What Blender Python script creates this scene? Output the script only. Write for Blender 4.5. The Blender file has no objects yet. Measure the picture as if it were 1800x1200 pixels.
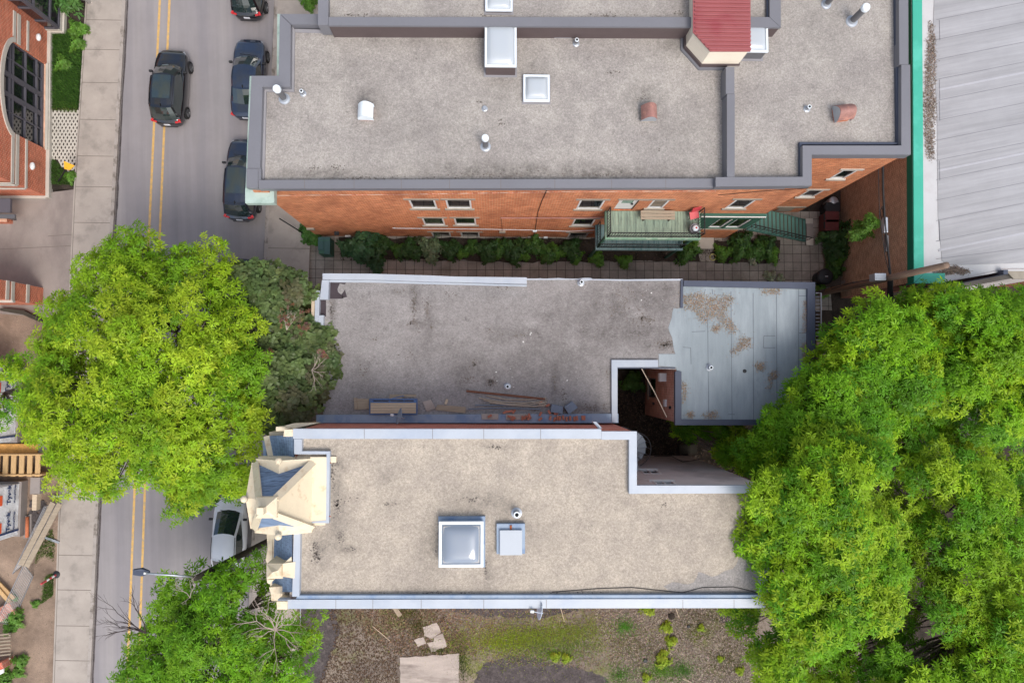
import bpy, bmesh, math, random
import numpy as np
from mathutils import Vector, Matrix
from mathutils.geometry import tessellate_polygon
D2R = math.radians
random.seed(7); rng = np.random.default_rng(7)
sc = bpy.context.scene; col = sc.collection
# ------------------------------------------------------------------ camera: a drone 39 m above the street, looking almost straight down
H = 39.0; F = 1200.0; NX, NY = 869.0, 660.0
_a, _b = (NX-900)/F, -(NY-600)/F
_k = 1/math.sqrt(1+_a*_a+_b*_b)
_rz = -_a*_k; _uz = -_b*_k
CR = Vector((math.sqrt(1-_rz*_rz), 0, _rz))
_ua = -_uz*_rz/CR.x
CU = Vector((_ua, math.sqrt(1-_ua*_ua-_uz*_uz), _uz))
CZ = CR.cross(CU); CD = -CZ
cam = bpy.data.objects.new('camera', bpy.data.cameras.new('camera')); col.objects.link(cam)
cam.matrix_world = Matrix(((CR.x,CU.x,CZ.x,0),(CR.y,CU.y,CZ.y,0),(CR.z,CU.z,CZ.z,H),(0,0,0,1)))
cam.data.sensor_width = 36; cam.data.lens = 24; cam.data.clip_end = 2000; sc.camera = cam
def ray(px, py): return CD + CR*((px-900)/F) + CU*((600-py)/F)
def P(px, py, z=0.0):
    d = ray(px, py); t = (z-H)/d.z
    return Vector((d.x*t, d.y*t, z))
def P2(px, py, z=0.0): v = P(px, py, z); return (v.x, v.y)
def PY(px, py, Y):                       # on the wall plane y = Y -> (x, z)
    d = ray(px, py); t = Y/d.y; return (d.x*t, H+d.z*t)
def PL(px, py, A, B):                    # on the vertical plane through A, B -> (u along AB, z)
    d = ray(px, py); ab = Vector((B[0]-A[0], B[1]-A[1])); L = ab.length; ab /= L; n = Vector((ab.y, -ab.x))
    t = (A[0]*n.x+A[1]*n.y)/(d.x*n.x+d.y*n.y)
    return ((d.x*t-A[0])*ab.x+(d.y*t-A[1])*ab.y, H+d.z*t)
# ------------------------------------------------------------------ objects, tags
def tag(o, label=None, cat=None, group=None, kind=None):
    if label: o['label'] = label
    if cat: o['category'] = cat
    if group: o['group'] = group
    if kind: o['kind'] = kind
    return o
def thing(name, label, cat, loc=(0,0,0), group=None, rz=0):
    o = bpy.data.objects.new(name, None); col.objects.link(o); o.empty_display_size = .3
    o.location = loc; o.rotation_euler = (0,0,rz)
    return tag(o, label, cat, group)
def wloc(o):
    v = Vector((0,0,0))
    while o: v += o.location; o = o.parent
    return v
kids = {}
def copy_tree(o, parent=None):
    c = o.copy(); col.objects.link(c)
    if parent: c.parent = parent; kids.setdefault(parent.name, []).append(c)
    for ch in list(kids.get(o.name, [])): copy_tree(ch, c)
    return c
class MB:
    def __init__(s): s.v = []; s.f = []
    def add(s, vs, fs):
        b = len(s.v); s.v += [tuple(v) for v in vs]; s.f += [tuple(i+b for i in f) for f in fs]; return s
    def quad(s, a, b, c, d): return s.add([a,b,c,d], [(0,1,2,3)])
    def box(s, x0, x1, y0, y1, z0, z1):
        x0,x1 = sorted((x0,x1)); y0,y1 = sorted((y0,y1)); z0,z1 = sorted((z0,z1))
        return s.add([(x0,y0,z0),(x1,y0,z0),(x1,y1,z0),(x0,y1,z0),(x0,y0,z1),(x1,y0,z1),(x1,y1,z1),(x0,y1,z1)],
                     [(0,3,2,1),(4,5,6,7),(0,1,5,4),(1,2,6,5),(2,3,7,6),(3,0,4,7)])
    def obox(s, c, size, M=None):        # box centred on c, turned by matrix M
        hx,hy,hz = [q/2 for q in size]; c = Vector(c)
        vs = []
        for z in (-hz,hz):
            for x,y in ((-hx,-hy),(hx,-hy),(hx,hy),(-hx,hy)):
                q = Vector((x,y,z)); vs.append(c+(M @ q if M else q))
        return s.add(vs, [(0,3,2,1),(4,5,6,7),(0,1,5,4),(1,2,6,5),(2,3,7,6),(3,0,4,7)])
    def prism(s, poly, z0, z1, top=True, bottom=True, sides=True):
        a = sum(poly[i-1][0]*poly[i][1]-poly[i][0]*poly[i-1][1] for i in range(len(poly)))
        if a < 0: poly = poly[::-1]
        n = len(poly); vs = [(x,y,z0) for x,y in poly]+[(x,y,z1) for x,y in poly]; fs = []
        if sides: fs += [(i,(i+1)%n,n+(i+1)%n,n+i) for i in range(n)]
        tris = tessellate_polygon([[Vector((x,y,0)) for x,y in poly]])
        for t in tris:
            p = [Vector(poly[i]) for i in t]; w = (p[1]-p[0]).x*(p[2]-p[0]).y-(p[1]-p[0]).y*(p[2]-p[0]).x
            t = t if w > 0 else t[::-1]
            if top: fs.append(tuple(i+n for i in t))
            if bottom: fs.append(tuple(t[::-1]))
        return s.add(vs, fs)
    def sheet(s, poly, z): return s.prism(poly, z, z, top=True, bottom=False, sides=False)
    def band(s, A, B, z0, z1, close=False):     # strip between two polylines
        n = len(A); m = n if close else n-1
        vs = []
        for (ax,ay),(bx,by) in zip(A,B): vs += [(ax,ay,z0),(bx,by,z0),(ax,ay,z1),(bx,by,z1)]
        fs = []
        for i in range(m):
            j = (i+1)%n; a,b,c,d = 4*i,4*i+1,4*i+2,4*i+3; e,f,g,h = 4*j,4*j+1,4*j+2,4*j+3
            fs += [(c,d,h,g),(a,e,f,b),(a,c,g,e),(b,f,h,d)]
        if not close: fs += [(0,1,3,2),(4*n-4,4*n-2,4*n-1,4*n-3)]
        return s.add(vs, fs)
    def tube(s, pts, r, n=8, cap=True):
        pts = [Vector(p) for p in pts]; m = len(pts); rs = r if isinstance(r,(list,tuple)) else [r]*m
        vs = []; 
        for i,p in enumerate(pts):
            d = (pts[min(i+1,m-1)]-pts[max(i-1,0)])
            if d.length < 1e-6: d = Vector((0,0,1))
            d.normalize(); a = Vector((0,0,1)) if abs(d.z) < .95 else Vector((1,0,0))
            u = d.cross(a).normalized(); w = d.cross(u)
            for k in range(n):
                t = 2*math.pi*k/n; vs.append(p+(u*math.cos(t)+w*math.sin(t))*rs[i])
        fs = [(i*n+k,i*n+(k+1)%n,(i+1)*n+(k+1)%n,(i+1)*n+k) for i in range(m-1) for k in range(n)]
        if cap: fs += [tuple(range(n))[::-1], tuple(range((m-1)*n,m*n))]
        return s.add(vs, fs)
    def lathe(s, c, prof, n=20):          # prof: (radius, z) from the bottom up
        cx,cy,cz = c; vs = [(cx+r*math.cos(2*math.pi*k/n), cy+r*math.sin(2*math.pi*k/n), cz+z) for r,z in prof for k in range(n)]
        m = len(prof)
        fs = [(i*n+k,i*n+(k+1)%n,(i+1)*n+(k+1)%n,(i+1)*n+k) for i in range(m-1) for k in range(n)]
        fs += [tuple(range(n))[::-1], tuple(range((m-1)*n,m*n))]
        return s.add(vs, fs)
    def build(s, name, mat, parent=None, smooth=False, origin=None, local=False, bevel=0):
        off = Vector((0,0,0))
        if parent is not None and not local: off = wloc(parent)
        if origin is not None: off = Vector(origin)
        me = bpy.data.meshes.new(name)
        me.from_pydata([(x-off.x,y-off.y,z-off.z) for x,y,z in s.v], [], s.f); me.validate()
        me.materials.append(mat)
        if smooth: me.polygons.foreach_set('use_smooth', [True]*len(me.polygons))
        o = bpy.data.objects.new(name, me); col.objects.link(o)
        if origin is not None: o.location = off
        if parent is not None: o.parent = parent; kids.setdefault(parent.name, []).append(o)
        if bevel:
            b = o.modifiers.new('bevel','BEVEL'); b.width = bevel; b.segments = 2; b.limit_method = 'ANGLE'
        return o
def inset(poly, d):                       # move every edge inwards by d
    a = sum(poly[i-1][0]*poly[i][1]-poly[i][0]*poly[i-1][1] for i in range(len(poly)))
    sgn = 1 if a > 0 else -1; n = len(poly); out = []
    for i in range(n):
        p0,p1,p2 = Vector(poly[i-1]),Vector(poly[i]),Vector(poly[(i+1)%n])
        e1 = (p1-p0).normalized(); e2 = (p2-p1).normalized()
        n1 = Vector((-e1.y,e1.x))*sgn; n2 = Vector((-e2.y,e2.x))*sgn
        k = 1+n1.dot(n2)
        q = p1+(n1+n2)*(d/k) if k > .05 else p1+n1*d
        out.append((q.x,q.y))
    return out
def wall(mb, p0, p1, z0, z1, openings=(), depth=.05):     # face to the right of p0->p1, with real holes and reveals
    p0 = Vector(p0[:2]); p1 = Vector(p1[:2]); L = (p1-p0).length; e = (p1-p0)/L; n = Vector((e.y,-e.x))
    def W(u,v,q=0): a = p0+e*u-n*q; return (a.x,a.y,v)
    us = sorted({0,L,*[o[0] for o in openings],*[o[1] for o in openings]}); vs = sorted({z0,z1,*[o[2] for o in openings],*[o[3] for o in openings]})
    for i in range(len(us)-1):
        for j in range(len(vs)-1):
            uc,vc = (us[i]+us[i+1])/2,(vs[j]+vs[j+1])/2
            if any(o[0]<uc<o[1] and o[2]<vc<o[3] for o in openings): continue
            mb.quad(W(us[i],vs[j]),W(us[i+1],vs[j]),W(us[i+1],vs[j+1]),W(us[i],vs[j+1]))
    for a,b,c,d in openings:
        for (u,v),(s,t) in (((a,c),(b,c)),((b,c),(b,d)),((b,d),(a,d)),((a,d),(a,c))):
            mb.quad(W(u,v),W(u,v,depth),W(s,t,depth),W(s,t))
    return W
def wmat(p0, p1):                          # frame of a wall: u along, n outwards, z up
    e = (Vector(p1[:2])-Vector(p0[:2])).normalized()
    return e, Vector((e.y,-e.x))
def wbox(mb, p0, p1, u0, u1, q0, q1, z0, z1):   # box in wall coordinates, q outwards
    e,n = wmat(p0,p1); a = Vector(p0[:2])
    pts = [a+e*u+n*q for u,q in ((u0,q0),(u1,q0),(u1,q1),(u0,q1))]
    mb.prism([(p.x,p.y) for p in pts], z0, z1); return mb
def window(parent, p0, p1, o, fm, gm, sm=None, lm=None, mull=0, depth=.05, fw=.07, sill=.16, trans=False):
    a,b,c,d = o; f = MB(); fr = -depth+.06
    for u0,u1,z0,z1 in ((a,a+fw,c,d),(b-fw,b,c,d),(a+fw,b-fw,c,c+fw),(a+fw,b-fw,d-fw,d)): wbox(f,p0,p1,u0,u1,-depth,fr,z0,z1)
    for k in range(mull):
        m = a+(b-a)*(k+1)/(mull+1); wbox(f,p0,p1,m-.025,m+.025,-depth,fr-.01,c+fw,d-fw)
    if trans: wbox(f,p0,p1,a+fw,b-fw,-depth,fr-.012,(c+d)/2-.025,(c+d)/2+.025)
    w = f.build('window', fm, parent)
    wbox(MB(),p0,p1,a+fw*.5,b-fw*.5,-depth-.02,-depth+.03,c+fw*.5,d-fw*.5).build('pane', gm, w)
    if sm: wbox(MB(),p0,p1,a-.12,b+.12,-depth,.07,c-sill,c-.003).build('sill', sm, w)
    if lm: wbox(MB(),p0,p1,a-.2,b+.2,-depth,.03,d+.003,d+.2).build('lintel', lm, w)
    return w
# ------------------------------------------------------------------ materials
def S(r, g, b):                            # sRGB 0-255 -> linear
    return tuple((c/255/12.92 if c/255 < .04045 else ((c/255+.055)/1.055)**2.4) for c in (r,g,b))
class NT:
    def __init__(s, name):
        s.m = bpy.data.materials.new(name); s.m.use_nodes = True; s.t = s.m.node_tree; s.t.nodes.clear()
        s.out = s.n('ShaderNodeOutputMaterial'); s.b = s.n('ShaderNodeBsdfPrincipled'); s.l(s.b.outputs[0], s.out.inputs[0])
        s.pos = s.n('ShaderNodeNewGeometry').outputs['Position']
    def n(s, t, **k):
        o = s.t.nodes.new(t)
        for a,b in k.items(): setattr(o, a, b)
        return o
    def l(s, a, b): s.t.links.new(a, b)
    def mapping(s, src, scale=(1,1,1), rz=0, loc=(0,0,0)):
        m = s.n('ShaderNodeMapping'); s.l(src, m.inputs[0]); m.inputs['Scale'].default_value = scale; m.inputs['Rotation'].default_value = (0,0,rz); m.inputs['Location'].default_value = loc
        return m.outputs[0]
    def noise(s, vec, scale, detail=4, rough=.6, lo=.3, hi=.7, to=(0,1)):
        q = s.n('ShaderNodeTexNoise'); s.l(vec, q.inputs['Vector']); q.inputs['Scale'].default_value = scale; q.inputs['Detail'].default_value = detail; q.inputs['Roughness'].default_value = rough
        return s.rng(q.outputs['Fac'], lo, hi, *to)
    def rng(s, v, lo, hi, a=0, b=1):
        r = s.n('ShaderNodeMapRange'); s.l(v, r.inputs[0])
        for i,x in enumerate((lo,hi,a,b)): r.inputs[i+1].default_value = x
        return r.outputs[0]
    def mix(s, fac, a, b, mode='MIX'):
        m = s.n('ShaderNodeMix', data_type='RGBA', blend_type=mode)
        for sock,val in ((m.inputs[0],fac),(m.inputs[6],a),(m.inputs[7],b)):
            if isinstance(val,(int,float)): sock.default_value = val
            elif isinstance(val,tuple): sock.default_value = (*val,1) if len(val)==3 else val
            else: s.l(val, sock)
        return m.outputs[2]
    def math(s, op, a, b=0.0):
        m = s.n('ShaderNodeMath', operation=op)
        for i,val in enumerate((a,b)):
            if isinstance(val,(int,float)): m.inputs[i].default_value = val
            else: s.l(val, m.inputs[i])
        return m.outputs[0]
    def vary(s, c, fac, amount):             # multiply a colour by 1 +- amount
        v = s.rng(fac, 0, 1, 1-amount, 1+amount); cc = s.n('ShaderNodeCombineColor')
        for i in range(3): s.l(v, cc.inputs[i])
        return s.mix(1.0, c, cc.outputs[0], 'MULTIPLY')
    def bump(s, h, strength=.3, dist=.02):
        b = s.n('ShaderNodeBump'); b.inputs['Strength'].default_value = strength; b.inputs['Distance'].default_value = dist
        s.l(h, b.inputs['Height']); s.l(b.outputs[0], s.b.inputs['Normal'])
    def done(s, c, rough=.8, metal=0, spec=.3, coat=0):
        if isinstance(c, tuple): s.b.inputs['Base Color'].default_value = (*c,1)
        else: s.l(c, s.b.inputs['Base Color'])
        s.b.inputs['Roughness'].default_value = rough; s.b.inputs['Metallic'].default_value = metal
        s.b.inputs['Specular IOR Level'].default_value = spec; s.b.inputs['Coat Weight'].default_value = coat
        s.b.inputs['Coat Roughness'].default_value = .03
        return s.m
def mat(name, c, var=.12, scale=2.0, fine=40, fvar=.06, rough=.8, metal=0, spec=.3, coat=0, c2=None, s2=.6, lo2=.5, hi2=.62, bump=0, st=(1,1,1)):
    t = NT(name); v = t.mapping(t.pos, st)
    x = t.vary(c, t.noise(v, scale), var)
    x = t.vary(x, t.noise(v, fine, 2), fvar)
    if c2: x = t.mix(t.noise(t.mapping(t.pos, st, 0, (7,3,1)), s2, 6, .65, lo2, hi2), x, c2)
    if bump: t.bump(t.noise(v, fine, 3), bump)
    return t.done(x, rough, metal, spec, coat)
def gravel(name, a, b, dark, speck=.35, blotch=(.5,.75), blots=(), zb=10.3):
    t = NT(name); v = t.pos
    x = t.mix(t.noise(v, .55, 6, .6, .35, .65), a, b)
    x = t.vary(x, t.noise(v, 2.6, 5, .7, .3, .7), .10)
    x = t.vary(x, t.noise(v, 12, 3, .8, .25, .75), speck*.6)
    vo = t.n('ShaderNodeTexVoronoi'); t.l(v, vo.inputs['Vector']); vo.inputs['Scale'].default_value = 19
    sp = t.n('ShaderNodeSeparateColor'); t.l(vo.outputs['Color'], sp.inputs[0]); x = t.vary(x, sp.outputs[0], .14)
    x = t.vary(x, t.noise(v, 45, 2, .8, .2, .8), speck)
    f = t.math('MULTIPLY', t.noise(v, .9, 7, .75, blotch[0]+.06, blotch[1]), t.noise(v, 7, 4, .8, .4, .62))
    x = t.mix(f, x, dark)
    nz = t.noise(v, 1.5, 7, .75, .3, .62); n2 = t.noise(v, 9, 4, .8, .25, .7)
    for bx,by,rx,ry,k in blots:          # worn, dirty and other darker places, each where it lies on the roof
        c = P(bx,by,zb); m = t.n('ShaderNodeVectorMath', operation='SUBTRACT'); t.l(v, m.inputs[0]); m.inputs[1].default_value = c
        s_ = t.n('ShaderNodeVectorMath', operation='MULTIPLY'); t.l(m.outputs[0], s_.inputs[0]); q = (H-zb)/F; s_.inputs[1].default_value = (1/(rx*q),1/(ry*q),0)
        l_ = t.n('ShaderNodeVectorMath', operation='LENGTH'); t.l(s_.outputs[0], l_.inputs[0])
        e_ = t.math('MULTIPLY', t.rng(l_.outputs['Value'], 1.25, .15, 0, min(1.2,k*1.25)), t.math('MULTIPLY', nz, n2)); x = t.mix(e_, x, dark)
    t.bump(t.noise(v, 40, 3, .8), .5, .02)
    return t.done(x, .95, 0, .15)
def brick(name, c1, c2, mortar, w=.25, h=.078, ms=.011, dirt=None, vertical=False, mix=.5):
    t = NT(name); sx = t.n('ShaderNodeSeparateXYZ'); t.l(t.pos, sx.inputs[0])
    u = t.math('ADD', sx.outputs[0], sx.outputs[1]); cx = t.n('ShaderNodeCombineXYZ')
    t.l(sx.outputs[2] if vertical else u, cx.inputs[0]); t.l(u if vertical else sx.outputs[2], cx.inputs[1])
    b = t.n('ShaderNodeTexBrick'); t.l(cx.outputs[0], b.inputs['Vector'])
    b.inputs['Color1'].default_value = (*c1,1); b.inputs['Color2'].default_value = (*c2,1); b.inputs['Mortar'].default_value = (*mortar,1)
    b.inputs['Scale'].default_value = 1; b.inputs['Mortar Size'].default_value = ms; b.inputs['Brick Width'].default_value = w; b.inputs['Row Height'].default_value = h; b.inputs['Bias'].default_value = mix-.5
    x = t.vary(b.outputs['Color'], t.noise(t.pos, 1.3, 6, .7), .16)
    x = t.vary(x, t.noise(t.mapping(cx.outputs[0], (2.6,9,1)), 1.0, 3, .7, .3, .7), .24)
    if dirt: x = t.mix(t.noise(t.mapping(t.pos,(1,1,.5)), .5, 7, .7, .47, .76), x, dirt)
    t.bump(t.rng(b.outputs['Fac'], 0, 1, 1, 0), .4, .01)
    return t.done(x, .85, 0, .2)
def flat(name, c, rough=.5, metal=0, spec=.4, coat=0): return NT(name).done(c, rough, metal, spec, coat)
def glass(name, c, rough=.04, spec=.8): return NT(name).done(c, rough, 0, spec, .6)
def foliage(name, trans=.35, rough=.45):
    t = NT(name); a = t.n('ShaderNodeVertexColor', layer_name='tint').outputs[0]
    t.done(a, rough, 0, .18)
    tr = t.n('ShaderNodeBsdfTranslucent'); t.l(t.mix(1.0, a, (1.15,1.1,.5), 'MULTIPLY'), tr.inputs[0])
    m = t.n('ShaderNodeMixShader'); m.inputs[0].default_value = trans
    t.l(t.b.outputs[0], m.inputs[1]); t.l(tr.outputs[0], m.inputs[2]); t.l(m.outputs[0], t.out.inputs[0])
    return t.m
M = {}
M['asphalt'] = None
# ------------------------------------------------------------------ the palette
def asphalt():
    t = NT('asphalt'); v = t.mapping(t.pos, (1,1,1), D2R(-2.6))
    x = t.mix(t.noise(t.mapping(v,(1,.06,1)), .9, 3, .5, .35, .65), S(147,142,142), S(133,129,132))
    x = t.vary(x, t.noise(t.mapping(v,(1,.03,1)), 3.2, 3, .6), .05)
    x = t.vary(x, t.noise(v, .5, 6, .7), .07)
    x = t.vary(x, t.noise(v, 60, 2, .8, .2, .8), .10)
    x = t.mix(t.noise(v, 1.6, 8, .75, .66, .78, (0,.45)), x, S(96,92,94))
    return t.done(x, .9, 0, .2)
M['asphalt'] = asphalt()
M['concrete'] = mat('concrete', S(163,154,146), .12, .8, 45, .07, .9, c2=S(124,118,112), s2=.9, lo2=.52, hi2=.8)
M['concrete_lot'] = mat('concrete_lot', S(146,136,130), .12, .6, 45, .07, .9, c2=S(122,112,108), s2=.5, lo2=.45, hi2=.7, st=(1,.6,1))
M['joint'] = flat('joint', S(112,103,96), .95)
M['kerb'] = mat('kerb', S(158,150,144), .12, 1.5, 40, .08, .9, c2=S(120,112,104), s2=1.5)
M['yellow'] = mat('yellow_paint', S(204,164,98), .12, 3, 50, .12, .8, c2=S(156,142,124), s2=5, lo2=.48, hi2=.72)
def paver():
    t = NT('paver'); b = t.n('ShaderNodeTexBrick'); t.l(t.mapping(t.pos,(1,1,1),0,(0,.06,0)), b.inputs['Vector'])
    b.offset = 0.0
    for k,v in (('Color1',S(140,133,126)),('Color2',S(156,149,140)),('Mortar',S(76,72,66))): b.inputs[k].default_value = (*v,1)
    for k,v in (('Scale',1),('Mortar Size',.014),('Brick Width',.51),('Row Height',.51)): b.inputs[k].default_value = v
    x = t.vary(b.outputs['Color'], t.noise(t.pos, 1.1, 6, .7), .22); x = t.vary(x, t.noise(t.pos, 25, 3), .12)
    x = t.mix(t.noise(t.pos, .6, 6, .7, .5, .75, (0,.6)), x, S(84,82,66))
    t.bump(t.rng(b.outputs['Fac'],0,1,1,0), .4, .01)
    return t.done(x, .9, 0, .2)
M['paver'] = paver()
M['earth'] = mat('earth', S(112,100,90), .2, .8, 22, .3, .98, c2=S(72,62,54), s2=.7, lo2=.45, hi2=.7, bump=.5)
M['dark_earth'] = mat('dark_earth', S(62,54,48), .25, 1.2, 18, .35, .98, c2=S(40,36,30), s2=1.0, bump=.5)
M['site_dirt'] = mat('site_dirt', S(146,126,110), .2, .6, 20, .18, .98, c2=S(108,92,80), s2=.7, lo2=.42, hi2=.72, bump=.4)
def yard():
    t = NT('yard_earth'); v = t.pos
    x = t.mix(t.noise(v, .35, 5, .6, .42, .62), S(118,108,100), S(142,130,118))
    x = t.mix(t.noise(t.mapping(v,(1,1,1),0,(13,5,0)), .3, 6, .7, .52, .66), x, S(112,118,58))
    x = t.vary(x, t.noise(v, 9, 4, .8, .3, .7), .28); x = t.vary(x, t.noise(v, 32, 3, .8, .25, .75), .35)
    x = t.mix(t.noise(v, 5, 5, .8, .56, .68, (0,.75)), x, S(66,52,42))
    t.bump(t.noise(v, 20, 4, .8), .6, .04)
    return t.done(x, .98, 0, .1)
M['yard'] = yard()
M['old_tar'] = mat('old_tar', S(78,72,72), .25, 2, 14, .35, .95, c2=S(112,104,100), s2=3, lo2=.55, hi2=.75, bump=.4)
M['old_slab'] = mat('old_slab', S(168,158,150), .15, 1.2, 30, .1, .9, c2=S(126,116,110), s2=1.4, lo2=.5, hi2=.72, st=(.4,1.6,1))
M['gravel_top'] = gravel('gravel_top', S(147,141,137), S(165,159,153), S(86,82,78), .34, (.56,.74), [(650,178,40,28,.8),(1132,172,40,30,.8),(850,302,190,22,.9),(1090,306,200,24,.9),(880,150,34,50,.6),(700,72,150,12,.5),(1200,250,70,90,.35),(600,130,90,60,.3),(560,305,90,14,.8),(760,230,120,60,.3),(1440,60,60,80,.35),(940,110,30,40,.5),(1180,75,60,26,.6),(1355,300,60,20,.5)], 10.3)
M['gravel_mid'] = gravel('gravel_mid', S(138,134,133), S(152,148,147), S(82,77,75), .24, (.52,.70), [(1080,560,190,60,.6),(960,640,130,36,.5),(1120,520,110,44,.6),(1100,585,90,16,.8),(730,530,12,50,.9),(727,570,26,10,.9),(755,560,14,50,.7),(863,672,18,14,1),(830,655,40,30,.6),(1172,606,22,12,1),(1040,718,50,14,.9),(975,675,10,40,.7),(585,548,8,40,.9),(640,660,20,30,.6),(700,512,40,10,.6),(905,590,60,14,.5),(1000,600,240,110,.3),(800,600,200,60,.2)], 6.9)
M['gravel_low'] = gravel('gravel_low', S(163,153,142), S(181,170,156), S(94,90,86), .32, (.56,.76), [(855,885,80,30,.75),(762,955,26,60,.7),(592,860,14,70,.9),(562,968,22,32,1),(600,940,30,40,.7),(612,965,30,10,.7),(1295,900,50,110,.45),(1260,1032,110,24,.85),(1320,990,40,70,.6),(858,1010,10,50,.7),(680,845,20,16,.5),(680,885,30,16,.5),(765,1040,70,10,.8),(590,815,30,14,.7),(870,786,40,10,.6),(920,930,60,40,.3)], 10.95)
M['stain'] = mat('stain', S(112,104,98), .3, 3, 25, .35, .9)
M['tar'] = mat('tar', S(66,58,62), .15, 2, 30, .1, .8)
M['coping_grey'] = mat('coping_grey', S(114,114,120), .10, .7, 30, .02, .45, .0, .4, st=(.3,.3,1))
M['flash_grey'] = mat('flash_grey', S(142,140,144), .08, 1, 30, .04, .6)
M['flash_brown'] = mat('flash_brown', S(92,80,80), .08, 1, 30, .04, .7)
M['coping_white'] = mat('coping_white', S(172,179,189), .06, .9, 30, .02, .4, .0, .5, c2=S(154,165,182), s2=.7, lo2=.5, hi2=.8)
M['coping_blue'] = mat('coping_blue', S(140,156,176), .1, .9, 30, .04, .5, 0, .4, c2=S(116,138,168), s2=1.2)
M['coping_dark'] = mat('coping_dark', S(74,80,96), .08, .9, 30, .03, .5)
M['copper'] = mat('copper_green', S(168,186,178), .08, 1.2, 30, .05, .6, c2=S(146,168,158), s2=1.4)
M['brick_orange'] = brick('brick_orange', S(172,76,40), S(216,124,76), S(202,158,124), ms=.017, dirt=S(140,84,62))
M['brick_red'] = brick('brick_red', S(190,96,76), S(204,120,98), S(202,166,152))
M['brick_old'] = brick('brick_old', S(178,110,90), S(206,150,130), S(206,188,176), ms=.016, dirt=S(146,108,96))
M['brick_brown'] = brick('brick_brown', S(172,138,112), S(138,104,84), S(196,172,150), .22, .075, .016)
M['brick_maroon'] = brick('brick_maroon', S(150,92,74), S(84,50,52), S(96,64,58), .42, .09, .006, vertical=True)
M['brick_school'] = brick('brick_school', S(184,84,56), S(196,98,66), S(206,164,140), .22, .085, .012)
M['stone'] = mat('stone', S(186,180,170), .08, 1.5, 40, .06, .8)
M['sill'] = mat('sill', S(150,142,130), .12, 3, 40, .08, .85)
M['white_frame'] = mat('white_frame', S(214,214,212), .04, 2, 30, .02, .5)
M['dark_frame'] = flat('dark_frame', S(86,84,92), .5)
M['pane'] = glass('pane', (.012,.014,.018))
M['pane_blue'] = glass('pane_blue', (.03,.04,.055))
M['stucco'] = mat('stucco', S(194,188,186), .07, .8, 50, .05, .9, c2=S(174,168,166), s2=.5)
M['membrane'] = None
def membrane():
    t = NT('membrane'); v = t.pos
    x = t.mix(t.noise(t.mapping(v,(1,.35,1)), .7, 5, .6, .38, .64), S(136,146,152), S(155,164,170))
    x = t.vary(x, t.noise(t.mapping(v,(2,.25,1)), 2.2, 5, .7), .09); x = t.vary(x, t.noise(v, 35, 2), .06)
    x = t.mix(t.noise(t.mapping(v,(1.6,.4,1)), 1.1, 7, .75, .6, .78, (0,.75)), x, S(100,106,112))
    return t.done(x, .75, 0, .3)
M['membrane'] = membrane()
M['litter'] = mat('litter', S(176,150,126), .25, 4, 30, .35, .95, c2=S(138,114,94), s2=5, bump=.5)
M['seam'] = flat('seam', S(96,102,112), .8)
def whroof():
    t = NT('warehouse_roof'); r = t.mapping(t.pos,(1,1,1),D2R(-11.5))
    x = t.mix(t.noise(t.mapping(r,(.05,1,1)), 1.6, 5, .7, .35, .65), S(144,144,147), S(162,162,166))
    x = t.vary(x, t.noise(t.mapping(r,(.03,1,1)), 7, 3, .7), .06); x = t.vary(x, t.noise(t.pos, .8, 6, .7), .05)
    return t.done(x, .6, 0, .3)
M['warehouse_roof'] = whroof()
M['warehouse_white'] = mat('warehouse_white', S(186,186,188), .05, .6, 40, .03, .6, c2=S(180,178,180), s2=.5)
M['debris'] = mat('debris', S(130,112,102), .25, 2, 20, .3, .98, c2=S(92,80,74), s2=3)
M['teal'] = mat('teal', S(64,168,146), .05, .8, 30, .03, .5, 0, .4, c2=S(82,182,162), s2=.4)
M['teal_dark'] = mat('teal_face', S(24,118,96), .05, .8, 30, .03, .5)
M['cream'] = mat('cream_metal', S(222,207,180), .06, 1.1, 25, .04, .5, 0, .35, c2=S(190,160,122), s2=1.9, lo2=.56, hi2=.76)
M['rust'] = mat('rust', S(150,82,48), .25, 6, 40, .2, .9)
def slate():
    t = NT('slate'); b = t.n('ShaderNodeTexBrick'); sx = t.n('ShaderNodeSeparateXYZ'); t.l(t.pos, sx.inputs[0]); cx = t.n('ShaderNodeCombineXYZ')
    t.l(sx.outputs[1], cx.inputs[0]); t.l(t.math('ADD',t.math('MULTIPLY',sx.outputs[2],1.0),t.math('MULTIPLY',sx.outputs[0],.4)), cx.inputs[1]); t.l(cx.outputs[0], b.inputs['Vector'])
    for k,v in (('Color1',S(112,132,160)),('Color2',S(120,142,172)),('Mortar',S(88,106,132))): b.inputs[k].default_value = (*v,1)
    for k,v in (('Scale',1),('Mortar Size',.012),('Brick Width',.28),('Row Height',.2)): b.inputs[k].default_value = v
    x = t.vary(b.outputs['Color'], t.noise(t.pos, 2.5, 6, .7), .2)
    return t.done(x, .7, 0, .3)
M['slate'] = slate()
M['acrylic'] = glass('acrylic', S(176,182,188), .08, .6)
M['acrylic_blue'] = glass('acrylic_blue', S(128,138,152), .05, .8)
M['hatch_white'] = mat('hatch_white', S(176,182,190), .03, 1, 30, .02, .4)
M['galv'] = mat('galvanised', S(176,182,190), .08, 3, 40, .05, .4, .5, .5)
M['galv_dark'] = mat('galvanised_dark', S(112,112,116), .1, 3, 40, .05, .5, .4, .5)
M['vent_white'] = mat('vent_white', S(222,230,236), .04, 3, 30, .03, .4)
M['vent_red'] = mat('vent_red', S(150,110,102), .18, 5, 30, .1, .55, c2=S(196,140,122), s2=4, lo2=.55, hi2=.75)
M['terracotta'] = mat('terracotta', S(190,112,78), .12, 4, 30, .1, .8)
M['hole'] = flat('hole', (.008,.008,.008), .9)
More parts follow.
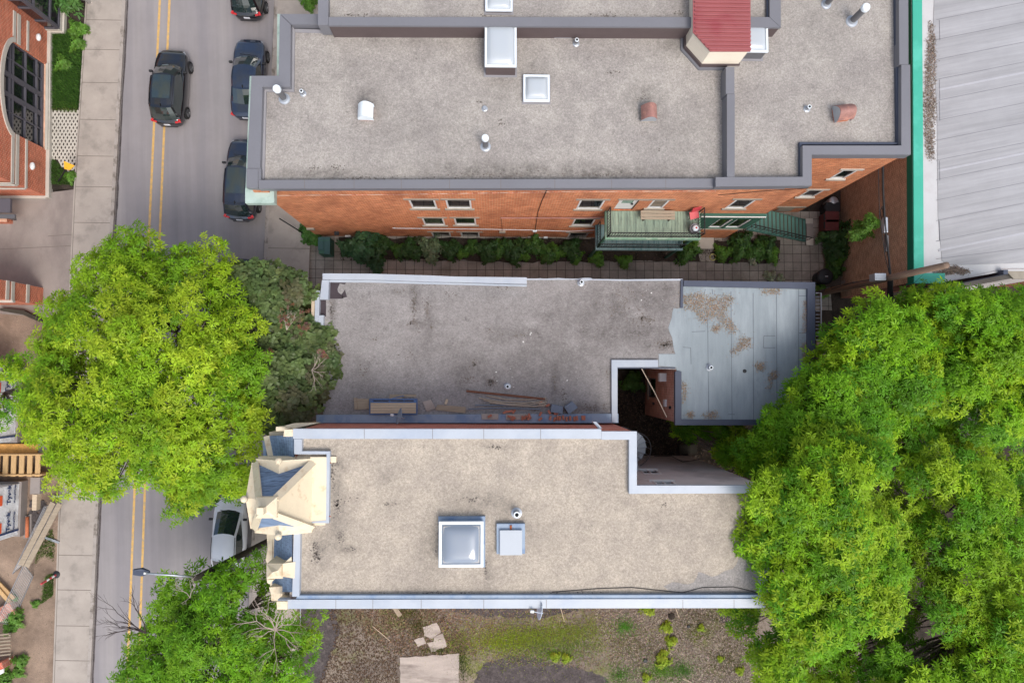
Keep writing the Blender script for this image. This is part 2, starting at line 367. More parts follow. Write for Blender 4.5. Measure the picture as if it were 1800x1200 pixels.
M['red_metal'] = mat('red_metal', S(152,86,88), .05, .8, 30, .03, .45, 0, .5, c2=S(146,70,76), s2=.5)
M['siding'] = mat('siding', S(216,206,190), .04, .8, 30, .03, .6)
M['osb'] = mat('osb', S(200,150,86), .18, 3, 14, .2, .85, st=(1,1,3))
M['green_deck'] = mat('green_deck', S(142,158,140), .12, 2, 20, .1, .8, c2=S(112,126,114), s2=2, st=(4,.5,1))
M['green_paint'] = mat('green_paint', S(112,146,124), .1, 2, 25, .08, .7, c2=S(150,168,150), s2=3)
M['teal_deck'] = mat('teal_deck', S(108,132,134), .12, 2, 20, .1, .8, c2=S(70,104,108), s2=2, st=(4,.5,1))
M['dark_green'] = mat('dark_green', S(52,92,78), .08, 2, 25, .05, .6)
M['stair_green'] = mat('stair_green', S(70,112,104), .1, 2, 25, .08, .6)
M['black_metal'] = flat('black_metal', (.014,.014,.016), .5)
M['cable'] = flat('cable', (.016,.015,.016), .6)
M['wood_grey'] = mat('wood_grey', S(156,142,124), .15, 3, 30, .12, .85, st=(.5,6,1))
M['wood_pale'] = mat('wood_pale', S(196,178,154), .12, 3, 30, .1, .8, st=(.5,6,1))
M['wood_new'] = mat('wood_new', S(190,156,112), .12, 3, 30, .1, .8, st=(4,.6,1))
M['wood_pole'] = mat('wood_pole', S(124,104,90), .15, 3, 30, .12, .9, st=(1,1,.3))
M['wood_dark'] = mat('wood_dark', S(66,62,54), .15, 3, 30, .12, .9)
M['blue_frame'] = mat('blue_frame', S(92,118,162), .1, 3, 30, .05, .5)
M['grey_plastic'] = mat('grey_plastic', S(112,124,140), .08, 3, 30, .04, .5)
M['brick_loose'] = mat('brick_loose', S(176,112,92), .25, 6, 30, .1, .9, c2=S(216,170,150), s2=5, lo2=.55, hi2=.7)
M['pipe_rust'] = mat('pipe_rust', S(120,82,66), .2, 5, 30, .15, .85)
M['hose_grey'] = mat('hose_grey', S(172,158,142), .1, 5, 30, .08, .7)
M['dish'] = mat('dish_grey', S(150,164,180), .05, 3, 30, .03, .4)
M['dish_white'] = mat('dish_white', S(206,214,226), .05, 3, 30, .03, .4)
M['tyvek'] = None
def tyvek():
    t = NT('house_wrap'); n = t.noise(t.mapping(t.pos,(1,1,1.3)), 2.2, 5, .65, .25, .75)
    x = t.mix(n, S(214,217,222), S(236,237,239)); t.bump(n, .5, .05)
    return t.done(x, .6, 0, .3)
M['tyvek'] = tyvek()
M['ink'] = flat('ink_blue', S(34,58,104), .6); M['orange_logo'] = flat('orange_logo', S(230,96,52), .6)
M['foundation'] = mat('foundation', S(142,134,130), .1, 1, 40, .06, .9)
M['plastic_red'] = flat('plastic_red', S(188,70,76), .5); M['plastic_white'] = flat('plastic_white', S(224,224,224), .45)
M['plastic_black'] = mat('plastic_black', S(40,42,46), .1, 3, 40, .05, .5); M['bin_maroon'] = mat('bin_maroon', S(96,48,48), .1, 3, 40, .05, .55)
M['bin_green'] = mat('bin_green', S(52,84,86), .12, 3, 40, .05, .6)
M['sign_yellow'] = flat('sign_yellow', S(228,170,50), .5)
M['fence_mesh'] = mat('fence_steel', S(150,152,156), .06, 3, 40, .03, .45, .6, .5)
M['tyre'] = mat('tyre', (.018,.018,.019), .1, 5, 40, .05, .85); M['rim'] = flat('rim', (.16,.165,.175), .35, .8)
M['paint_black'] = NT('paint_black').done((.008,.009,.012), .12, .1, .7, 1.0)
M['paint_navy'] = NT('paint_navy').done((.035,.052,.088), .15, .5, .6, 1.0)
M['paint_slate'] = NT('paint_slate').done((.026,.036,.06), .15, .5, .6, 1.0)
M['paint_white'] = NT('paint_white').done(S(220,222,228), .3, .0, .5, 1.0)
M['car_glass'] = NT('car_glass').done((.02,.034,.034), .03, 0, .9, 1.0)
M['lamp_red'] = NT('lamp_red').done((.55,.012,.014), .15, 0, .6, .8)
M['lamp_clear'] = NT('lamp_clear').done((.22,.23,.25), .1, 0, .6, .8)
M['plate'] = flat('plate', S(214,216,222), .4); M['trim'] = flat('trim', (.02,.02,.022), .55); M['chrome'] = flat('chrome', (.6,.62,.65), .15, 1)
M['leaf'] = foliage('leaf', .30); M['leaf_dark'] = foliage('leaf_dark', .22, .4)
M['bark'] = mat('bark', S(112,100,90), .25, 5, 30, .2, .95, st=(1,1,.4)); M['bark_pale'] = mat('bark_pale', S(166,150,142), .2, 6, 30, .15, .95)
M['bark_dark'] = mat('bark_dark', S(66,56,54), .2, 6, 30, .15, .95)
# ------------------------------------------------------------------ the ground
def px(pts, z=0.0): return [P2(x,y,z) for x,y in pts]
def struct(name, mb, m, **k): return tag(mb.build(name, m, **k), kind='structure')
struct('ground', MB().sheet([(-400,-400),(400,-400),(400,400),(-400,400)], -.06), M['dark_earth'])
CL = [(234,-220),(223,0),(205,333),(175,885),(161,1200),(150,1420)]       # west kerb line
CRT = [(494,-220),(484,0),(467,400),(443,950),(433,1200),(424,1420)]     # east kerb line
struct('road', MB().sheet(px(CL)+px(CRT)[::-1], 0), M['asphalt'])
for k,(x0,x1) in enumerate((((281,262,237,228),(298,281,255,247)),)):
    mb = MB()
    for xs in (x0,x1):
        l = [(xs[0]+10,-220),(xs[0],0),(xs[1],410),(xs[2],850),(xs[3],1080),(xs[3]-14,1420)]
        for p,q in zip(l[:-1],l[1:]):
            n = max(1,int(abs(q[1]-p[1])/40))
            for i in range(n):
                a = [p[j]+(q[j]-p[j])*i/n for j in (0,1)]; b = [p[j]+(q[j]-p[j])*(i+1)/n for j in (0,1)]
                mb.sheet(px([(a[0]-2,a[1]),(a[0]+2,a[1]),(b[0]+2,b[1]),(b[0]-2,b[1])]), .004)
    struct('road_marking', mb, M['yellow'])
def pave(name, inner, outer, m, z=.13):
    A = px(inner); B = px(outer); mb = MB(); mb.band(A, B, -.05, z); return struct(name, mb, m)
def off(l, d): return [(x+d,y) for x,y in l]
pave('kerb', off(CL,-.2), off(CL,-6), M['kerb'], .135); pave('kerb', off(CRT,.2), off(CRT,6), M['kerb'], .135)
WS = [(166,-220),(153,0),(132,333),(112,760),(104,930),(95,1200),(88,1420)]
CLi = [(228,-220),(217,0),(199,333),(176,760),(167.5,930),(155,1200),(144,1420)]
pave('sidewalk', CLi, WS, M['concrete'], .13)
CRi = [(500,-220),(490,0),(473,400),(460,690),(449,950),(439,1200),(430,1420)]
ES = [(575,-220),(566,0),(547,400),(536,690),(528,950),(518,1200),(510,1420)]
pave('sidewalk', CRi, ES, M['concrete'], .13)
mb = MB()
def wob_line(l, amp):
    out=[]
    for p,q in zip(l[:-1],l[1:]):
        n=max(1,int(abs(q[1]-p[1])/14)); rr_=random.Random(int(p[1])+int(amp*100))
        for k in range(n): t=k/n; out.append((p[0]+(q[0]-p[0])*t+rr_.uniform(0,amp)*(1 if amp>1.1 else 0), p[1]+(q[1]-p[1])*t))
    out.append(l[-1]); return out
def lerp_line(l, y):
    for p,q in zip(l[:-1],l[1:]):
        if p[1]<=y<=q[1]: t=(y-p[1])/(q[1]-p[1]); return (p[0]+(q[0]-p[0])*t, y)
for y in (-95,-30,36,88,146,211,275,329,392,455,518,580,642,704,766,828,875,976,1037,1100,1161,1225):
    a = lerp_line(CLi,y); b = lerp_line(WS,y-1); mb.sheet(px([(a[0],a[1]-.5),(a[0],a[1]+.5),(b[0],b[1]+.5),(b[0],b[1]-.5)],.134), .134)
for y in (-70,0,70,140,210,280,355,436,515,590,665,740,815,890,965,1040,1115):
    a = lerp_line(CRi,y); b = lerp_line(ES,y+1); mb.sheet(px([(a[0],a[1]-.5),(a[0],a[1]+.5),(b[0],b[1]+.5),(b[0],b[1]-.5)],.134), .134)
for l,d in ((WS,.6),(ES,-.6)):
    A = px(off(l,0),.134); B = px(off(l,d*1.6),.134)
    for i in range(len(A)-1): mb.sheet([A[i],B[i],B[i+1],A[i+1]], .134)
struct('gutter_dirt', (lambda mb_: [mb_.band(px(wob_line(off(CL,.4),1.0)),px(wob_line(off(CL,2.6),1.6)),.001,.003), mb_.band(px(wob_line(off(CRT,-.4),.8)),px(wob_line(off(CRT,-2.2),1.4)),.001,.003)] and mb_)(MB()), M['old_tar'])
struct('sidewalk_joints', mb, M['joint'])
struct('driveway', MB().prism(px([(-90,300),(84,340),(131.5,334),(121.5,560),(-90,545)]), -.05, .115), M['concrete_lot'])
mb = MB()
for a,b in (((84,415),(128,412)),((0,438),(126,432))): mb.sheet(px([(a[0],a[1]-.5),(b[0],b[1]-.5),(b[0],b[1]+.5),(a[0],a[1]+.5)],.12), .12)
struct('driveway_joints', mb, M['joint'])
struct('site_ground', MB().prism(px([(-90,543),(121,558),(112,760),(104,930),(95,1200),(88,1420),(-90,1420)]), -.05, .10), M['site_dirt'])
struct('lawn', MB().prism(px([(86,40),(150.5,-30),(153,0),(132,333),(80,333)]), -.05, .09), M['dark_earth'])
# east side: garden path, beds, yards
struct('garden_path', MB().prism(px([(546,415),(1290,415),(1290,372),(1450,372),(1462,545),(541,545)]), -.05, .03), M['paver'])
def wob(pts, amp, step=12):
    out=[]
    for i in range(len(pts)):
        p,q=pts[i],pts[(i+1)%len(pts)]; n=max(1,int(math.hypot(q[0]-p[0],q[1]-p[1])/step))
        for k in range(n): t=k/n; out.append((p[0]+(q[0]-p[0])*t+random.uniform(-amp,amp), p[1]+(q[1]-p[1])*t+random.uniform(-amp,amp)))
    return out
struct('flower_bed', MB().prism(px(wob([(596,419),(1228,419),(1228,459),(900,461),(720,456),(650,456),(600,450)],2)), -.05, .06), M['dark_earth'])
struct('flower_bed', MB().prism(px(wob([(1252,423),(1372,423),(1372,430),(1368,462),(1256,463)],2)), -.05, .06), M['dark_earth'])
struct('flower_bed', MB().prism(px(wob([(1447,372),(1476,372),(1478,505),(1446,505)],2)), -.05, .06), M['earth'])
struct('front_yard', MB().prism(px([(537,690),(640,690),(640,1300),(516,1300),(528,950)]), -.05, .02), M['earth'])
struct('yard_ground', MB().sheet(px([(528,930),(1480,930),(1560,1420),(505,1420)]), .03), M['yard'])
struct('tar_patch', MB().prism(px(wob([(780,1040),(1056,1040),(1052,1064),(1010,1074),(960,1084),(900,1086),(830,1080),(790,1070)],4,8)), -.03, .036), M['old_tar'])
struct('tar_patch', MB().prism(px(wob([(836,1178),(870,1158),(905,1151),(950,1158),(1000,1170),(1040,1180),(1082,1204),(1090,1300),(830,1300)],4,8)), -.03, .036), M['old_tar'])
struct('tar_patch', MB().prism(px(wob([(530,1000),(582,1000),(590,1075),(600,1110),(585,1140),(560,1230),(525,1240)],4,8)), -.03, .036), M['old_tar'])
struct('tar_patch', MB().prism(px([(1264,1050),(1318,1050),(1318,1095),(1264,1093)]), -.03, .05), M['tar'])
struct('concrete_slab', MB().prism(px(wob([(703,1154),(806,1147),(808,1300),(708,1300)],1.2,9)), -.03, .09), M['old_slab'])
mb = MB()
for q in ([(744,1101),(768,1093),(776,1110),(760,1120),(747,1116)],[(727,1122),(744,1119),(750,1128),(735,1134)],[(752,1128),(782,1120),(786,1134),(758,1145)],[(762,1118),(778,1112),(781,1119),(763,1126)]):
    mb.prism(px(wob(q,1,7)), -.03, .08)
struct('broken_slab', mb, M['old_slab'])
# grass and leaf litter: nobody could count the blades
def quads(name, verts, tints, m, parent=None, origin=(0,0,0), local=False, nper=4):
    verts = np.asarray(verts,dtype=np.float32).reshape(-1,3); n = len(verts)//nper
    off = np.array(origin if (parent is None or local) else wloc(parent), dtype=np.float32)
    me = bpy.data.meshes.new(name); me.vertices.add(n*nper); me.loops.add(n*nper); me.polygons.add(n)
    me.vertices.foreach_set('co', (verts-off).ravel()); me.loops.foreach_set('vertex_index', np.arange(n*nper,dtype=np.int32))
    me.polygons.foreach_set('loop_start', np.arange(n,dtype=np.int32)*nper)
    ca = me.color_attributes.new('tint','FLOAT_COLOR','CORNER')
    c = np.ones((n,nper,4),dtype=np.float32); c[:,:,:3] = np.asarray(tints,dtype=np.float32)[:,None,:]
    ca.data.foreach_set('color', c.ravel()); me.update(); me.materials.append(m)
    o = bpy.data.objects.new(name, me); col.objects.link(o)
    if parent is not None: o.parent = parent; kids.setdefault(parent.name, []).append(o)
    else: o.location = origin
    return o
def inside(poly, pts):
    poly = np.asarray(poly); x,y = pts[:,0],pts[:,1]; r = np.zeros(len(pts),bool); j = len(poly)-1
    for i in range(len(poly)):
        xi,yi = poly[i]; xj,yj = poly[j]
        with np.errstate(divide='ignore',invalid='ignore'):
            r ^= ((yi>y)!=(yj>y)) & (x < (xj-xi)*(y-yi)/(yj-yi)+xi)
        j = i
    return r
def scatter(poly, n):
    p = np.asarray(poly); lo,hi = p.min(0),p.max(0); out = np.zeros((0,2))
    while len(out) < n:
        q = rng.uniform(lo,hi,(n*2,2)); out = np.vstack([out, q[inside(poly,q)]])
    return out[:n]
def tints(base, n, var=.25, hue=.08):
    b = np.asarray(base)[None,:]*(1+rng.uniform(-var,var,(n,1)))
    return np.clip(b*(1+rng.uniform(-hue,hue,(n,3))), .004, 1)
def blades(poly, n, z, h, w, base, var=.3): return blades_at(scatter(poly, n), z, h, w, base, var)
def blades_at(p, z, h, w, base, var=.3):
    n = len(p); a = rng.uniform(0,2*np.pi,n); hh = h*rng.uniform(.5,1.3,n); lean = rng.uniform(.2,1.0,n)
    d = np.stack([np.cos(a),np.sin(a)],1); s = np.stack([-d[:,1],d[:,0]],1)*w
    v = np.zeros((n,4,3)); v[:,0,:2]=p-s; v[:,1,:2]=p+s; v[:,2,:2]=p+d*(hh*lean)[:,None]+s*.3; v[:,3,:2]=p+d*(hh*lean)[:,None]-s*.3
    v[:,:2,2]=z; v[:,2:,2]=z+hh[:,None]
    return v, tints(base,n,var)
def patchy(parts, name):
    v = np.concatenate([a for a,b in parts]); t = np.concatenate([b for a,b in parts])
    return tag(quads(name, v, t, M['leaf_dark'] if name!='grass' else M['leaf']), kind='stuff')
patchy([blades(px([(88,64),(116,62),(150,45),(146,110),(141,192),(84,192)]),9000,.09,.16,.012,S(62,98,42)),blades(px([(88,64),(116,62),(150,45),(146,110),(141,192),(84,192)]),3000,.09,.2,.014,S(88,126,54))], 'grass')
patchy([blades(px([(83,283),(100,283),(118,305),(133,318),(132,326),(82,324)]),1800,.09,.15,.012,S(76,108,48)),
        blades(px([(86,180),(139,182),(139,200),(86,196)]),900,.09,.12,.012,S(98,120,56))], 'grass')
g = []
for cx,cy,rx,ry,n,c in ((880,1128,55,20,1900,S(168,186,64)),(940,1118,70,18,2200,S(160,178,74)),(1000,1108,60,14,1200,S(152,170,78)),(980,1135,80,14,1100,S(126,152,84)),
        (1160,1178,24,13,900,S(124,168,66)),(1098,1100,11,9,450,S(110,170,70)),(1200,1178,14,11,500,S(110,156,80)),(1090,1186,16,14,500,S(112,160,74)),(980,1150,30,8,500,S(132,170,66)),
        (1225,1110,24,14,260,S(112,120,52)),(1270,1160,30,20,300,S(110,116,58)),(715,1075,20,12,300,S(100,110,48)),(735,1100,12,12,260,S(96,104,50)),(812,1160,10,30,420,S(86,104,52)),(770,1142,22,4,260,S(96,112,52)),(1120,1130,40,30,500,S(116,112,62)),(1290,1140,25,40,300,S(112,112,64)),(1240,1085,40,10,300,S(108,112,60))):
    for sg,f in ((.5,.3),(.95,.5),(1.5,.2)):
        k=int(n*2.4*f); q=np.stack([cx+rng.normal(0,rx*sg,k),cy+rng.normal(0,ry*sg,k)],1); q=q[(q[:,1]>1040)]
        g.append(blades_at(np.array([P2(a,b,.03) for a,b in q]), .03, .09, .013, c, .35))
patchy(g, 'grass')
patchy([blades(px([(72,925),(95,928),(100,960),(96,985),(80,975),(64,990)]),900,.1,.14,.012,S(88,116,48)), blades(px([(84,1010),(97,1005),(96,1045),(75,1060)]),800,.1,.13,.012,S(84,112,48))], 'grass')
def litter(poly, n, z, size, base, var=.4, soft=0):
    p = scatter(poly,n); a = rng.uniform(0,2*np.pi,n); L = size*rng.uniform(.5,1.3,n)
    d = np.stack([np.cos(a),np.sin(a)],1)*L[:,None]; s = np.stack([-d[:,1],d[:,0]],1)*rng.uniform(.35,.7,(n,1))
    v = np.zeros((n,4,3)); v[:,0,:2]=p-d; v[:,1,:2]=p+s; v[:,2,:2]=p+d; v[:,3,:2]=p-s
    v[:,:,2]=z+rng.uniform(.005,.05,(n,4)); v[:,:,:2]+=rng.normal(0,soft,(n,1,2)) if soft else 0; return v, tints(base,n,var)
Q = [litter(px([(575,1066),(770,1066),(800,1100),(830,1130),(815,1148),(700,1152),(700,1202),(560,1202),(590,1120)],.03),5200,.03,.05,S(96,78,62)),
     litter(px([(620,1066),(800,1066),(900,1100),(840,1150),(700,1152),(640,1110)],.03),2600,.03,.05,S(136,112,92)),
     litter(px([(800,1068),(1060,1066),(1130,1110),(1060,1180),(830,1160),(800,1120)],.03),3000,.03,.045,S(132,114,94)),
     litter(px([(1040,1066),(1330,1066),(1345,1202),(1080,1202),(1060,1120)],.03),7000,.03,.05,S(156,142,128),.28),
     litter(px([(1040,1066),(1330,1066),(1345,1202),(1080,1202),(1060,1120)],.03),2600,.03,.05,S(108,92,80),.3)]
patchy(Q, 'leaf_litter')
Q = [litter(px([(1085,690),(1185,690),(1330,800),(1330,850),(1130,820),(1085,750)]),2600,0,.06,S(92,78,68)),
     litter(px([(598,421),(1370,421),(1370,460),(598,458)]),2500,.06,.05,S(74,64,54)),
     litter(px([(0,548),(110,560),(95,1200),(0,1200)],.1),900,.1,.03,S(150,136,122),.4)]
patchy(Q, 'leaf_litter')
# turf grid: crossed concrete ribs with soil between them
mb = MB(); G = [Vector(q) for q in px([(86,193),(141,193),(132,300),(118,303),(98,281),(84,281)],.12)]
gp = [(v.x,v.y) for v in G]; lo = Vector((min(v.x for v in G),min(v.y for v in G))); hi = Vector((max(v.x for v in G),max(v.y for v in G)))
for sgn in (1,-1):
    for i in range(-40,41):
        c0 = i*.30; pts=[]
        steps = 90; run=None
        for k in range(steps+1):
            t = -4+8*k/steps; c=(lo+hi)/2; q = (c.x+c0*.7+t*.55, c.y-sgn*c0*.7*0+sgn*t)
            ok = inside(gp, np.array([q]))[0]
            if ok and run is None: run=q
            if (not ok or k==steps) and run is not None:
                if math.hypot(last[0]-run[0],last[1]-run[1])>.1:
                    e = Vector((last[0]-run[0],last[1]-run[1])).normalized()*.0; n = Vector((.876*sgn,-.482)).normalized()*.042
                    mb.prism([(run[0]-n.x,run[1]-n.y),(run[0]+n.x,run[1]+n.y),(last[0]+n.x,last[1]+n.y),(last[0]-n.x,last[1]-n.y)], .05, .12 if sgn>0 else .123)
                run=None
            last=q
struct('turf_grid', mb, M['stone'])
# ------------------------------------------------------------------ the red brick apartment building (north)
ZC, ZD, ZE, ZDE, ZN, ZDN = 10.64, 10.30, 10.90, 10.50, 11.35, 11.05
FP = px([(436,331),(1259,330),(1427,327),(1427,272),(1600,272),(1598,-200),(559,-200),(559,25),(490,25),(489,134),(442,134)], ZC)
APT = thing('brick_apartment_building', 'three-storey orange brick apartment building with grey-edged gravel roof and green balconies', 'building', (*P2(900,250,0),0))
yS = P(900,330.5,ZC).y+.10; FP = [list(p) for p in FP]; FP[0][1]=FP[1][1]=FP[2][1]=yS-.10
xN = FP[2][0]-.12; yN = P(1500,272,ZC).y+.10; xE = FP[4][0]-.1; xW = FP[0][0]+.1
A0,A1 = (xW,yS),(xN,yS); B0,B1 = (xN,yN),(xE,yN)
def opn(x0,x1,yt,yb,Y,xo):
    a,zt = PY(x0,yt,Y); b,_ = PY(x1,yt,Y); zb = PY((x0+x1)/2,yb,Y)[1]
    return [a-xo,b-xo,zb,zt]
wins = [(717.5,764,351,366),(782.5,827.5,351,366),(741,779,383,395.5),(797.5,836,383,395),(757.5,791,408,417.5),(809,842.5,408,417.5),
        (1020,1064.5,351.5,367),(1149,1178,351.5,365.5),(1010,1048,384.5,396.5),(1001,1035.5,409,419),(1294,1330,351,366)]
OW = [opn(*w,yS,xW) for w in wins]; door = opn(1090,1125.5,351.5,369.5,yS,xW)
winsN = [(1482,1509,299,314),(1422,1450,334,346)]; ON = [opn(*w,yN,xN) for w in winsN]
lowdoor = [*[u+.1 for u in opn(1075,1110,384,402,yS,xW)[:2]],3.45,5.5]
mb = MB(); wall(mb,A0,A1,0,ZC-.12,OW+[door]); wall(mb,B0,B1,0,ZC-.12,ON)
fp = inset([tuple(p) for p in FP], .10)
for i in range(len(fp)):
    if i in (0,1,3): continue
    p,q = fp[i],fp[(i+1)%len(fp)]; z = ZC-.12
    mb.quad((*p,0),(*q,0),(*q,z),(*p,z))
mb.build('wall', M['brick_orange'], APT)
for o in OW: window(APT,A0,A1,o,M['white_frame'],M['pane'],M['sill'],M['sill'],fw=.08)
for o in ON: window(APT,B0,B1,o,M['white_frame'],M['pane'],M['stone'],M['stone'],fw=.08)
# third ground-floor opening of the recess: a boarded window
o = opn(1372,1400,364,371,yN,xN)
wbox(MB(),B0,B1,o[0],o[1],.0,.03,o[2],o[3]).build('boarded_window', M['sill'], APT)
wbox(MB(),B0,B1,o[0]-.25,o[1]+.5,.0,.05,o[3]+.003,o[3]+.18).build('lintel', M['sill'], APT)
# balcony door
d = MB(); wbox(d,A0,A1,door[0]+.02,door[1]-.02,-.12,-.07,door[2],door[3]-.02); dd = d.build('balcony_door', M['white_frame'], APT)
wbox(MB(),A0,A1,door[0]+.2,door[1]-.2,-.068,-.06,door[2]+1.1,door[3]-.2).build('pane', glass('door_pane',S(110,140,128),.1,.5), dd)
wbox(MB(),A0,A1,door[1]-.25,door[1]-.15,-.06,-.0,door[2]+1.0,door[2]+1.1).build('handle', M['black_metal'], dd)
wbox(MB(),A0,A1,door[0]-.1,door[1]+.45,-.1,.03,door[3]+.003,door[3]+.2).build('lintel', M['sill'], APT)
# roof decks
def xy(pts,z=ZC): return px(pts,z)
MB().sheet(xy([(446,325),(1276,324),(1277,60),(500,48),(500,143),(452,143)]), ZD).build('gravel_roof', M['gravel_top'], APT)
MB().sheet(xy([(1284,320),(1417,318),(1417,262),(1590,262),(1590,-190),(1365,-190),(1365,40),(1284,40)],ZE), ZDE).build('gravel_roof', M['gravel_top'], APT)
MB().sheet(xy([(567,38),(1362,38),(1362,-190),(567,-190)],ZN), ZDN).build('gravel_roof', M['gravel_top'], APT)
# copings: west block
def ring(name, outer, inner, z, th, m, parent=APT, zi=None, close=False):
    A = px(outer,z); B = px(inner,z); mb = MB(); mb.band(A,B,z-th,z,close); return mb.build(name, m, parent)
c = ring('coping', [(455,332),(1259,330)], [(455,316.5),(1259,314)], ZC, .34, M['coping_grey'])
ring('coping', [(492,25),(490,133.5),(442,133.5),(434.5,296)], [(511,43.5),(510,153),(461.5,153),(457,296)], ZC, .36, M['coping_grey'])
ring('coping', [(433,296.5),(433,330)], [(453.5,296.5),(453.5,331)], ZC+.02, .3, M['coping_grey'])
ring('coping', [(454,331.2),(454,296.5)], [(458.5,316.5),(458.5,296.5)], ZC-.02, .3, M['coping_grey'])
ring('coping', [(559,25),(493,25)], [(578,43.5),(512,43.5)], ZC, .5, M['coping_grey'])
ring('coping_flashing', [(513,45),(512,155),(463.5,155),(460,316)], [(518,52),(516.5,161),(468,161),(464.5,314)], ZC-.25, .12, M['flash_grey'])
# seams across the long south coping
mb = MB()
for x in (535,622,705,790,880,975,1075,1170): mb.sheet(xy([(x,331.5),(x+.7,331.5),(x+.7,315.6),(x,315.6)],ZC+.004), ZC+.004)
mb.build('coping_seam', M['joint'], c)
# east block
ring('coping', [(1258,328),(1427,326.5),(1427,272),(1601,272),(1600,114)], [(1258,311.5),(1411,311),(1411,256),(1584.5,256),(1584.5,114)], ZE, .5, M['coping_grey'])
ring('coping', [(1597,113.5),(1596,-200)], [(1581,113.5),(1579,-200)], ZE, .5, M['coping_grey'])
ring('coping_flashing', [(1410,309),(1409,254),(1582,254),(1576,-200)], [(1406,307),(1405.5,250),(1577,250),(1571,-200)], ZE-.25, .3, M['coping_dark'])
ring('coping', [(1278,311),(1278,165)], [(1291.5,311),(1291.5,165)], ZE, .62, M['coping_grey'])
ring('coping', [(1276,164.5),(1276,118)], [(1291,164.5),(1291,118)], ZE+.06, .66, M['coping_grey'])
ring('coping_flashing', [(1272,308),(1272,120)], [(1277,308),(1277,120)], ZD+.1, .12, M['coping_dark'])
# north block: higher roof with a dark upstand facing south
ring('coping', [(577.5,45),(1372,48.5)], [(577.5,30.5),(1352,30.5)], ZN, .12, M['coping_grey'])
ring('coping', [(559,-200),(559,44.5)], [(577,-200),(577,44.5)], ZN, .8, M['coping_grey'])
ring('coping', [(1372.5,48.5),(1372.5,-200)], [(1353,30.5),(1353,-200)], ZN, .12, M['coping_grey'])
ring('coping_flashing', [(1352,29.5),(1352,-200)], [(1348,31),(1348,-200)], ZN-.15, .1, M['coping_dark'])
pN = px([(577.5,44),(1371.5,47.5)],ZN)
mb = MB(); mb.band(pN, [(x,y+.18) for x,y in pN], ZD-.05, ZN-.115); mb.build('upstand', M['flash_brown'], APT)
pE = px([(1371.3,47),(1371.3,-200)],ZN); mb = MB(); mb.band(pE, [(x-.18,y) for x,y in pE], ZD, ZN-.115); mb.build('upstand', M['flash_brown'], APT)
pb = px([(519,52),(700,57),(850,60),(1000,62),(1202,52)],ZD+.02); mb = MB(); mb.band(pb, [(x,y-.14) for x,y in pb], ZD-.02, ZD+.06); mb.build('coping_flashing', M['flash_grey'], APT)
# copper cornice along the street front, wrapping the corner
mb = MB(); zc = ZC-.55
o1 = px([(431,357),(431.5,331),(439,134),(486.5,134),(487.5,25)],zc)
i1 = [(x+.75,y) for x,y in o1]
mb.band(o1,i1,zc-.35,zc)
mb.prism(px([(431,357),(482,357),(482,331),(431,331)],zc), zc-.36, zc+.003)
mb.build('cornice', M['copper'], APT)
wbox(MB(),A0,A1,-.02,.62,.0,.22,ZC-.6,ZC-.36).build('cornice_bracket', M['brick_orange'], APT)
# stair penthouse with the red metal roof
zt,zb = 11.75, ZD
base = px([(1205,-40),(1204,88),(1229,121),(1288,117.5),(1318,117.5),(1318,-40)],ZD)
topl = [(1219,-40),(1219,57),(1248,90),(1317,90),(1317,-40)]
bx = [P2(1220,-200,zt),P2(1220,57,zt),P2(1249,89.5,zt),P2(1316,89.5,zt),P2(1316,-200,zt)]
ph = MB().prism(bx, zb, zt).build('penthouse', M['siding'], APT)
mb = MB(); 
for i in range(1,4):
    p,q = bx[i-1],bx[i]
    if i==1: continue
    e = (Vector(q)-Vector(p)); n = Vector((e.y,-e.x)).normalized()
    if n.y>0: n=-n
    for k in range(1,11):
        z = zb+.25+k*(zt-zb-.3)/11
        mb.add([(p[0]+n.x*.002,p[1]+n.y*.002,z),(q[0]+n.x*.002,q[1]+n.y*.002,z),(q[0]+n.x*.018,q[1]+n.y*.018,z-.016),(p[0]+n.x*.018,p[1]+n.y*.018,z-.016)],[(0,1,2,3)])
mb.build('siding_board', M['siding'], ph)
mb = MB(); bi = [(x,y) for x,y in bx]; bo = inset(bi,-.06); mb.prism(bo, zb-.02, zb+.28); mb.build('base_flashing', M['flash_brown'], ph)
mb = MB(); mb.prism(inset(bi,-.17), zb-.02, zb+.07); mb.build('base_flashing', M['coping_grey'], ph)
x0,y0 = bx[0][0]-.03, bx[2][1]
mb = MB(); mb.quad((x0-.004,bx[1][1]+1.35,zb+.3),(x0-.004,bx[1][1]+.06,zb+.3),(x0-.004,bx[1][1]+.06,zt-.05),(x0-.004,bx[1][1]+1.35,zt-.05)); mb.box(x0-.03,x0,bx[1][1]+.02,bx[1][1]+1.4,zb+.3,zt-.04); mb.build('wooden_panel', M['osb'], ph)
ro = [(bx[0][0]-.06,bx[0][1]),(bx[1][0]-.06,bx[1][1]-.02),(bx[2][0]-.02,bx[2][1]-.05),(bx[3][0]+.06,bx[3][1]-.05),(bx[4][0]+.06,bx[4][1])]
rf = MB().prism(ro, zt+.003, zt+.05).build('metal_roof', M['red_metal'], ph)
mb = MB(); y = bx[3][1]+.02; k=0
while y < bx[0][1]-.1:
    xl = ro[0][0] if y > ro[1][1] else ro[2][0]+(ro[1][0]-ro[2][0])*(y-ro[2][1])/(ro[1][1]-ro[2][1])
    mb.add([(xl,y-.035,zt+.052),(xl,y-.03,zt+.125),(xl,y+.03,zt+.125),(xl,y+.035,zt+.052),(ro[3][0],y-.035,zt+.052),(ro[3][0],y-.03,zt+.125),(ro[3][0],y+.03,zt+.125),(ro[3][0],y+.035,zt+.052)],
           [(0,4,5,1),(1,5,6,2),(2,6,7,3),(0,1,2,3),(7,6,5,4)]); y += .178
mb.build('roof_rib', M['red_metal'], rf)
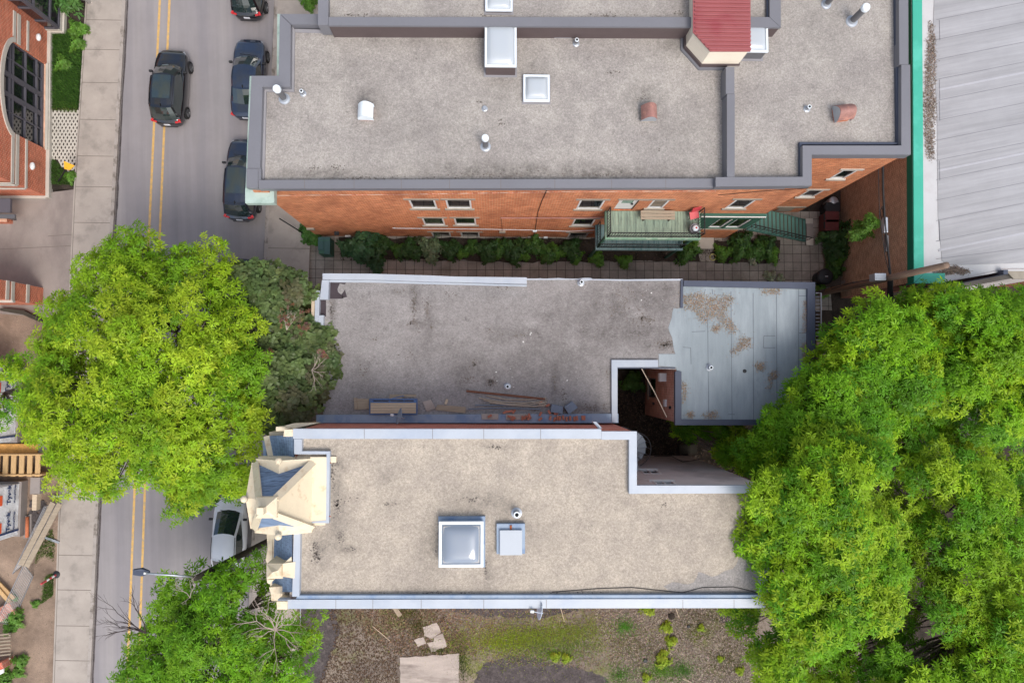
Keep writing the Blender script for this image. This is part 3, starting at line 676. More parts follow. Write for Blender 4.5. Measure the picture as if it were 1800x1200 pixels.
# skylights: curb, white frame, acrylic dome
def skylight(parent, q, ztop, zbase, curb_m, dome=M['acrylic'], fr=.09, h=.16, over=.04, nested=False):
    x0,y0 = P2(q[0],q[3],ztop); x1,y1 = P2(q[2],q[1],ztop)
    r = MB().box(x0+over,x1-over,y0+over,y1-over,zbase-.02,ztop-.08).build('skylight', curb_m, parent)
    MB().box(x0-.05,x1+.05,y0-.05,y1+.05,zbase-.02,zbase+.03).build('flashing', M['flash_grey'], r)
    f = MB()
    for a,b,c,d in ((x0,x1,y0,y0+fr),(x0,x1,y1-fr,y1),(x0,x0+fr,y0+fr,y1-fr),(x1-fr,x1,y0+fr,y1-fr)): f.box(a,b,c,d,ztop-.1,ztop)
    f.build('frame', M['vent_white'], r, bevel=.012)
    m = MB(); n = 12
    for i in range(n+1):
        for j in range(n+1):
            u,v = -1+2*i/n,-1+2*j/n; zz = ((1-u**4)*(1-v**4))**.5*h
            m.v.append(((x0+x1)/2+u*(x1-x0-2*fr)/2,(y0+y1)/2+v*(y1-y0-2*fr)/2,ztop-.05+zz))
    for i in range(n):
        for j in range(n): a=i*(n+1)+j; m.f.append((a,a+n+1,a+n+2,a+1))
    m.build('dome', dome, r, smooth=True); return r
skylight(APT,(852,40,908,117),ZD+.92,ZD,M['flash_brown'])
skylight(APT,(920,131.5,966,178),ZD+.22,ZD,M['flash_brown'],h=.2)
skylight(APT,(853,-24,901,19),ZDN+.25,ZDN,M['flash_brown'])
skylight(APT,(1302,42,1350,91),ZDE+.75,ZDE,M['galv_dark'])
# chimney pipes with white caps, short plumbing vents, curved hood vents
def pipe(parent, bxy, h, r, cap=True, m=None, zb=ZD, name='vent_pipe'):
    x,y = P2(*bxy,zb)
    o = MB().lathe((x,y,zb),[(r,0),(r,h),(r*.98,h)],16).build(name, m or M['galv_dark'], parent, smooth=False)
    MB().lathe((x,y,zb),[(r*1.9,0),(r*1.8,.03),(r*1.25,.05),(r*1.05,.16),(r*.9,.16)],16).build('collar', M['galv'], o)
    if cap: MB().lathe((x,y,zb+h-.02),[(r*1.25,0),(r*1.25,.12),(r*1.1,.17),(r*.4,.19),(r*.05,.195)],16).build('cap', M['vent_white'], o)
    else:
        MB().lathe((x,y,zb+h),[(r*1.05,-.05),(r*1.05,.004),(r*.7,.006)],14).build('rim', M['vent_white'], o)
        MB().lathe((x,y,zb+h+.008),[(r*.66,0),(r*.6,.001)],14).build('opening', M['hole'], o)
    return o
pipe(APT,(500,174),.95,.13); pipe(APT,(853.5,258),1.0,.12); pipe(APT,(1497,38),1.05,.14,zb=ZDE); pipe(APT,(1452,8),.9,.12,zb=ZDE)
pipe(APT,(533,165),.3,.075,False); pipe(APT,(1012.5,77),.35,.08,False); pipe(APT,(1418,192),.28,.08,False,zb=ZDE); pipe(APT,(852,191.5),.05,.07,False,M['galv'])
def hood(parent, c, rz, zb, top_m, front_m, base_m, w=.62, d=.66, h=.62):
    cx,cy = P2(*c,zb); R3 = Matrix.Rotation(rz,3,'Z'); T = lambda v: R3 @ Vector(v)+Vector((cx,cy,zb))
    b = MB(); b.obox((cx,cy,zb+.09),(w*.86,d*.8,.2),R3); o = b.build('hood_vent', base_m, parent)
    hoop = [(-d/2+ d*t, h*math.sin(math.pi*(.12+.80*t))**.7) for t in [i/10 for i in range(11)]]
    m = MB(); vs=[]
    for y,z in hoop: vs += [T((-w/2,y,z+.05)),T((w/2,y,z+.05)),T((-w/2,y,z+.02)),T((w/2,y,z+.02))]
    fs=[]
    for i in range(10):
        a=4*i; fs += [(a,a+1,a+5,a+4),(a+2,a+6,a+7,a+3),(a,a+4,a+6,a+2),(a+1,a+3,a+7,a+5)]
    fs += [(0,2,3,1),(40,41,43,42)]
    m.add(vs,fs).build('hood', top_m, o, smooth=False)
    for s in (-1,1):
        m = MB(); prof=[(y,z+.02) for y,z in hoop if z>.12]; pts=[T((s*w*.49,y,z)) for y,z in prof]+[T((s*w*.49,prof[-1][0],.12)),T((s*w*.49,prof[0][0],.12))]
        k=len(pts); pts2=[p-R3@Vector((s*.02,0,0)) for p in pts]
        m.add(pts+pts2,[tuple(range(k)),tuple(range(k,2*k))[::-1]]+[(i,(i+1)%k,k+(i+1)%k,k+i) for i in range(k)]); m.build('cheek', front_m, o)
    return o
hood(APT,(645,201),D2R(88),ZD,M['vent_white'],M['vent_white'],M['terracotta'])
hood(APT,(1138,203),D2R(92),ZD,M['vent_red'],M['galv'],M['cream'])
hood(APT,(1476,203),D2R(8),ZDE,M['vent_red'],M['galv'],M['terracotta'],.7,.7,.7)
# dark gravel stains that lie in irregular patches
def specks(name, parent, centres, z, m, zpx=None):
    mb = MB()
    for cx,cy,rx,ry,n in centres:
        for _ in range(int(n*1.7)):
            a = random.gauss(0,.45); b = random.gauss(0,.45); x,y = P2(cx+a*rx,cy+b*ry,z); r = random.uniform(.012,.045)
            k = random.randint(5,7); ph0 = random.random()*6
            mb.sheet([(x+r*random.uniform(.5,1.3)*math.cos(ph0+6.283*i/k),y+r*random.uniform(.5,1.2)*math.sin(ph0+6.283*i/k)) for i in range(k)], z+.004)
    return tag(mb.build(name, m, parent), kind='stuff')
specks('roof_stain', APT, [(553,297,10,6,9),(595,294,18,6,14),(640,313,60,4,26),(860,309,120,6,44),(1050,306,90,6,40),(760,60,40,4,12),(842,178,6,5,5),(880,215,12,8,8),(1130,172,14,10,10),(1160,262,6,4,3),(950,297,30,5,8),(1080,127,14,3,6)], ZD, M['stain'])
specks('roof_stain', APT, [(640,26,50,4,18),(870,26,40,5,16),(1080,26,60,5,20),(1190,24,12,6,8)], ZDN, M['stain'])
# balconies, each a deck, joists, posts and a railing
def rail(parent, pts, z, h, m, gap=.13, r=.016, name='railing', slant=0):
    mb = MB()
    for a,b in zip(pts[:-1],pts[1:]):
        a=Vector(a);b=Vector(b);L=(b-a).length;n=max(2,int(L/gap))
        mb.tube([(a.x,a.y,z+h),(b.x,b.y,z+h)],.026,6); mb.tube([(a.x,a.y,z+.1),(b.x,b.y,z+.1)],.02,6)
        for i in range(n+1): p=a+(b-a)*i/n; mb.tube([(p.x,p.y,z+.02),(p.x,p.y,z+h)],r*(2 if i in(0,n) else 1),5)
    return mb.build(name, m, parent)
def balcony(xa, xb, yb, z, dm, em, rm, name='balcony', right=True):
    d = MB(); x=xa; w=.145
    while x < xb-.02: d.box(x,min(x+w-.012,xb),yb,yS-.01,z-.04,z); x+=w
    r = d.build(name, dm, APT)
    e = MB(); e.box(xa-.06,xb+.06,yb-.07,yb-.003,z-.26,z+.01); e.box(xa-.06,xa-.003,yb,yS-.02,z-.26,z+.01); e.box(xb+.003,xb+.06,yb,yS-.02,z-.26,z+.01); e.build('fascia', em, r)
    rail(r, [(xa+.04,yS-.08),(xa+.04,yb+.04),(xb-.04,yb+.04)]+([(xb-.04,yS-.08)] if right else []), z, 1.0, rm)
    return r
zb3 = PY(1100,370,yS)[1]-.05; xa = P(1066,400,zb3).x; xb = P(1229,400,zb3).x; yb = P(1100,418,zb3).y
balcony(xa,xb,yb,zb3,M['green_deck'],M['green_paint'],M['black_metal'])
balcony(xa-.02,P(1198,438,3.4).x,yb+.04,3.4,M['teal_deck'],M['teal_deck'],M['black_metal'],right=True)
mb = MB()
for x in (xa+.05,xb-.05): mb.box(x-.06,x+.06,yb+.1,yb+.22,0,zb3-.045)
mb.build('balcony_post', M['dark_green'], APT)
# green stairwell panel with two windows, and the outside stair down to the yard
uA = PY(1231,376,yS)[0]-xW; zt = PY(1290,375,yS)[1]; zb_ = PY(1290,397,yS)[1]; uB = (xN-xW)-.02
wn = [[PY(a,382,yS)[0]-xW-.0,PY(b,382,yS)[0]-xW,PY(1280,396,yS)[1],PY(1280,380,yS)[1]] for a,b in ((1262,1288),(1293,1321))]
mb = MB(); PA = (A0[0],A0[1]-.16); PB = (A1[0],A1[1]-.16); wall(mb,(A0[0]+uA,PA[1]),(A0[0]+uB,PA[1]),zb_,zt,[[w[0]-uA,w[1]-uA,w[2],w[3]] for w in wn],.1)
mb.quad((A0[0]+uA,PA[1],zt),(A0[0]+uB,PA[1],zt),(A0[0]+uB,yS-.001,zt),(A0[0]+uA,yS-.001,zt)); mb.quad((A0[0]+uA,yS,zb_),(A0[0]+uA,PA[1],zb_),(A0[0]+uA,PA[1],zt),(A0[0]+uA,yS,zt)); mb.quad((A0[0]+uB,PA[1],zb_),(A0[0]+uB,yS,zb_),(A0[0]+uB,yS,zt),(A0[0]+uB,PA[1],zt))
gp_ = mb.build('stairwell_panel', M['dark_green'], APT)
for w in wn: window(gp_,PA,PB,w,M['white_frame'],M['pane'],fw=.09,depth=.1)
wbox(MB(),PA,PB,uA,uB+.02,.0,.04,zt-.06,zt+.03).build('cap_strip', M['white_frame'], gp_)
wbox(MB(),PA,PB,uA,uB-.1,-.16,.03,zb_-.12,zb_-.003).build('cap_strip', M['sill'], gp_)
st = MB(); z0,z1 = 3.45,.15; a0 = P2(1316,402,z0); a1 = P2(1405,422,.3); yt0 = yS+.55; n = 15
xs0,xs1 = A1[0]+.03, P(1408,400,0).x
yk0,yk1 = P(1400,424,0).y, P(1400,388,0).y
stp = None; mb = MB()
for i in range(n):
    t=i/(n-1); x = xs0+(xs1-xs0)*t; z = z0+(z1-z0)*t; w=(xs1-xs0)/(n-1)
    mb.box(x-.02,x+w*.80,yk0,yk1,z-.04,z)
stp = mb.build('stair', M['stair_green'], APT); nz_=MB()
for i in range(n):
    t=i/(n-1); x = xs0+(xs1-xs0)*t; z = z0+(z1-z0)*t; w=(xs1-xs0)/(n-1); nz_.box(x+w*.62,x+w*.805,yk0+.01,yk1-.01,z-.03,z+.004)
tag(nz_.build('tread_nosing', M['wood_dark'], stp),kind='stuff')
mb = MB()
for y in (yk0-.05,yk1+.01):
    mb.add([(xs0-.02,y,z0+.02),(xs1+.2,y,z1+.02),(xs1+.2,y,z1-.15),(xs0-.02,y,z0-.22),(xs0-.02,y+.04,z0+.02),(xs1+.2,y+.04,z1+.02),(xs1+.2,y+.04,z1-.15),(xs0-.02,y+.04,z0-.22)],[(0,1,5,4),(3,7,6,2),(0,3,2,1),(4,5,6,7),(0,4,7,3),(1,2,6,5)])
mb.build('stringer', M['stair_green'], stp)
mb = MB(); y=yk0-.03
mb.tube([(xs0,y,z0+.95),(xs1+.2,y,z1+.95)],.025,6); mb.tube([(xs0,y,z0+.5),(xs1+.2,y,z1+.5)],.015,6)
for i in range(0,n+1,1): t=i/n; mb.tube([(xs0+(xs1+.1-xs0)*t,y,z0+(z1-z0)*t),(xs0+(xs1+.1-xs0)*t,y,z0+(z1-z0)*t+.95)],.012 if i%3 else .02,5)
mb.build('handrail', M['black_metal'], stp)
sl = MB(); xl = xs1+.22; sl.box(xl,xl+.42,yk0-.25,yk1+.1,0,.14); sb = sl.build('bottom_step', M['foundation'], APT)
MB().box(xl+.0,xl+.42,yk0-.25,yk0+.15,.143,.16).build('stone_cap', M['stone'], sb); MB().box(xl,xl+.42,yk1-.2,yk1+.1,.143,.16).build('stone_cap', M['stone'], sb)
mb = MB(); x0=P(1245,420,.2).x; mb.box(P(1226,432,.2).x,P(1255,432,.2).x,P(1240,437,.2).y,yS-.02,0,.2); mb.build('door_step', M['stone'], APT)
# little fixtures on the south wall
def fix(name, pxx, pyy, w, h, m, d=.1, Y=None):
    Y = Y if Y is not None else yS; x,z = PY(pxx,pyy,Y); return MB().box(x-w/2,x+w/2,Y-d,Y-.002,z-h/2,z+h/2).build(name, m, APT)
fix('wall_box',612,414,.32,.2,M['white_frame']); fix('wall_box',546,401,.4,.22,M['sill']); fix('wall_lamp',592,407,.24,.16,M['plastic_black'],.2); fix('meter_box',932,416,.3,.3,M['sill'],.12); fix('meter_box',945,417,.28,.16,M['vent_white'],.1); fix('meter_box',959,416,.22,.12,M['vent_white'],.1); fix('meter_box',883,406,.34,.28,M['sill'],.12); fix('meter_box',940,404.5,.22,.2,M['vent_white'],.1); fix('wall_lamp',1335,420,.2,.12,M['plastic_white'],.16,yS) if False else None
mb = MB()
def wallline(pts, r, m, name, q=.03):
    mb = MB(); mb.tube([(PY(a,b,yS-q)[0],yS-q,PY(a,b,yS-q)[1]) for a,b in pts], r, 6); return mb.build(name, m, APT)
wallline([(690,401),(860,403),(938,404.5),(1000,406.5),(1050,404)],.016,M['vent_white'],'wall_cable')
wallline([(880,383),(962,383),(1010,383),(1062,382)],.035,M['vent_red'],'wall_pipe',.06)
wallline([(881,383),(883,406)],.014,M['pipe_rust'],'wall_pipe')
wallline([(961,335),(953,352),(946,372),(943,390),(941,405),(938,416)],.016,M['cable'],'wall_cable')
wallline([(455,344),(700,342),(1000,337),(1260,336)],.012,M['brick_old'],'wall_cable',.02)
wallline([(1262,343),(1340,336),(1424,331)],.012,M['cable'],'wall_cable',.02)
# ------------------------------------------------------------------ the middle house: two storeys, worn gravel roof, blue-grey membrane annex
ZM = 6.9
MID = thing('flat_roofed_house', 'low house between its neighbours with worn dark gravel roof and pale blue-grey rear annex roof', 'building', (*P2(850,600,0),0))
xm0 = P(566,600,ZM).x
MP = px([(566,486),(925,487),(1200,491),(1432,496),(1432,745),(1188,745),(1188,647),(1083,647),(1083,741),(566,741)], ZM)
MPd = inset(MP,.06)
aW = MPd[5]; aW2 = MPd[6]                       # west wall of the annex, in the light well
A,B = aW2,aW
def oL(x0,y0,x1,y1): a=PL(x0,y0,A,B); b=PL(x1,y1,A,B); return [min(a[0],b[0]),max(a[0],b[0]),min(a[1],b[1]),max(a[1],b[1])]
wv = oL(1137,668,1149,703); wv=[.55,1.6,1.0,2.6]
mb = MB(); wall(mb,A,B,0,ZM-.05,[wv],.06)
for i in range(len(MPd)):
    p,q = MPd[i],MPd[(i+1)%len(MPd)]
    if i==5: continue
    mb.quad((*p,0),(*q,0),(*q,ZM-.05),(*p,ZM-.05))
mb.build('wall', M['brick_old'], MID)
window(MID,A,B,wv,M['dark_frame'],M['pane'],M['sill'],depth=.06)
def fixL(name, pxx, pyy, w, h, m, d=.3):
    u,z = PL(pxx,pyy,A,B); return wbox(MB(),A,B,u-w/2,u+w/2,.002,d,z-h/2,z+h/2).build(name,m,MID)
fixL('air_conditioner',1170,663,.42,.34,M['vent_white'],.35); fixL('wall_box',1171,708,.36,.3,M['vent_white'],.12); fixL('wall_lamp',1150,709,.12,.2,M['plastic_black'],.1); fixL('wall_lamp',1179,716,.14,.14,M['plastic_black'],.08)
MB().sheet(px([(568,488),(1199,492),(1199,650),(1081,645),(1081,740),(568,740)],ZM), ZM-.02).build('gravel_roof', M['gravel_mid'], MID)
MB().sheet(px([(1197,494),(1431,497),(1431,744),(1189,744),(1189,648),(1197,600)],ZM), ZM-.016).build('annex_roof', M['membrane'], MID)
MB().prism(px(wob([(1184,541),(1200,541),(1200,624),(1189,626),(1178,585),(1176,575)],1.5,8),ZM), ZM-.03, ZM-.008).build('membrane_patch', M['membrane'], MID)
MB().prism(px([(1158,622),(1200,622),(1200,655),(1192,655),(1188,645),(1158,643)],ZM), ZM-.03, ZM+.002).build('membrane_patch', M['membrane'], MID)
def band(name, a, b, z, th, m, parent): 
    mb=MB(); mb.band(px(a,z),px(b,z),z-th,z); return mb.build(name,m,parent)
# white parapet cap along the path and broken caps at the street corner
mb=MB(); mb.band(px([(567,480.5),(650,481),(755,484),(800,486),(926,487.5)],ZM+.35),px([(567,491),(650,491.5),(755,495),(800,496),(926,499)],ZM+.35),ZM-.1,ZM+.35); cp=mb.build('parapet_cap', M['coping_white'], MID)
mb=MB(); mb.band(px([(578,492),(650,492.5),(755,496),(926,500.5)],ZM+.2),px([(578,495.5),(650,496),(755,499),(926,503)],ZM+.2),ZM-.05,ZM+.15); mb.build('flashing', M['coping_white'], cp)
band('parapet_cap',[(566,492),(562,526)],[(578,492),(577,526)],ZM+.3,.32,M['coping_white'],MID)
band('parapet_cap',[(554,511),(553,566)],[(562,511),(560,566)],ZM+.25,.6,M['coping_white'],MID)
band('parapet_board',[(548,510),(547,556)],[(553.5,510),(552.5,556)],ZM+.2,.6,M['wood_pale'],MID)
band('parapet_cap',[(561,554),(560,574)],[(569,554),(568,574)],ZM+.2,.3,M['coping_white'],MID)
MB().prism(px([(553,527),(573,527),(573,556),(561,556)],ZM), ZM-.03, ZM-.01).build('tar_patch', M['tar'], MID)
MB().prism(px([(578,495),(609,495),(606,500),(597,498),(593,508),(594,513),(600,518),(606,509),(610,522),(604,523),(600,515),(602,525),(578,525)],ZM), ZM-.03, ZM-.012).build('tar_patch', M['tar'], MID)
mb=MB(); mb.band(px([(926,489.5),(1010,490),(1100,491),(1200,490)],ZM+.02),px([(926,492),(1010,491.5),(1100,493.5),(1200,493)],ZM+.02),ZM-.1,ZM+.03); mb.build('edge_flashing', M['coping_white'], MID)
mb=MB(); mb.prism(px(wob([(925,490),(1005,489),(1018,494),(1040,492),(1040,489)],.8,8),ZM),ZM-.05,ZM+.025); mb.build('edge_flashing', M['coping_white'], MID)
# annex copings
mb=MB(); mb.band(px([(1202,493),(1433,496),(1433,747),(1187,747),(1187,653)],ZM+.12),px([(1202,503),(1419.5,507.5),(1419.5,737.5),(1198,737.5),(1198,653)],ZM+.12),ZM-.12,ZM+.12); mb.build('annex_coping', M['coping_dark'], MID)
band('annex_coping',[(1197,491),(1196,541)],[(1201,491),(1200.5,541)],ZM+.06,.1,M['coping_dark'],MID)
band('edge_flashing',[(1086,647.5),(1187,647.5)],[(1086,645),(1187,645)],ZM+.0,.1,M['coping_dark'],MID)
# light well copings
mb=MB(); mb.band(px([(1157,645),(1085.5,645),(1085.5,742)],ZM+.15),px([(1157,632.5),(1075,632.5),(1075.5,742)],ZM+.15),ZM-.1,ZM+.15); mb.build('well_coping', M['coping_white'], MID)
band('well_coping',[(1087,743),(556,743)],[(1087,727),(556,729)],ZM+.1,.25,M['coping_blue'],MID)
# membrane seams, leaf drifts, drains
mb=MB()
for x0,y0,x1,y1 in ((1244,560,1246,737),(1285,512,1287,737),(1324,515,1325,737),(1365,516,1366,737),(1404,508,1404,700),(1200,610,1214,611),(1214,611,1215,640),(1216,583,1240,582),(1343,590,1363,590),(1343,590,1342,611),(1342,611,1363,611),(1404,585,1418,585),(1404,520,1418,520),(1238,517,1240,508),(1253,517,1252,508),(1280,728,1292,728)):
    a=Vector(P2(x0,y0,ZM));b=Vector(P2(x1,y1,ZM));e=(b-a).normalized();n=Vector((-e.y,e.x))*.012
    mb.sheet([tuple(a-n),tuple(b-n),tuple(b+n),tuple(a+n)], ZM-.011)
mb.build('roof_seam', M['seam'], MID)
DV=[];DT=[]
for pts,_n in [([(1201,520),(1225,516),(1250,522),(1268,524),(1280,520),(1292,522),(1280,536),(1276,548),(1286,562),(1294,582),(1284,584),(1270,570),(1258,556),(1240,566),(1228,560),(1222,546),(1203,544)],0),([(1250,576),(1262,572),(1264,580),(1252,584)],0),([(1300,596),(1316,594),(1320,606),(1308,614),(1292,622),(1284,618),(1298,610)],0),([(1328,640),(1340,638),(1344,648),(1332,651)],0),([(1355,652),(1368,650),(1366,664),(1356,668),(1354,684),(1350,686),(1352,668)],0),([(1338,508),(1368,508),(1370,517),(1340,515)],0),([(1412,530),(1418,532),(1418,580),(1413,584)],0),([(1412,600),(1418,600),(1418,640),(1413,632)],0),([(1234,726),(1262,726),(1262,735),(1236,735)],0),([(1209,726),(1219,727),(1218,733),(1211,733)],0),([(1200,672),(1204,674),(1204,710),(1200,706)],0)]:
    pl=px(wob(pts,2.5,5),ZM); ar=abs(.5*sum(pl[i-1][0]*pl[i][1]-pl[i][0]*pl[i-1][1] for i in range(len(pl))))
    v,c=litter(pl,int(120+ar*1100),ZM-.02,.024,S(172,150,130),.3,.07); DV.append(v);DT.append(c)
    c0=np.mean(np.array(pl),0); pl2=[tuple(c0+(np.array(q)-c0)*1.3) for q in pl]; v,c=litter(pl2,int(30+ar*260),ZM-.02,.02,S(156,136,120),.3,.16); DV.append(v);DT.append(c)
tag(quads('leaf_drift',np.concatenate(DV),np.concatenate(DT),M['leaf_dark'],MID),kind='stuff')
pipe(MID,(1247,646),.28,.09,False,zb=ZM-.016); pipe(MID,(1021,497),.3,.09,False,zb=ZM); pipe(MID,(892,679),.3,.09,False,zb=ZM)
x,y=P2(1309,652,ZM); MB().lathe((x,y,ZM-.016),[(.09,0),(.09,.03),(.05,.035)],14).build('roof_drain', M['plastic_black'], MID)
specks('roof_stain', MID, [(728,530,5,32,42),(727,567,14,6,23),(750,545,7,24,32),(758,575,3,10,5),(700,512,14,5,9),(583,548,5,20,28),(790,516,12,6,6),(863,672,10,9,42),(833,640,6,10,14),(826,667,18,8,21),(640,655,10,14,9),(735,580,5,14,7),(857,580,12,6,9),(905,590,40,8,12),(660,595,8,6,4),(718,625,16,8,7),(975,668,3,26,15),(990,692,8,16,15),(1040,717,26,9,42),(1068,655,8,5,9),(1130,560,22,16,62),(1100,530,30,26,25),(1170,606,14,8,62),(1082,540,20,16,11),(880,507,24,4,9),(770,500,60,3,12),(1050,560,80,40,21),(1090,510,60,20,16)], ZM-.02, M['stain'])
specks('bird_droppings', MID, [(927,598,60,20,2),(1020,650,60,40,3),(870,650,60,30,3),(1150,520,80,40,4)], ZM-.02, M['white_frame'])
mb=MB(); mb.tube([P(1128,648,ZM+.1),P(1150,688,ZM-.4),P(1172,733,ZM-.1)],.022,6); mb.build('cable', M['hose_grey'], MID)
# ------------------------------------------------------------------ the mansard house (south)
ZL, ZLD = 11.2, 10.95
LOW = thing('mansard_house', 'tall house with pale beige gravel roof, white copings and cream metal turret over blue slate', 'building', (*P2(900,900,0),0))
LO = px([(517,754),(1118.5,757),(1118.5,854),(1352,854),(1352,1067),(490,1069),(513,1045),(516,800)], ZL)
Ld = inset(LO,.06)
p1,p2_ = Ld[2],Ld[3]                            # north-facing stucco wall in the yard: goes from east to west
A,B = p2_,p1
def oS(x0,x1,y0,y1):
    a=PL(x0,y0,A,B); b=PL(x1,y0,A,B); c=PL((x0+x1)/2,y1,A,B); return [min(a[0],b[0]),max(a[0],b[0]),min(a[1],c[1]),max(a[1],c[1])]
sw = [oS(1122,1152,826,832.5),oS(1146,1181,846,851.5)]; print('stucco windows',sw)
mb=MB(); wall(mb,A,B,0,ZL-.1,sw,.04); mb.build('stucco_wall', M['stucco'], LOW)
mb=MB()
for i in range(len(Ld)):
    if i==2: continue
    p,q=Ld[i],Ld[(i+1)%len(Ld)]; mb.quad((*p,0),(*q,0),(*q,ZL-.1),(*p,ZL-.1))
mb.build('wall', M['brick_red'], LOW)
for o in sw: window(LOW,A,B,o,M['white_frame'],M['pane_blue'],M['white_frame'],mull=1,depth=.03,fw=.06)
MB().sheet(px([(518,756),(1112,760),(1112,861),(1345,861),(1345,1060),(505,1060),(520,800)],ZL), ZLD).build('gravel_roof', M['gravel_low'], LOW)
mb=MB(); mb.band(px([(515,753.5),(1057,754)],ZL+.08),px([(515,771),(1057,771)],ZL+.08),ZL-.3,ZL+.08); c1=mb.build('coping', M['coping_white'], LOW)
mb=MB(); mb.band(px([(1057.3,758),(1119.5,758),(1119.5,853),(1336,853)],ZL),px([(1057.3,772.5),(1106,772.5),(1106,867.5),(1336,866.5)],ZL),ZL-.3,ZL); mb.build('coping', M['coping_white'], LOW)
mb=MB(); mb.band(px([(1336,853),(1352,853),(1352,1068),(488,1069.5)],ZL),px([(1336,866.5),(1337,866.5),(1337,1052),(488,1053.5)],ZL),ZL-.3,ZL); c2=mb.build('coping', M['coping_white'], LOW)
mb=MB(); mb.band(px([(1337,1051),(520,1052.5)],ZL-.05),px([(1337,1045),(523,1046)],ZL-.05),ZL-.27,ZL-.05); mb.build('coping_flashing', M['coping_blue'], LOW)
mb=MB(); mb.band(px([(513.5,1048),(516.5,935)],ZL),px([(526,1048),(528,935)],ZL),ZL-.3,ZL); mb.build('coping', M['coping_white'], LOW)
mb=MB(); mb.band(px([(517,771.5),(517,798)],ZL),px([(530.5,771.5),(530.5,798)],ZL),ZL-.3,ZL); mb.build('coping', M['coping_white'], LOW)
mb=MB()
for x in (590,655,740,850,960,1290,1200): mb.sheet(px([(x,1069),(x+.7,1069),(x+.7,1053.5),(x,1053.5)],ZL+.004),ZL+.004)
for x in (640,760,850,950): mb.sheet(px([(x,753.6),(x+.7,753.6),(x+.7,771),(x,771)],ZL+.084),ZL+.084)
mb.build('coping_seam', M['joint'], c2)
# sloping end pieces beside the red party wall, and its white marks
mb=MB(); mb.prism(px([(1042,741),(1048,741),(1058,752),(1052,753)],ZL-.3),ZL-.6,ZL-.25); mb.build('wall_cap', M['coping_white'], LOW)
# blue slate mansard front: two fields each side of the turret
def slope(name, a, b, za, zb_, m, parent=LOW):   # a: upper edge px at za, b: lower edge px at zb_
    U=[P(x,y,za) for x,y in a]; Lw=[P(x,y,zb_) for x,y in b]; mb=MB(); n=len(U)
    vs=[tuple(v) for v in U]+[tuple(v) for v in Lw]+[(v.x,v.y,v.z-.15) for v in U]+[(v.x,v.y,v.z-.15) for v in Lw]
    fs=[]
    for i in range(n-1): fs += [(i,n+i,n+i+1,i+1),(2*n+i,2*n+i+1,3*n+i+1,3*n+i),(n+i,3*n+i,3*n+i+1,n+i+1),(i,i+1,2*n+i+1,2*n+i)]
    fs += [(0,2*n,3*n,n),(n-1,2*n-1,4*n-1,3*n-1)]
    return mb.add(vs,fs).build(name,m,parent)
zs=9.6
slope('slate_roof',[(516,765),(516,803)],[(472,766),(480,806)],ZL-.1,zs,M['slate'])
slope('slate_roof',[(513,925),(513,1040)],[(482,925),(478,1040)],ZL-.1,zs,M['slate'])
def cbar(name, a, b, w, z, h, m=M['cream'], parent=LOW):
    pa,pb=P(*a,z),P(*b,z); e=(pb-pa).normalized(); n=Vector((-e.y,e.x,0))*w/2
    return MB().prism([tuple((pa+n)[:2]),tuple((pb+n)[:2]),tuple((pb-n)[:2]),tuple((pa-n)[:2])],z-h,z).build(name,m,parent)
cbar('eave_trim',(468.5,766),(477,806),.26,zs+.05,.35)
cbar('eave_trim',(464.5,768),(466,812),.14,zs-.3,.3,M['coping_blue'])
cbar('eave_trim',(480,938),(482,992),.26,zs+.05,.35)
# lower front wall and cornice brackets under the eave
mb=MB(); q=px([(470,760),(478,806),(466,940),(474,1058),(517,1058),(517,760)],zs); mb.prism(q,0,zs-.2); mb.build('front_wall', M['cream'], LOW)
for (cx,cy) in ((496,1063),):
    mb=MB(); mb.prism(px([(486,1056.5),(505,1056.5),(505,1070.5),(487,1070.5)],ZL+.06),ZL-.9,ZL+.06); mb.build('corner_bracket', M['cream'], LOW)
mb=MB(); mb.prism(px([(500,754.5),(515,754.5),(515,767),(498,767)],ZL+.06),ZL-.9,ZL+.06); mb.build('corner_bracket', M['cream'], LOW)
mb=MB(); mb.prism(px([(485,750),(512,750),(508,757),(485,757.5)],ZL-.5),ZL-1.1,ZL-.5); mb.prism(px([(500,748),(515,744),(560,743),(516,753)],ZL-.45),ZL-.9,ZL-.45); mb.build('corner_bracket', M['cream'], LOW)
mb=MB(); mb.prism(px([(473,1032),(497,1030),(497,1043),(476,1043)],ZL-.8),ZL-1.8,ZL-.8); mb.prism(px([(494,1032),(506,1027),(508,1055),(497,1056)],ZL-.85),ZL-1.7,ZL-.85); mb.build('corner_bracket', M['cream'], LOW)
mb=MB(); mb.prism(px([(498,1038),(501,1037),(505,1056),(501,1056)],ZL-.8),ZL-.85,ZL-.78); mb.build('bracket_moulding', M['wood_pale'], LOW)
# ---- the turret: square body, three low gables with round finials, pyramid cap
TZ = 11.15
e4 = [P2(449,813,TZ),P2(552,813,TZ),P2(546,928,TZ),P2(448,929,TZ)]   # NW NE SE SW at the eave
tx0=(e4[0][0]+e4[3][0])/2; tx1=(e4[1][0]+e4[2][0])/2; ty1=e4[0][1]; ty0=e4[3][1]; cx=(tx0+tx1)/2; cy=(ty0+ty1)/2
TUR = MB().box(tx0+.22,tx1+.55,ty0+.22,ty1-.05,5.5,TZ-.25).build('turret', M['cream'], LOW)
m=MB(); m.box(tx0+.05,tx1+.9,ty1-.02,ty1+.22,TZ-.5,TZ-.12); m.box(tx0+.1,tx1+.5,ty0+.1,ty1-.1,TZ-.32,TZ-.12); m.build('cornice', M['cream'], TUR)
ap = P(466,893,13.45)
hw = .30
cap0 = [(ap.x+sx*hw,ap.y+sy*hw,13.2) for sx,sy in ((-1,1),(1,1),(1,-1),(-1,-1))]
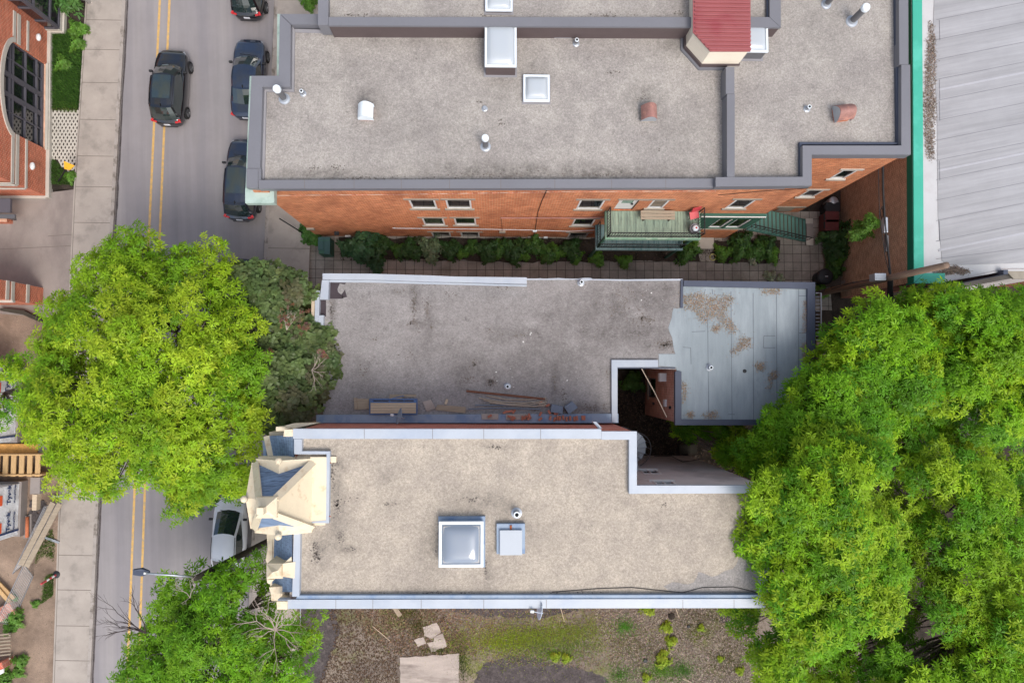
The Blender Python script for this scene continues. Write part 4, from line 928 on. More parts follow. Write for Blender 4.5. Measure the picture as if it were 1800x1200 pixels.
ev = [(tx0,ty1,TZ),(tx1,ty1,TZ),(tx1,ty0,TZ),(tx0,ty0,TZ)]
def tri(name, pts, m, thick=.06):
    c=[Vector(p) for p in pts]; n=(c[1]-c[0]).cross(c[2]-c[0]).normalized(); 
    if n.z<0: n=-n
    k=len(c); return MB().add(c+[p-n*thick for p in c],[tuple(range(k)),tuple(range(k,2*k))[::-1]]+[(i,(i+1)%k,k+(i+1)%k,k+i) for i in range(k)]).build(name,m,TUR)
names=('slate_roof','metal_roof','slate_roof','slate_roof')
for i in range(4):
    j=(i+1)%4; tri(names[i],[ev[i],ev[j],cap0[j],cap0[i]],M['slate'] if i!=1 else M['cream'])
def hip(a,b,w_,parent=TUR,m=M['cream'],name='hip_trim'):
    a=Vector(a);b=Vector(b);d=(b-a).normalized();w=w_*1.3; s=d.cross(Vector((0,0,1))).normalized()*w/2;u=s.cross(d).normalized()*.05
    if u.z<0:u=-u
    return MB().add([a-s,a+s,b+s,b-s,a-s+u,a+s+u,b+s+u,b-s+u],[(4,5,6,7),(0,3,2,1),(0,1,5,4),(1,2,6,5),(2,3,7,6),(3,0,4,7)]).build(name,m,parent)
for i in range(4): hip(ev[i],cap0[i],.22)
# pyramid cap block with its own little hipped top
c=MB(); h2=.62; zc0=13.2
b4=[(ap.x-h2*.62,ap.y+h2*.62),(ap.x+h2*.62,ap.y+h2*.62),(ap.x+h2*.62,ap.y-h2*.62),(ap.x-h2*.62,ap.y-h2*.62)]
c.prism(b4,zc0-.1,zc0+.12); c.add([(x,y,zc0+.122) for x,y in b4]+[(ap.x+.06,ap.y+.06,zc0+.55),(ap.x-.06,ap.y-.06,zc0+.55)],[(0,1,4),(1,2,4),(2,3,5),(3,0,5),(2,5,4),(0,4,5)])
capo=c.build('turret_cap', M['cream'], TUR); MB().box(ap.x-.12,ap.x+.12,ap.y-.12,ap.y+.12,zc0+.4,zc0+.8).build('cap_block', M['cream'], TUR)
# gables on the north, west and south sides
def gable(a,b,inward,rise,parent,name='gable',depth=.75):
    a=Vector(a);b=Vector(b);m_=(a+b)/2; up=Vector((0,0,rise)); i=Vector(inward); ap_=m_+up; bk=m_+i*depth+Vector((0,0,rise+.12))
    out=-i*.16; a2,b2,p2=a+out,b+out,ap_+out
    th=Vector((0,0,-.16))
    g=MB().add([a2,b2,p2,a+i*.12,b+i*.12,bk, a2+th,b2+th,p2+th],[(0,2,5,3),(2,1,4,5),(0,6,8,2),(2,8,7,1),(0,3,5),(6,7,8)])
    g.add([a2+th,b2+th,(b2+th)+i*.3,(a2+th)+i*.3],[(0,1,2,3)])
    g=g.build(name,M['cream'],parent)
    f=MB().lathe((p2.x,p2.y,p2.z-.1),[(.05,0),(.07,.1),(.11,.14),(.145,.22),(.13,.30),(.07,.35),(.02,.36)],14).build('finial',M['cream'],g,smooth=True)
    return g
gable(ev[3],ev[0],(1,0,0),.62,TUR,depth=.9); gable(ev[0],ev[1],(0,-1,0),.62,TUR,depth=1.05); gable(ev[3],ev[2],(0,1,0),.5,TUR)
# flat metal back of the turret and the white coping round it
MB().prism([P2(545,803,TZ+.02),P2(575,803,TZ+.02),P2(575,917,TZ+.02),P2(541,921,TZ+.02)],ZLD-.1,TZ+.02).build('metal_roof', M['cream'], TUR)
MB().prism([P2(467,803.5,TZ-.1),P2(575,802.5,TZ-.1),P2(575,812,TZ-.1),P2(467,812,TZ-.1)],TZ-.6,TZ-.1).build('ledge', M['cream'], TUR)
mb=MB(); mb.band(px([(528,792.5),(580,793),(578,919),(548,919)],ZL-.02),px([(528,798),(574,798),(573,914),(548,916)],ZL-.02),ZLD-.05,ZL-.02); mb.build('coping', M['coping_white'], LOW)
mb=MB()
for (x,y,w,h) in ((575,813,7,1.2),(575,843,2,3),(574.5,854,3,7),(574.5,878,3,12),(574,907,8,1.6),(575,830,2,2)): mb.sheet(px(wob([(x,y-h/2),(x+w,y-h/2),(x+w,y+h/2),(x,y+h/2)],.5,3),TZ+.026),TZ+.026)
for pts in ([(449,818),(459,826),(456,829),(448,821)],[(493,817),(502,820),(499,824),(492,821)],[(482,930),(496,929),(493,934),(484,935)]):
    pass
mb.build('rust_stain', M['rust'], TUR)
for q in ([(530,872),(538,871),(539,873),(531,874)],[(534,846),(543,845),(544,847),(535,848)]): MB().sheet([(P2(x,y,TZ+.7)) for x,y in q],TZ+.75) if False else None
# small dormer south of the turret
sd=MB().prism(px([(469,990),(500,990),(519,986),(517,1016),(497,1013),(469,1018)],ZL-.1),ZL-1.6,ZL-.1).build('dormer', M['cream'], LOW)
dm=px([(467,992),(496,991.5),(496,1017.5),(467,1018)],ZL+.0); dz=ZL-.095
zt=ZL+.3; mid=P2(478,1006,zt)
MB().add([(x,y,dz) for x,y in dm]+[(*mid,zt),(*P2(490,1001,ZL+.05),ZL+.12)],[(0,1,5),(0,5,4),(1,2,5),(2,3,4),(3,0,4),(2,4,5),(0,3,2,1)]).build('hipped_top', M['cream'], sd)
MB().prism(px([(497,990),(519,987),(517.5,1016),(497,1013)],ZL+.02),ZL-.1,ZL+.02).build('metal_roof', M['cream'], sd)
MB().prism(px([(469,1018.5),(481,1018.5),(474,1026),(470,1024)],ZL-.4),ZL-1.5,ZL-.4).build('bracket', M['cream'], sd)
MB().prism(px([(467,985),(471,961),(478,948),(479,991),(470,991)],zs+.1),zs-.3,zs+.1).build('gable_trim', M['cream'], sd)
MB().prism(px([(496,992),(512,978),(513,986),(498,995)],ZL-.06),ZL-.5,ZL-.06).build('hip_trim', M['cream'], sd)
# skylight, hatch, vent, conduit
M['skylight_rim']=mat('skylight_rim',S(176,174,172),.06)
s=skylight(LOW,(771,916,850,997),ZLD+.55,ZLD,M['coping_blue'],M['acrylic_blue'],fr=.12,h=.2)
x0,y0=P2(771,997,ZLD+.1); x1,y1=P2(853,907,ZLD+.1); f=MB(); f.box(x0-.02,x1,y1-.26,y1,ZLD-.02,ZLD+.12); f.box(x1-.08,x1,y0,y1-.262,ZLD-.02,ZLD+.1); f.build('curb_flashing', M['coping_blue'], s); xa_,ya_=P2(779,989,ZLD+.55); xb_,yb2=P2(843,924,ZLD+.55); f=MB()
for q_ in ((xa_,xb_,ya_,ya_+.13),(xa_,xb_,yb2-.13,yb2),(xa_,xa_+.13,ya_+.13,yb2-.13),(xb_-.13,xb_,ya_+.13,yb2-.13)): f.box(*q_,ZLD+.5,ZLD+.575)
f.build('inner_rim', M['skylight_rim'], s, bevel=.02)
hx=MB(); x0,y0=P2(873,974,ZLD+.3); x1,y1=P2(923,921,ZLD+.3); hx.box(x0,x1,y0,y1,ZLD-.02,ZLD+.22); h_=hx.build('roof_hatch', M['coping_blue'], LOW)
MB().box(x0+.12,x1-.12,y0-.02,y1-.22,ZLD+.2,ZLD+.36).build('lid', M['hatch_white'], h_, bevel=.02); MB().box((x0+x1)/2-.04,(x0+x1)/2+.04,y1-.24,y1-.05,ZLD+.222,ZLD+.26).build('hinge', M['rust'], h_)
pipe(LOW,(908,901),.4,.12,False,zb=ZLD)
specks('roof_stain', LOW, [(590,815,8,14,8),(585,835,5,30,20),(592,890,8,22,28),(600,880,30,10,8),(555,965,10,22,24),(556,976,8,12,24),(600,945,10,14,16),(615,965,16,6,9),(680,840,10,8,3),(680,885,16,8,6),(830,877,24,6,12),(855,997,4,22,13),(870,785,24,5,14),(762,1041,26,4,12),(680,1043,50,3,8),(820,1042,22,3,8),(1168,888,6,5,6),(907,902,6,6,4),(770,950,6,30,9),(1020,1041,60,3,8),(730,785,80,4,4)], ZLD, M['stain'])
M['gravel_grey']=gravel('gravel_grey', S(138,134,132), S(156,151,147), S(96,92,90), .30)
MB().prism(px(wob([(1166,1032),(1180,1024),(1200,1028),(1222,1026),(1228,1006),(1250,1012),(1276,1006),(1296,990),(1306,962),(1312,930),(1318,890),(1330,876),(1342,900),(1344,1043),(1190,1044)],3,9),ZLD),ZLD-.05,ZLD+.004).build('grey_gravel_patch', M['gravel_grey'], LOW)  # greyer gravel sheet laid over the right end of the beige roof
mb=MB(); pts=[(970,1040),(1010,1037),(1050,1034),(1110,1032),(1150,1036),(1200,1041),(1235,1032),(1290,1031),(1320,1038),(1345,1046)]
mb.tube([P(x,y,ZLD+.02) for x,y in pts],.014,5); mb.build('roof_cable', M['cable'], LOW)
mb=MB(); pts=[(1150,803),(1180,803),(1200,813),(1240,808)]; 
mb.tube([(lambda u,z:(A[0]+(B[0]-A[0])*u/ (Vector(B)-Vector(A)).length, A[1]+.06, z))(*PL(x,y,A,B)) for x,y in pts],.02,5); mb.build('wall_cable', M['cable'], LOW)
# ------------------------------------------------------------------ the warehouse to the east
ZW=6.9
WH = thing('warehouse', 'low brown brick building with teal roof edge and pale grey sheet roof', 'building', (*P2(1720,200,0),0))
WP = px([(1604,497),(1600,-220),(2100,-220),(2100,474),(1766,474),(1662,497)],ZW)
mb=MB(); p=inset(WP,.05)
mb.quad((*p[0],0),(*p[1],0),(*p[1],ZW-.5),(*p[0],ZW-.5)); mb.build('wall', M['brick_brown'], WH)
mb=MB()
for i in range(3,6): a,b=p[i],p[(i+1)%6]; mb.quad((*a,0),(*b,0),(*b,ZW-.02),(*a,ZW-.02))
mb.build('wall', M['brick_maroon'], WH)
MB().sheet(px([(1606,495),(1602,-210),(2090,-210),(2090,476),(1770,476),(1664,495)],ZW), ZW-.06).build('roof', M['warehouse_white'], WH)
MB().prism(px([(1650,-210),(1641,60),(1648,200),(1650,380),(1657,458),(1668,466),(1800,462),(2090,460),(2090,-210)],ZW), ZW-.1, ZW-.04).build('sheet_roof', M['warehouse_roof'], WH)
DV=[];DT=[]
for pts in ([(1634,40),(1641,38),(1645,100),(1644,200),(1642,280),(1633,278),(1624,220),(1627,120)],[(1645,477),(1680,470),(1702,474),(1706,479),(1640,480)]):
    pl=px(wob(pts,2,8),ZW)
    for n_,sz,c_ in ((2600,.03,S(138,122,112)),(900,.026,S(108,94,86)),(400,.03,S(168,150,134))): v,c=litter(pl,int(n_*(1 if pts[0][1]<100 else .35)),ZW-.05,sz,c_,.3,.06); DV.append(v);DT.append(c)
tag(quads('debris',np.concatenate(DV),np.concatenate(DT),M['leaf_dark'],WH),kind='stuff')
mb=MB()
for y in (70,105,140,177,212,247,282,316,352,388,424,455,35,0,-35,-70,-105):
    a=P2(1646,y,ZW-.03); b=P2(2090,y-.2*444*(1 if y<440 else .6),ZW-.03); e=(Vector(b)-Vector(a)).normalized(); n=Vector((-e.y,e.x))*.007
    A_=Vector(a);B_=Vector(b); mb.prism([tuple(A_-n),tuple(B_-n),tuple(B_+n),tuple(A_+n)],ZW-.05,ZW-.03)
for y in (35,140,177,282,388): 
    a=Vector(P2(1652,y,ZW)); b=Vector(P2(1653,y+35,ZW)); mb.prism([(a.x-.012,a.y),(a.x+.012,a.y),(b.x+.012,b.y),(b.x-.012,b.y)],ZW-.05,ZW-.03)
mb.build('roof_seam', flat('seam_light',S(116,116,122),.8), WH)
mb=MB()
for y in (158,300,440): 
    a=P2(1650,y,ZW-.03); b=P2(2090,y-.2*444,ZW-.03); A_=Vector(a);B_=Vector(b); e=(B_-A_).normalized(); n=Vector((-e.y,e.x))*.05
    mb.prism([tuple(A_-n),tuple(B_-n),tuple(B_+n),tuple(A_+n)],ZW-.06,ZW-.034)
mb.build('sheet_lap', mat('sheet_lap',S(168,168,174),.05), WH)
mb=MB(); mb.band(px([(1607,497.5),(1603.5,-220)],ZW),px([(1624,480),(1619.5,-220)],ZW),ZW-.1,ZW); mb.band(px([(1607.5,498),(1661,498)],ZW-.003),px([(1624.5,480),(1661,480)],ZW-.003),ZW-.1,ZW-.003); tc=mb.build('teal_coping', M['teal'], WH)
mb=MB(); mb.band(px([(1606,498.5),(1602.5,-220)],ZW),px([(1608,498),(1604.5,-220)],ZW),ZW-.62,ZW-.02); mb.build('fascia', M['teal_dark'], tc)
mb=MB(); mb.prism(px([(1764,474),(1772,474),(1772,482),(1764,482)],ZW+.3),0,ZW+.3); mb.build('corner_post', M['coping_dark'], WH)
bx_=px([(1780,489),(1767,475),(1830,474),(1830,489)],ZW-.2); mb=MB(); mb.prism(bx_,0,ZW-.2); bw=mb.build('bay', M['stucco'], WH)
MB().prism(inset(bx_,-.05),ZW-.197,ZW-.1).build('bay_roof', M['sill'], bw)
# ------------------------------------------------------------------ the school-like brick building on the west side of the street
SA = P2(86.5,346,.0); SBp = P2(89.5,60,.0)
SCH = thing('brick_school_building', 'orange brick building with pale stone bands and a big arched grid window', 'building', (*P2(40,200,0),0))
d = (Vector(SBp)-Vector(SA)); Ls=d.length; SN=Vector(SA)+d.normalized()*(Ls+6); ZS=7.0
A,B = SA,(SN.x,SN.y)                       # from south to north: faces east
e,n = wmat(A,B)
def at(u,q,z): v=Vector(A)+e*u+n*q; return (v.x,v.y,z)
bl=PL(75,261,A,B); br=PL(83,113,A,B); sl_=PL(22,231,A,B); sr=PL(29,79,A,B); apx=PL(5,150,A,B); print('arch',bl,br,sl_,sr,apx)
zb0=.42; zsp=(sl_[1]+sr[1])/2; u0=(bl[0]+sl_[0])/2; u1=(br[0]+sr[0])/2; zap=max(apx[1],zsp+.7); uc=(u0+u1)/2
arc=[(uc+(u1-u0)/2*math.cos(t), zsp+(zap-zsp)*math.sin(t)) for t in [math.pi*i/20 for i in range(21)]]
hole=[(u0,zb0),(u1,zb0)]+arc
outer=[(0,0),(Ls+6,0),(Ls+6,ZS),(0,ZS)]
tris=tessellate_polygon([[Vector((a,b,0)) for a,b in outer],[Vector((a,b,0)) for a,b in hole[::-1]]]); allp=outer+hole[::-1]
mb=MB(); mb.add([at(u,0,z) for u,z in allp],[t if ((allp[t[1]][0]-allp[t[0]][0])*(allp[t[2]][1]-allp[t[0]][1])-(allp[t[1]][1]-allp[t[0]][1])*(allp[t[2]][0]-allp[t[0]][0]))>0 else t[::-1] for t in tris])
k=len(hole); mb.add([at(u,0,z) for u,z in hole]+[at(u,-.3,z) for u,z in hole],[(i,(i+1)%k,k+(i+1)%k,k+i) for i in range(k)])
W0=at(0,0,0); sdir=Vector((-1,.0)); SW=(W0[0]-14,W0[1]-.2)
mb.quad((SW[0],SW[1],0),(W0[0],W0[1],0),(W0[0],W0[1],ZS),(SW[0],SW[1],ZS)); mb.build('wall', M['brick_school'], SCH)
MB().prism([W0[:2],at(Ls+6,0,0)[:2],(SW[0],at(Ls+6,0,0)[1]),SW],ZS,ZS+.05).build('roof', M['gravel_mid'], SCH)
wbox(MB(),A,B,-.12,Ls,.003,.2,0,.34).build('plinth', M['stone'], SCH)
MB().box(SW[0],W0[0]+.0,W0[1]-.16,W0[1]-.02,0,.3).build('plinth', M['stone'], SCH)
# arched window: panes, frame bars, stone arch
g=MB(); g.add([at(u,-.2,z) for u,z in hole],[tuple(range(k))]); wn=MB()
def bar(u0,u1,z0,z1,q0=-.2,q1=-.1): wbox(wn,A,B,u0,u1,q0,q1,z0,z1)
W_=u1-u0
for f,w in ((0,.12),(.22,.05),(.40,.26),(.62,.26),(.80,.05),(1,.12)):
    u=u0+W_*f; zt=zsp if f in (0,1) else zsp+(zap-zsp)*math.sqrt(max(0,1-((u-uc)/(W_/2))**2))
    bar(max(u0,u-w/2),min(u1,u+w/2),zb0,zt-.02)
for z,w in ((zb0+.07,.14),(zb0+.55,.06),(zb0+1.45,.06),(zsp-.05,.09),(zsp+.18,.06)):
    hw=W_/2 if z<zsp else W_/2*math.sqrt(max(0,1-((z-zsp)/(zap-zsp))**2)); bar(uc-hw,uc+hw,z-w/2,z+w/2,-.2,-.09)
win=wn.build('arched_window', M['dark_frame'], SCH); g.build('pane', M['pane'], win)
wbox(MB(),A,B,u0-.05,u1+.05,.0,.14,zb0-.12,zb0-.003).build('sill', M['stone'], win)
mb=MB(); ao=[(uc+(W_/2+.26)*math.cos(t), zsp+(zap-zsp+.26)*math.sin(t)) for t in [math.pi*i/20 for i in range(21)]]; ai=[(uc+(W_/2+.005)*math.cos(t), zsp+(zap-zsp+.005)*math.sin(t)) for t in [math.pi*i/20 for i in range(21)]]
vs=[at(u,.0,z) for u,z in ai]+[at(u,.0,z) for u,z in ao]+[at(u,.06,z) for u,z in ai]+[at(u,.06,z) for u,z in ao]; q=21; fs=[]
for i in range(20): fs+=[(2*q+i,2*q+i+1,3*q+i+1,3*q+i),(i,2*q+i,2*q+i+1,i+1),(q+i,q+i+1,3*q+i+1,3*q+i)]
mb.add(vs,fs).build('stone_arch', M['stone'], SCH)
for z0,z1,r in ((zsp+.0,zsp+.2,.05),(zsp-.34,zsp-.12,.06),(zsp-1.0,zsp-.86,.06)):
    for a_,b_ in ((-.06,u0-.02 if z1<zsp+.1 else u0-.27),(u1+.02 if z1<zsp+.1 else u1+.27,Ls-.3)):
        wbox(MB(),A,B,a_,b_,.003,r,z0,z1).build('stone_band', M['stone'], SCH)
    MB().box(SW[0],W0[0]-.0,W0[1]-r-.06,W0[1]-.06,z0,z1).build('stone_band', M['stone'], SCH)
for (x,y) in ((64,66),(53,292)):
    u,z=PL(x,y,A,B); v=at(u,.12,z); m=MB(); m.lathe((0,0,0),[(.02,-.1),(.17,-.08),(.22,0),(.17,.08),(.02,.1)],16); m.v=[(v[0]+b*.6,v[1]+a,v[2]+c*1.0) for a,b,c in m.v]; m.build('wall_lamp', M['plastic_white'], SCH, smooth=True)
# projecting bay with a big dark window at the top of the frame
bp=px([(90,61),(117,64),(119,-150),(60,-150)],0); yb0=bp[1][1]
mb=MB(); bxe=P2(112,50,0)[0]; mb.box(bxe-3.5,bxe,yb0+.25,yb0+8,.0,ZS-1.2); bay=mb.build('bay', M['brick_school'], SCH)
MB().box(bxe-3.4,bxe+.22,yb0+.05,yb0+8,0,.32).build('plinth', M['stone'], bay); MB().box(bxe-1.2,bxe+.12,yb0+.12,yb0+8,.323,.5).build('sill', M['stone'], bay)
m=MB(); m.box(bxe+.003,bxe+.05,yb0+.35,yb0+8,.55,5.2); m.box(bxe-3.2,bxe-.1,yb0+.2,yb0+.248,.55,5.2); bg=m.build('pane', M['pane'], bay)
m=MB()
for z in (.55,1.35,2.7,3.5,3.75,5.0): m.box(bxe,bxe+.11,yb0+.16,yb0+8,z-.06,z+.06); m.box(bxe-3.3,bxe,yb0+.14,yb0+.198,z-.06,z+.06)
for y in (.24,1.9,3.6): m.box(bxe,bxe+.10,yb0+y-.07,yb0+y+.07,.55,5.2)
for x in (.0,1.1,2.2): m.box(bxe-x-.08,bxe-x,yb0+.15,yb0+.20,.55,5.2)
m.build('window_frame', M['dark_frame'], bay)
# canopy-like dark entrance block south of it
q_=PL(20,372,(W0[0],W0[1]),(W0[0],W0[1]+1)) if False else None
ent=thing('entrance_canopy','dark grey flat metal canopy beside the driveway, low on the left edge','canopy',(*P2(5,385,0),0))
MB().box(P(-90,360,1.6).x,P(18,360,1.6).x,P(10,373,1.6).y,P(10,349,1.6).y,1.45,1.6).build('roof', M['dark_frame'], ent)
MB().box(P(-90,380,1.2).x,P(24,380,1.2).x,P(10,383,1.2).y,P(10,376,1.2).y,1.0,1.12).build('beam', M['galv_dark'], ent)
MB().box(P(8,380,1.).x-.05,P(8,380,1.).x+.05,P(8,380,1.).y-.05,P(8,380,1.).y+.05,0,1.0).build('post', M['galv_dark'], ent)
MB().box(P(-90,387,.6).x,P(12,387,.6).x,P(8,390,.6).y,P(8,384,.6).y,.1,.6).build('brick_base', M['brick_school'], ent)
# gate pier wall in the same brick further south
gw=thing('brick_garden_wall','low orange brick wall with pale stone bands at the far end of the driveway','wall',(*P2(60,520,0),0))
x1=P(76,523,.1).x; y0=P(76,536,.1).y; y1=P(76,506,.1).y; HG=4.0
MB().box(x1-9,x1,y0+.0,y1,0,HG).build('wall', M['brick_school'], gw)
for z in (1.3,2.45,2.85): MB().box(x1-.0,x1+.05,y0-.02,y1+.02,z,z+.22).build('stone_band', M['stone'], gw)
MB().box(x1-9,x1+.06,y0-.12,y0-.003,2.4,2.6).build('stone_band', M['stone'], gw)
MB().prism(px([(0,541),(40,545),(75,562),(70,566),(40,553),(0,546)],.4),0.1,.4).build('timber_edge', M['wood_dark'], gw)
# ------------------------------------------------------------------ construction site
def wrapped(name, label, pxs, xbase, h, text):
    ym_=(pxs[0]+pxs[1])/2; xb=P(xbase,ym_,0).x; y0=P(xbase,pxs[1],0).y; y1=P(xbase,pxs[0],0).y
    t=thing(name,label,'building',(xb-3,(y0+y1)/2,0))
    MB().box(xb-7,xb-.0,y0-.0,y1,0,.62).build('foundation', M['foundation'], t)
    mb=MB(); nu,nv=46,30; xf=xb-.12
    for i in range(nu+1):
        for j in range(nv+1):
            y=y0+.1+(y1-y0-.2)*i/nu; z=.63+(h-.63)*j/nv
            mb.v.append((xf+.014*math.sin(y*5.3+math.sin(z*4)*1.4)*math.sin(z*3.1+y)+random.uniform(-.005,.005),y,z))
    for i in range(nu):
        for j in range(nv): a=i*(nv+1)+j; mb.f.append((a,a+nv+1,a+nv+2,a+1))
    mb.box(xb-7,xf-.06,y0+.12,y1-.12,.62,h)
    w=mb.build('house_wrap', M['tyvek'], t, smooth=False)
    if text:
        MB().box(xf-.05,xf+.012,y0+.085,y0+.12,.63,h).build('tape', M['ink'], w) if False else None
        MB().box(xf-.0,xf+.055,y0+.34,y0+.42,.63,h).build('tape', M['ink'], w)
        for (ty,tz,big) in text:
            for s,zz,sz,off in (('Tyvek',tz,.42,0),('HomeWrap',tz-.36,.2,0)):
                cu=bpy.data.curves.new('lettering','FONT'); cu.body=s; cu.size=sz; cu.align_x='LEFT'; cu.extrude=.004; cu.offset=.012 if sz>.3 else .004
                o=bpy.data.objects.new('lettering_curve',cu); col.objects.link(o); o.location=(xf+.06,ty,zz); o.rotation_euler=(math.pi/2,0,math.pi/2)
                bpy.context.view_layer.update(); me=bpy.data.meshes.new_from_object(o.evaluated_get(bpy.context.evaluated_depsgraph_get())); mw=o.matrix_world.copy(); bpy.data.objects.remove(o)
                me.transform(mw); off_=wloc(w); me.transform(Matrix.Translation(-off_)); me.materials.clear(); me.materials.append(M['ink'])
                lo=bpy.data.objects.new('lettering',me); col.objects.link(lo); lo.parent=w
            m=MB(); m.box(xf+.04,xf+.06,ty+.02,ty+.55,tz+.62,tz+1.15); lg=m.build('logo', M['orange_logo'], w)
    return t
wrapped('wrapped_house','unfinished house front in white printed house wrap over a grey foundation',(843,938),50,3.4,[(P(15,935,1.6).y,1.33,1),(P(15,887,1.6).y,1.33,1)])
wrapped('wrapped_house','white-wrapped house front half hidden under the bright street tree',(640,776),46,3.2,[(P(0,730,1.6).y,1.3,1),(P(0,690,1.6).y,1.3,1)])
# timber ramp frame between the two houses
rp=thing('timber_ramp','raw timber ramp with spaced boards between two wrapped houses','ramp',(*P2(30,817,0),0))
zr=1.1; xl=P(-90,817,zr).x; xr=P(74,817,zr).x; ya=P(40,836,zr).y; yb_=P(40,798,zr).y
m=MB(); m.box(xl,xr,ya,ya+.08,.1,zr); m.box(xl,xr,yb_-.08,yb_,.1,zr); m.build('side_beam', M['wood_new'], rp)
m=MB(); x=xr-.15
while x>xl: m.box(x-.26,x,ya-.05,yb_-.09,zr-.12,zr-.06); x-=.43
m.build('board', M['wood_new'], rp); 
tag(MB().box(P(-60,788,.5).x,P(66,788,.5).x,P(40,796,.5).y,P(40,780,.5).y,.1,.5).build('plywood_sheet', M['osb'], origin=P(10,788,.1)),'sheet of orange plywood beside the timber ramp','plywood')
tag(MB().box(P(63,783,.5).x,P(82,783,.5).x,P(70,796,.5).y,P(70,769,.5).y,.1,.45).build('concrete_footing', M['foundation'], origin=P(72,785,.1)),'grey concrete footing under the bright street tree','footing')
tag(MB().box(P(53,853,.7).x,P(70,853,.7).x,P(60,868,.7).y,P(60,839,.7).y,.1,.7).build('concrete_footing', M['foundation'], origin=P(62,850,.1)),'grey concrete footing below the timber ramp','footing')
tag(MB().box(P(52,884,.7).x,P(60,884,.7).x,P(60,898,.7).y,P(60,870,.7).y,.1,.5).build('formwork_board', M['wood_pale'], origin=P(58,884,.1)),'pale formwork board against the wrapped house','board')
m=MB(); m.prism(px([(42,908),(56,902),(56,944),(42,946)],.2),.1,.24); tag(m.build('foundation_trench', M['foundation'], origin=P(50,925,.1)),'low grey concrete kerb beside the white wrapped wall','kerb')
m=MB(); m.tube([P(48,908,.35),P(47.5,944,.35)],.09,10); tag(m.build('drain_pipe', M['terracotta'], origin=P(48,925,.35),smooth=True),'orange drain pipe lying along the wrapped house','pipe')
m=MB()
for _ in range(260):
    x,y=P2(random.uniform(54,82),random.uniform(880,925),.1); r=random.uniform(.03,.09); m.obox((x,y,.1+r*.3),(r*2,r*1.6,r),Matrix.Rotation(random.random()*3,3,'Z'))
tag(m.build('rubble', M['old_tar']),kind='stuff')
# temporary steel fence: panels fallen outwards, with feet; two long planks on it
fz=lambda t:(P(*t[:2],t[2]))
def fence(label, a0,a1,b0,b1):      # lower edge a0->a1, upper edge b0->b1 (3D)
    t=thing('temporary_fence',label,'fence',a0); f=MB()
    for p,q in ((a0,a1),(b0,b1),(a0,b0),(a1,b1)): f.tube([p,q],.024,6)
    fr=f.build('frame', M['fence_mesh'], t)
    w=MB(); n=26
    for i in range(1,n): s=i/n; w.tube([a0.lerp(a1,s),b0.lerp(b1,s)],.0065,3,False)
    for i in range(1,9): s=i/9; w.tube([a0.lerp(b0,s),a1.lerp(b1,s)],.0065,3,False)
    w.build('mesh', M['fence_mesh'], t); return t
f1=fence('temporary steel mesh fence panel leaning beside the two long planks',P(43,990,.15),P(103,882,.2),P(-1,1082,.9) if False else P(22,1008,1.3),P(78,890,1.3))
f2=fence('temporary steel mesh fence panel leaning over dirt and weeds below the planks',P(20,1098,.15),P(58,1012,.15),P(-6,1092,1.3),P(42,992,1.3))
for a,b,l in (((104,953),(77,943),'steel fence foot by the pavement edge, nearest the plank ends'),((126,874),(92,872),'steel fence foot below the bright street tree')):
    m=MB(); pa,pb=P(*a,.16),P(*b,.16); dd=(pb-pa).normalized(); nn=Vector((-dd.y,dd.x,0))*.06
    m.prism([tuple((pa+nn)[:2]),tuple((pb+nn)[:2]),tuple((pb-nn)[:2]),tuple((pa-nn)[:2])],.11,.2); m.build('fence_foot', M['galv'], f1 if b[0]>60 else f2)
def plank(a,b,w,z,th,label,m,name='plank',group=None):
    pa,pb=P(*a,z),P(*b,z); dd=(pb-pa).normalized(); nn=Vector((-dd.y,dd.x,0))*w/2
    return tag(MB().prism([tuple((pa+nn)[:2]),tuple((pb+nn)[:2]),tuple((pb-nn)[:2]),tuple((pa-nn)[:2])],z-th,z).build(name,m,origin=(pa.x,pa.y,z-th)),label,'plank',group)
plank((93,883),(36,993),.28,1.42,.05,'long weathered plank on the fence, nearer the wrapped house',M['wood_grey'],group='planks on the fallen fence')
plank((105,885),(46,996),.27,1.42,.05,'long weathered plank on the fence, nearer the pavement',M['wood_grey'],group='planks on the fallen fence')
# red and white delineator post
bo=thing('delineator_post','red and white leaning plastic post with a round black base on the dirt','post',(*P2(101,1009,.1),.1))
x,y=P2(100,1009,.1); MB().lathe((x,y,.1),[(.2,0),(.2,.05),(.12,.09),(.05,.1)],14).build('base', M['plastic_black'], bo)
top=P(72,1026,1.1); b0=Vector((x,y,.15)); 
for k,c in enumerate(('plastic_red','plastic_white','plastic_red','plastic_white','plastic_red','plastic_red')):
    m=MB(); m.tube([b0.lerp(top,k/6),b0.lerp(top,(k+1)/6-.003)],.055,10); m.build('sleeve', M[c], bo)
# slatted wooden fence and brick pier at the bottom left
wf=thing('wooden_fence','small slatted wooden fence with a red brick pier in the lower left corner','fence',(*P2(10,1140,.1),.1))
m=MB()
for k in range(7):
    y=1113+k*6; a=P(-40,y+6,1.0); b=P(19,y,.9); m.tube([a,b],.045,5)
m.build('slat', M['wood_grey'], wf); m=MB(); m.tube([P(20,1110,.1),P(17,1116,1.0)],.05,6); m.tube([P(20,1150,.1),P(17,1157,1.0)],.05,6); m.build('post', M['wood_grey'], wf)
bp_=thing('brick_pier','red brick garden pier with a small white plate','pier',(*P2(15,1165,.1),.1))
m=MB(); m.prism(px([(-30,1173),(22,1152),(26,1163),(-26,1190)],.1),.1,.95); m.build('pier', M['brick_red'], bp_); m=MB(); m.prism(px([(-2,1178),(6,1175),(6,1182),(-2,1186)],.97),.9,.975); m.build('plate', M['plastic_white'], bp_)
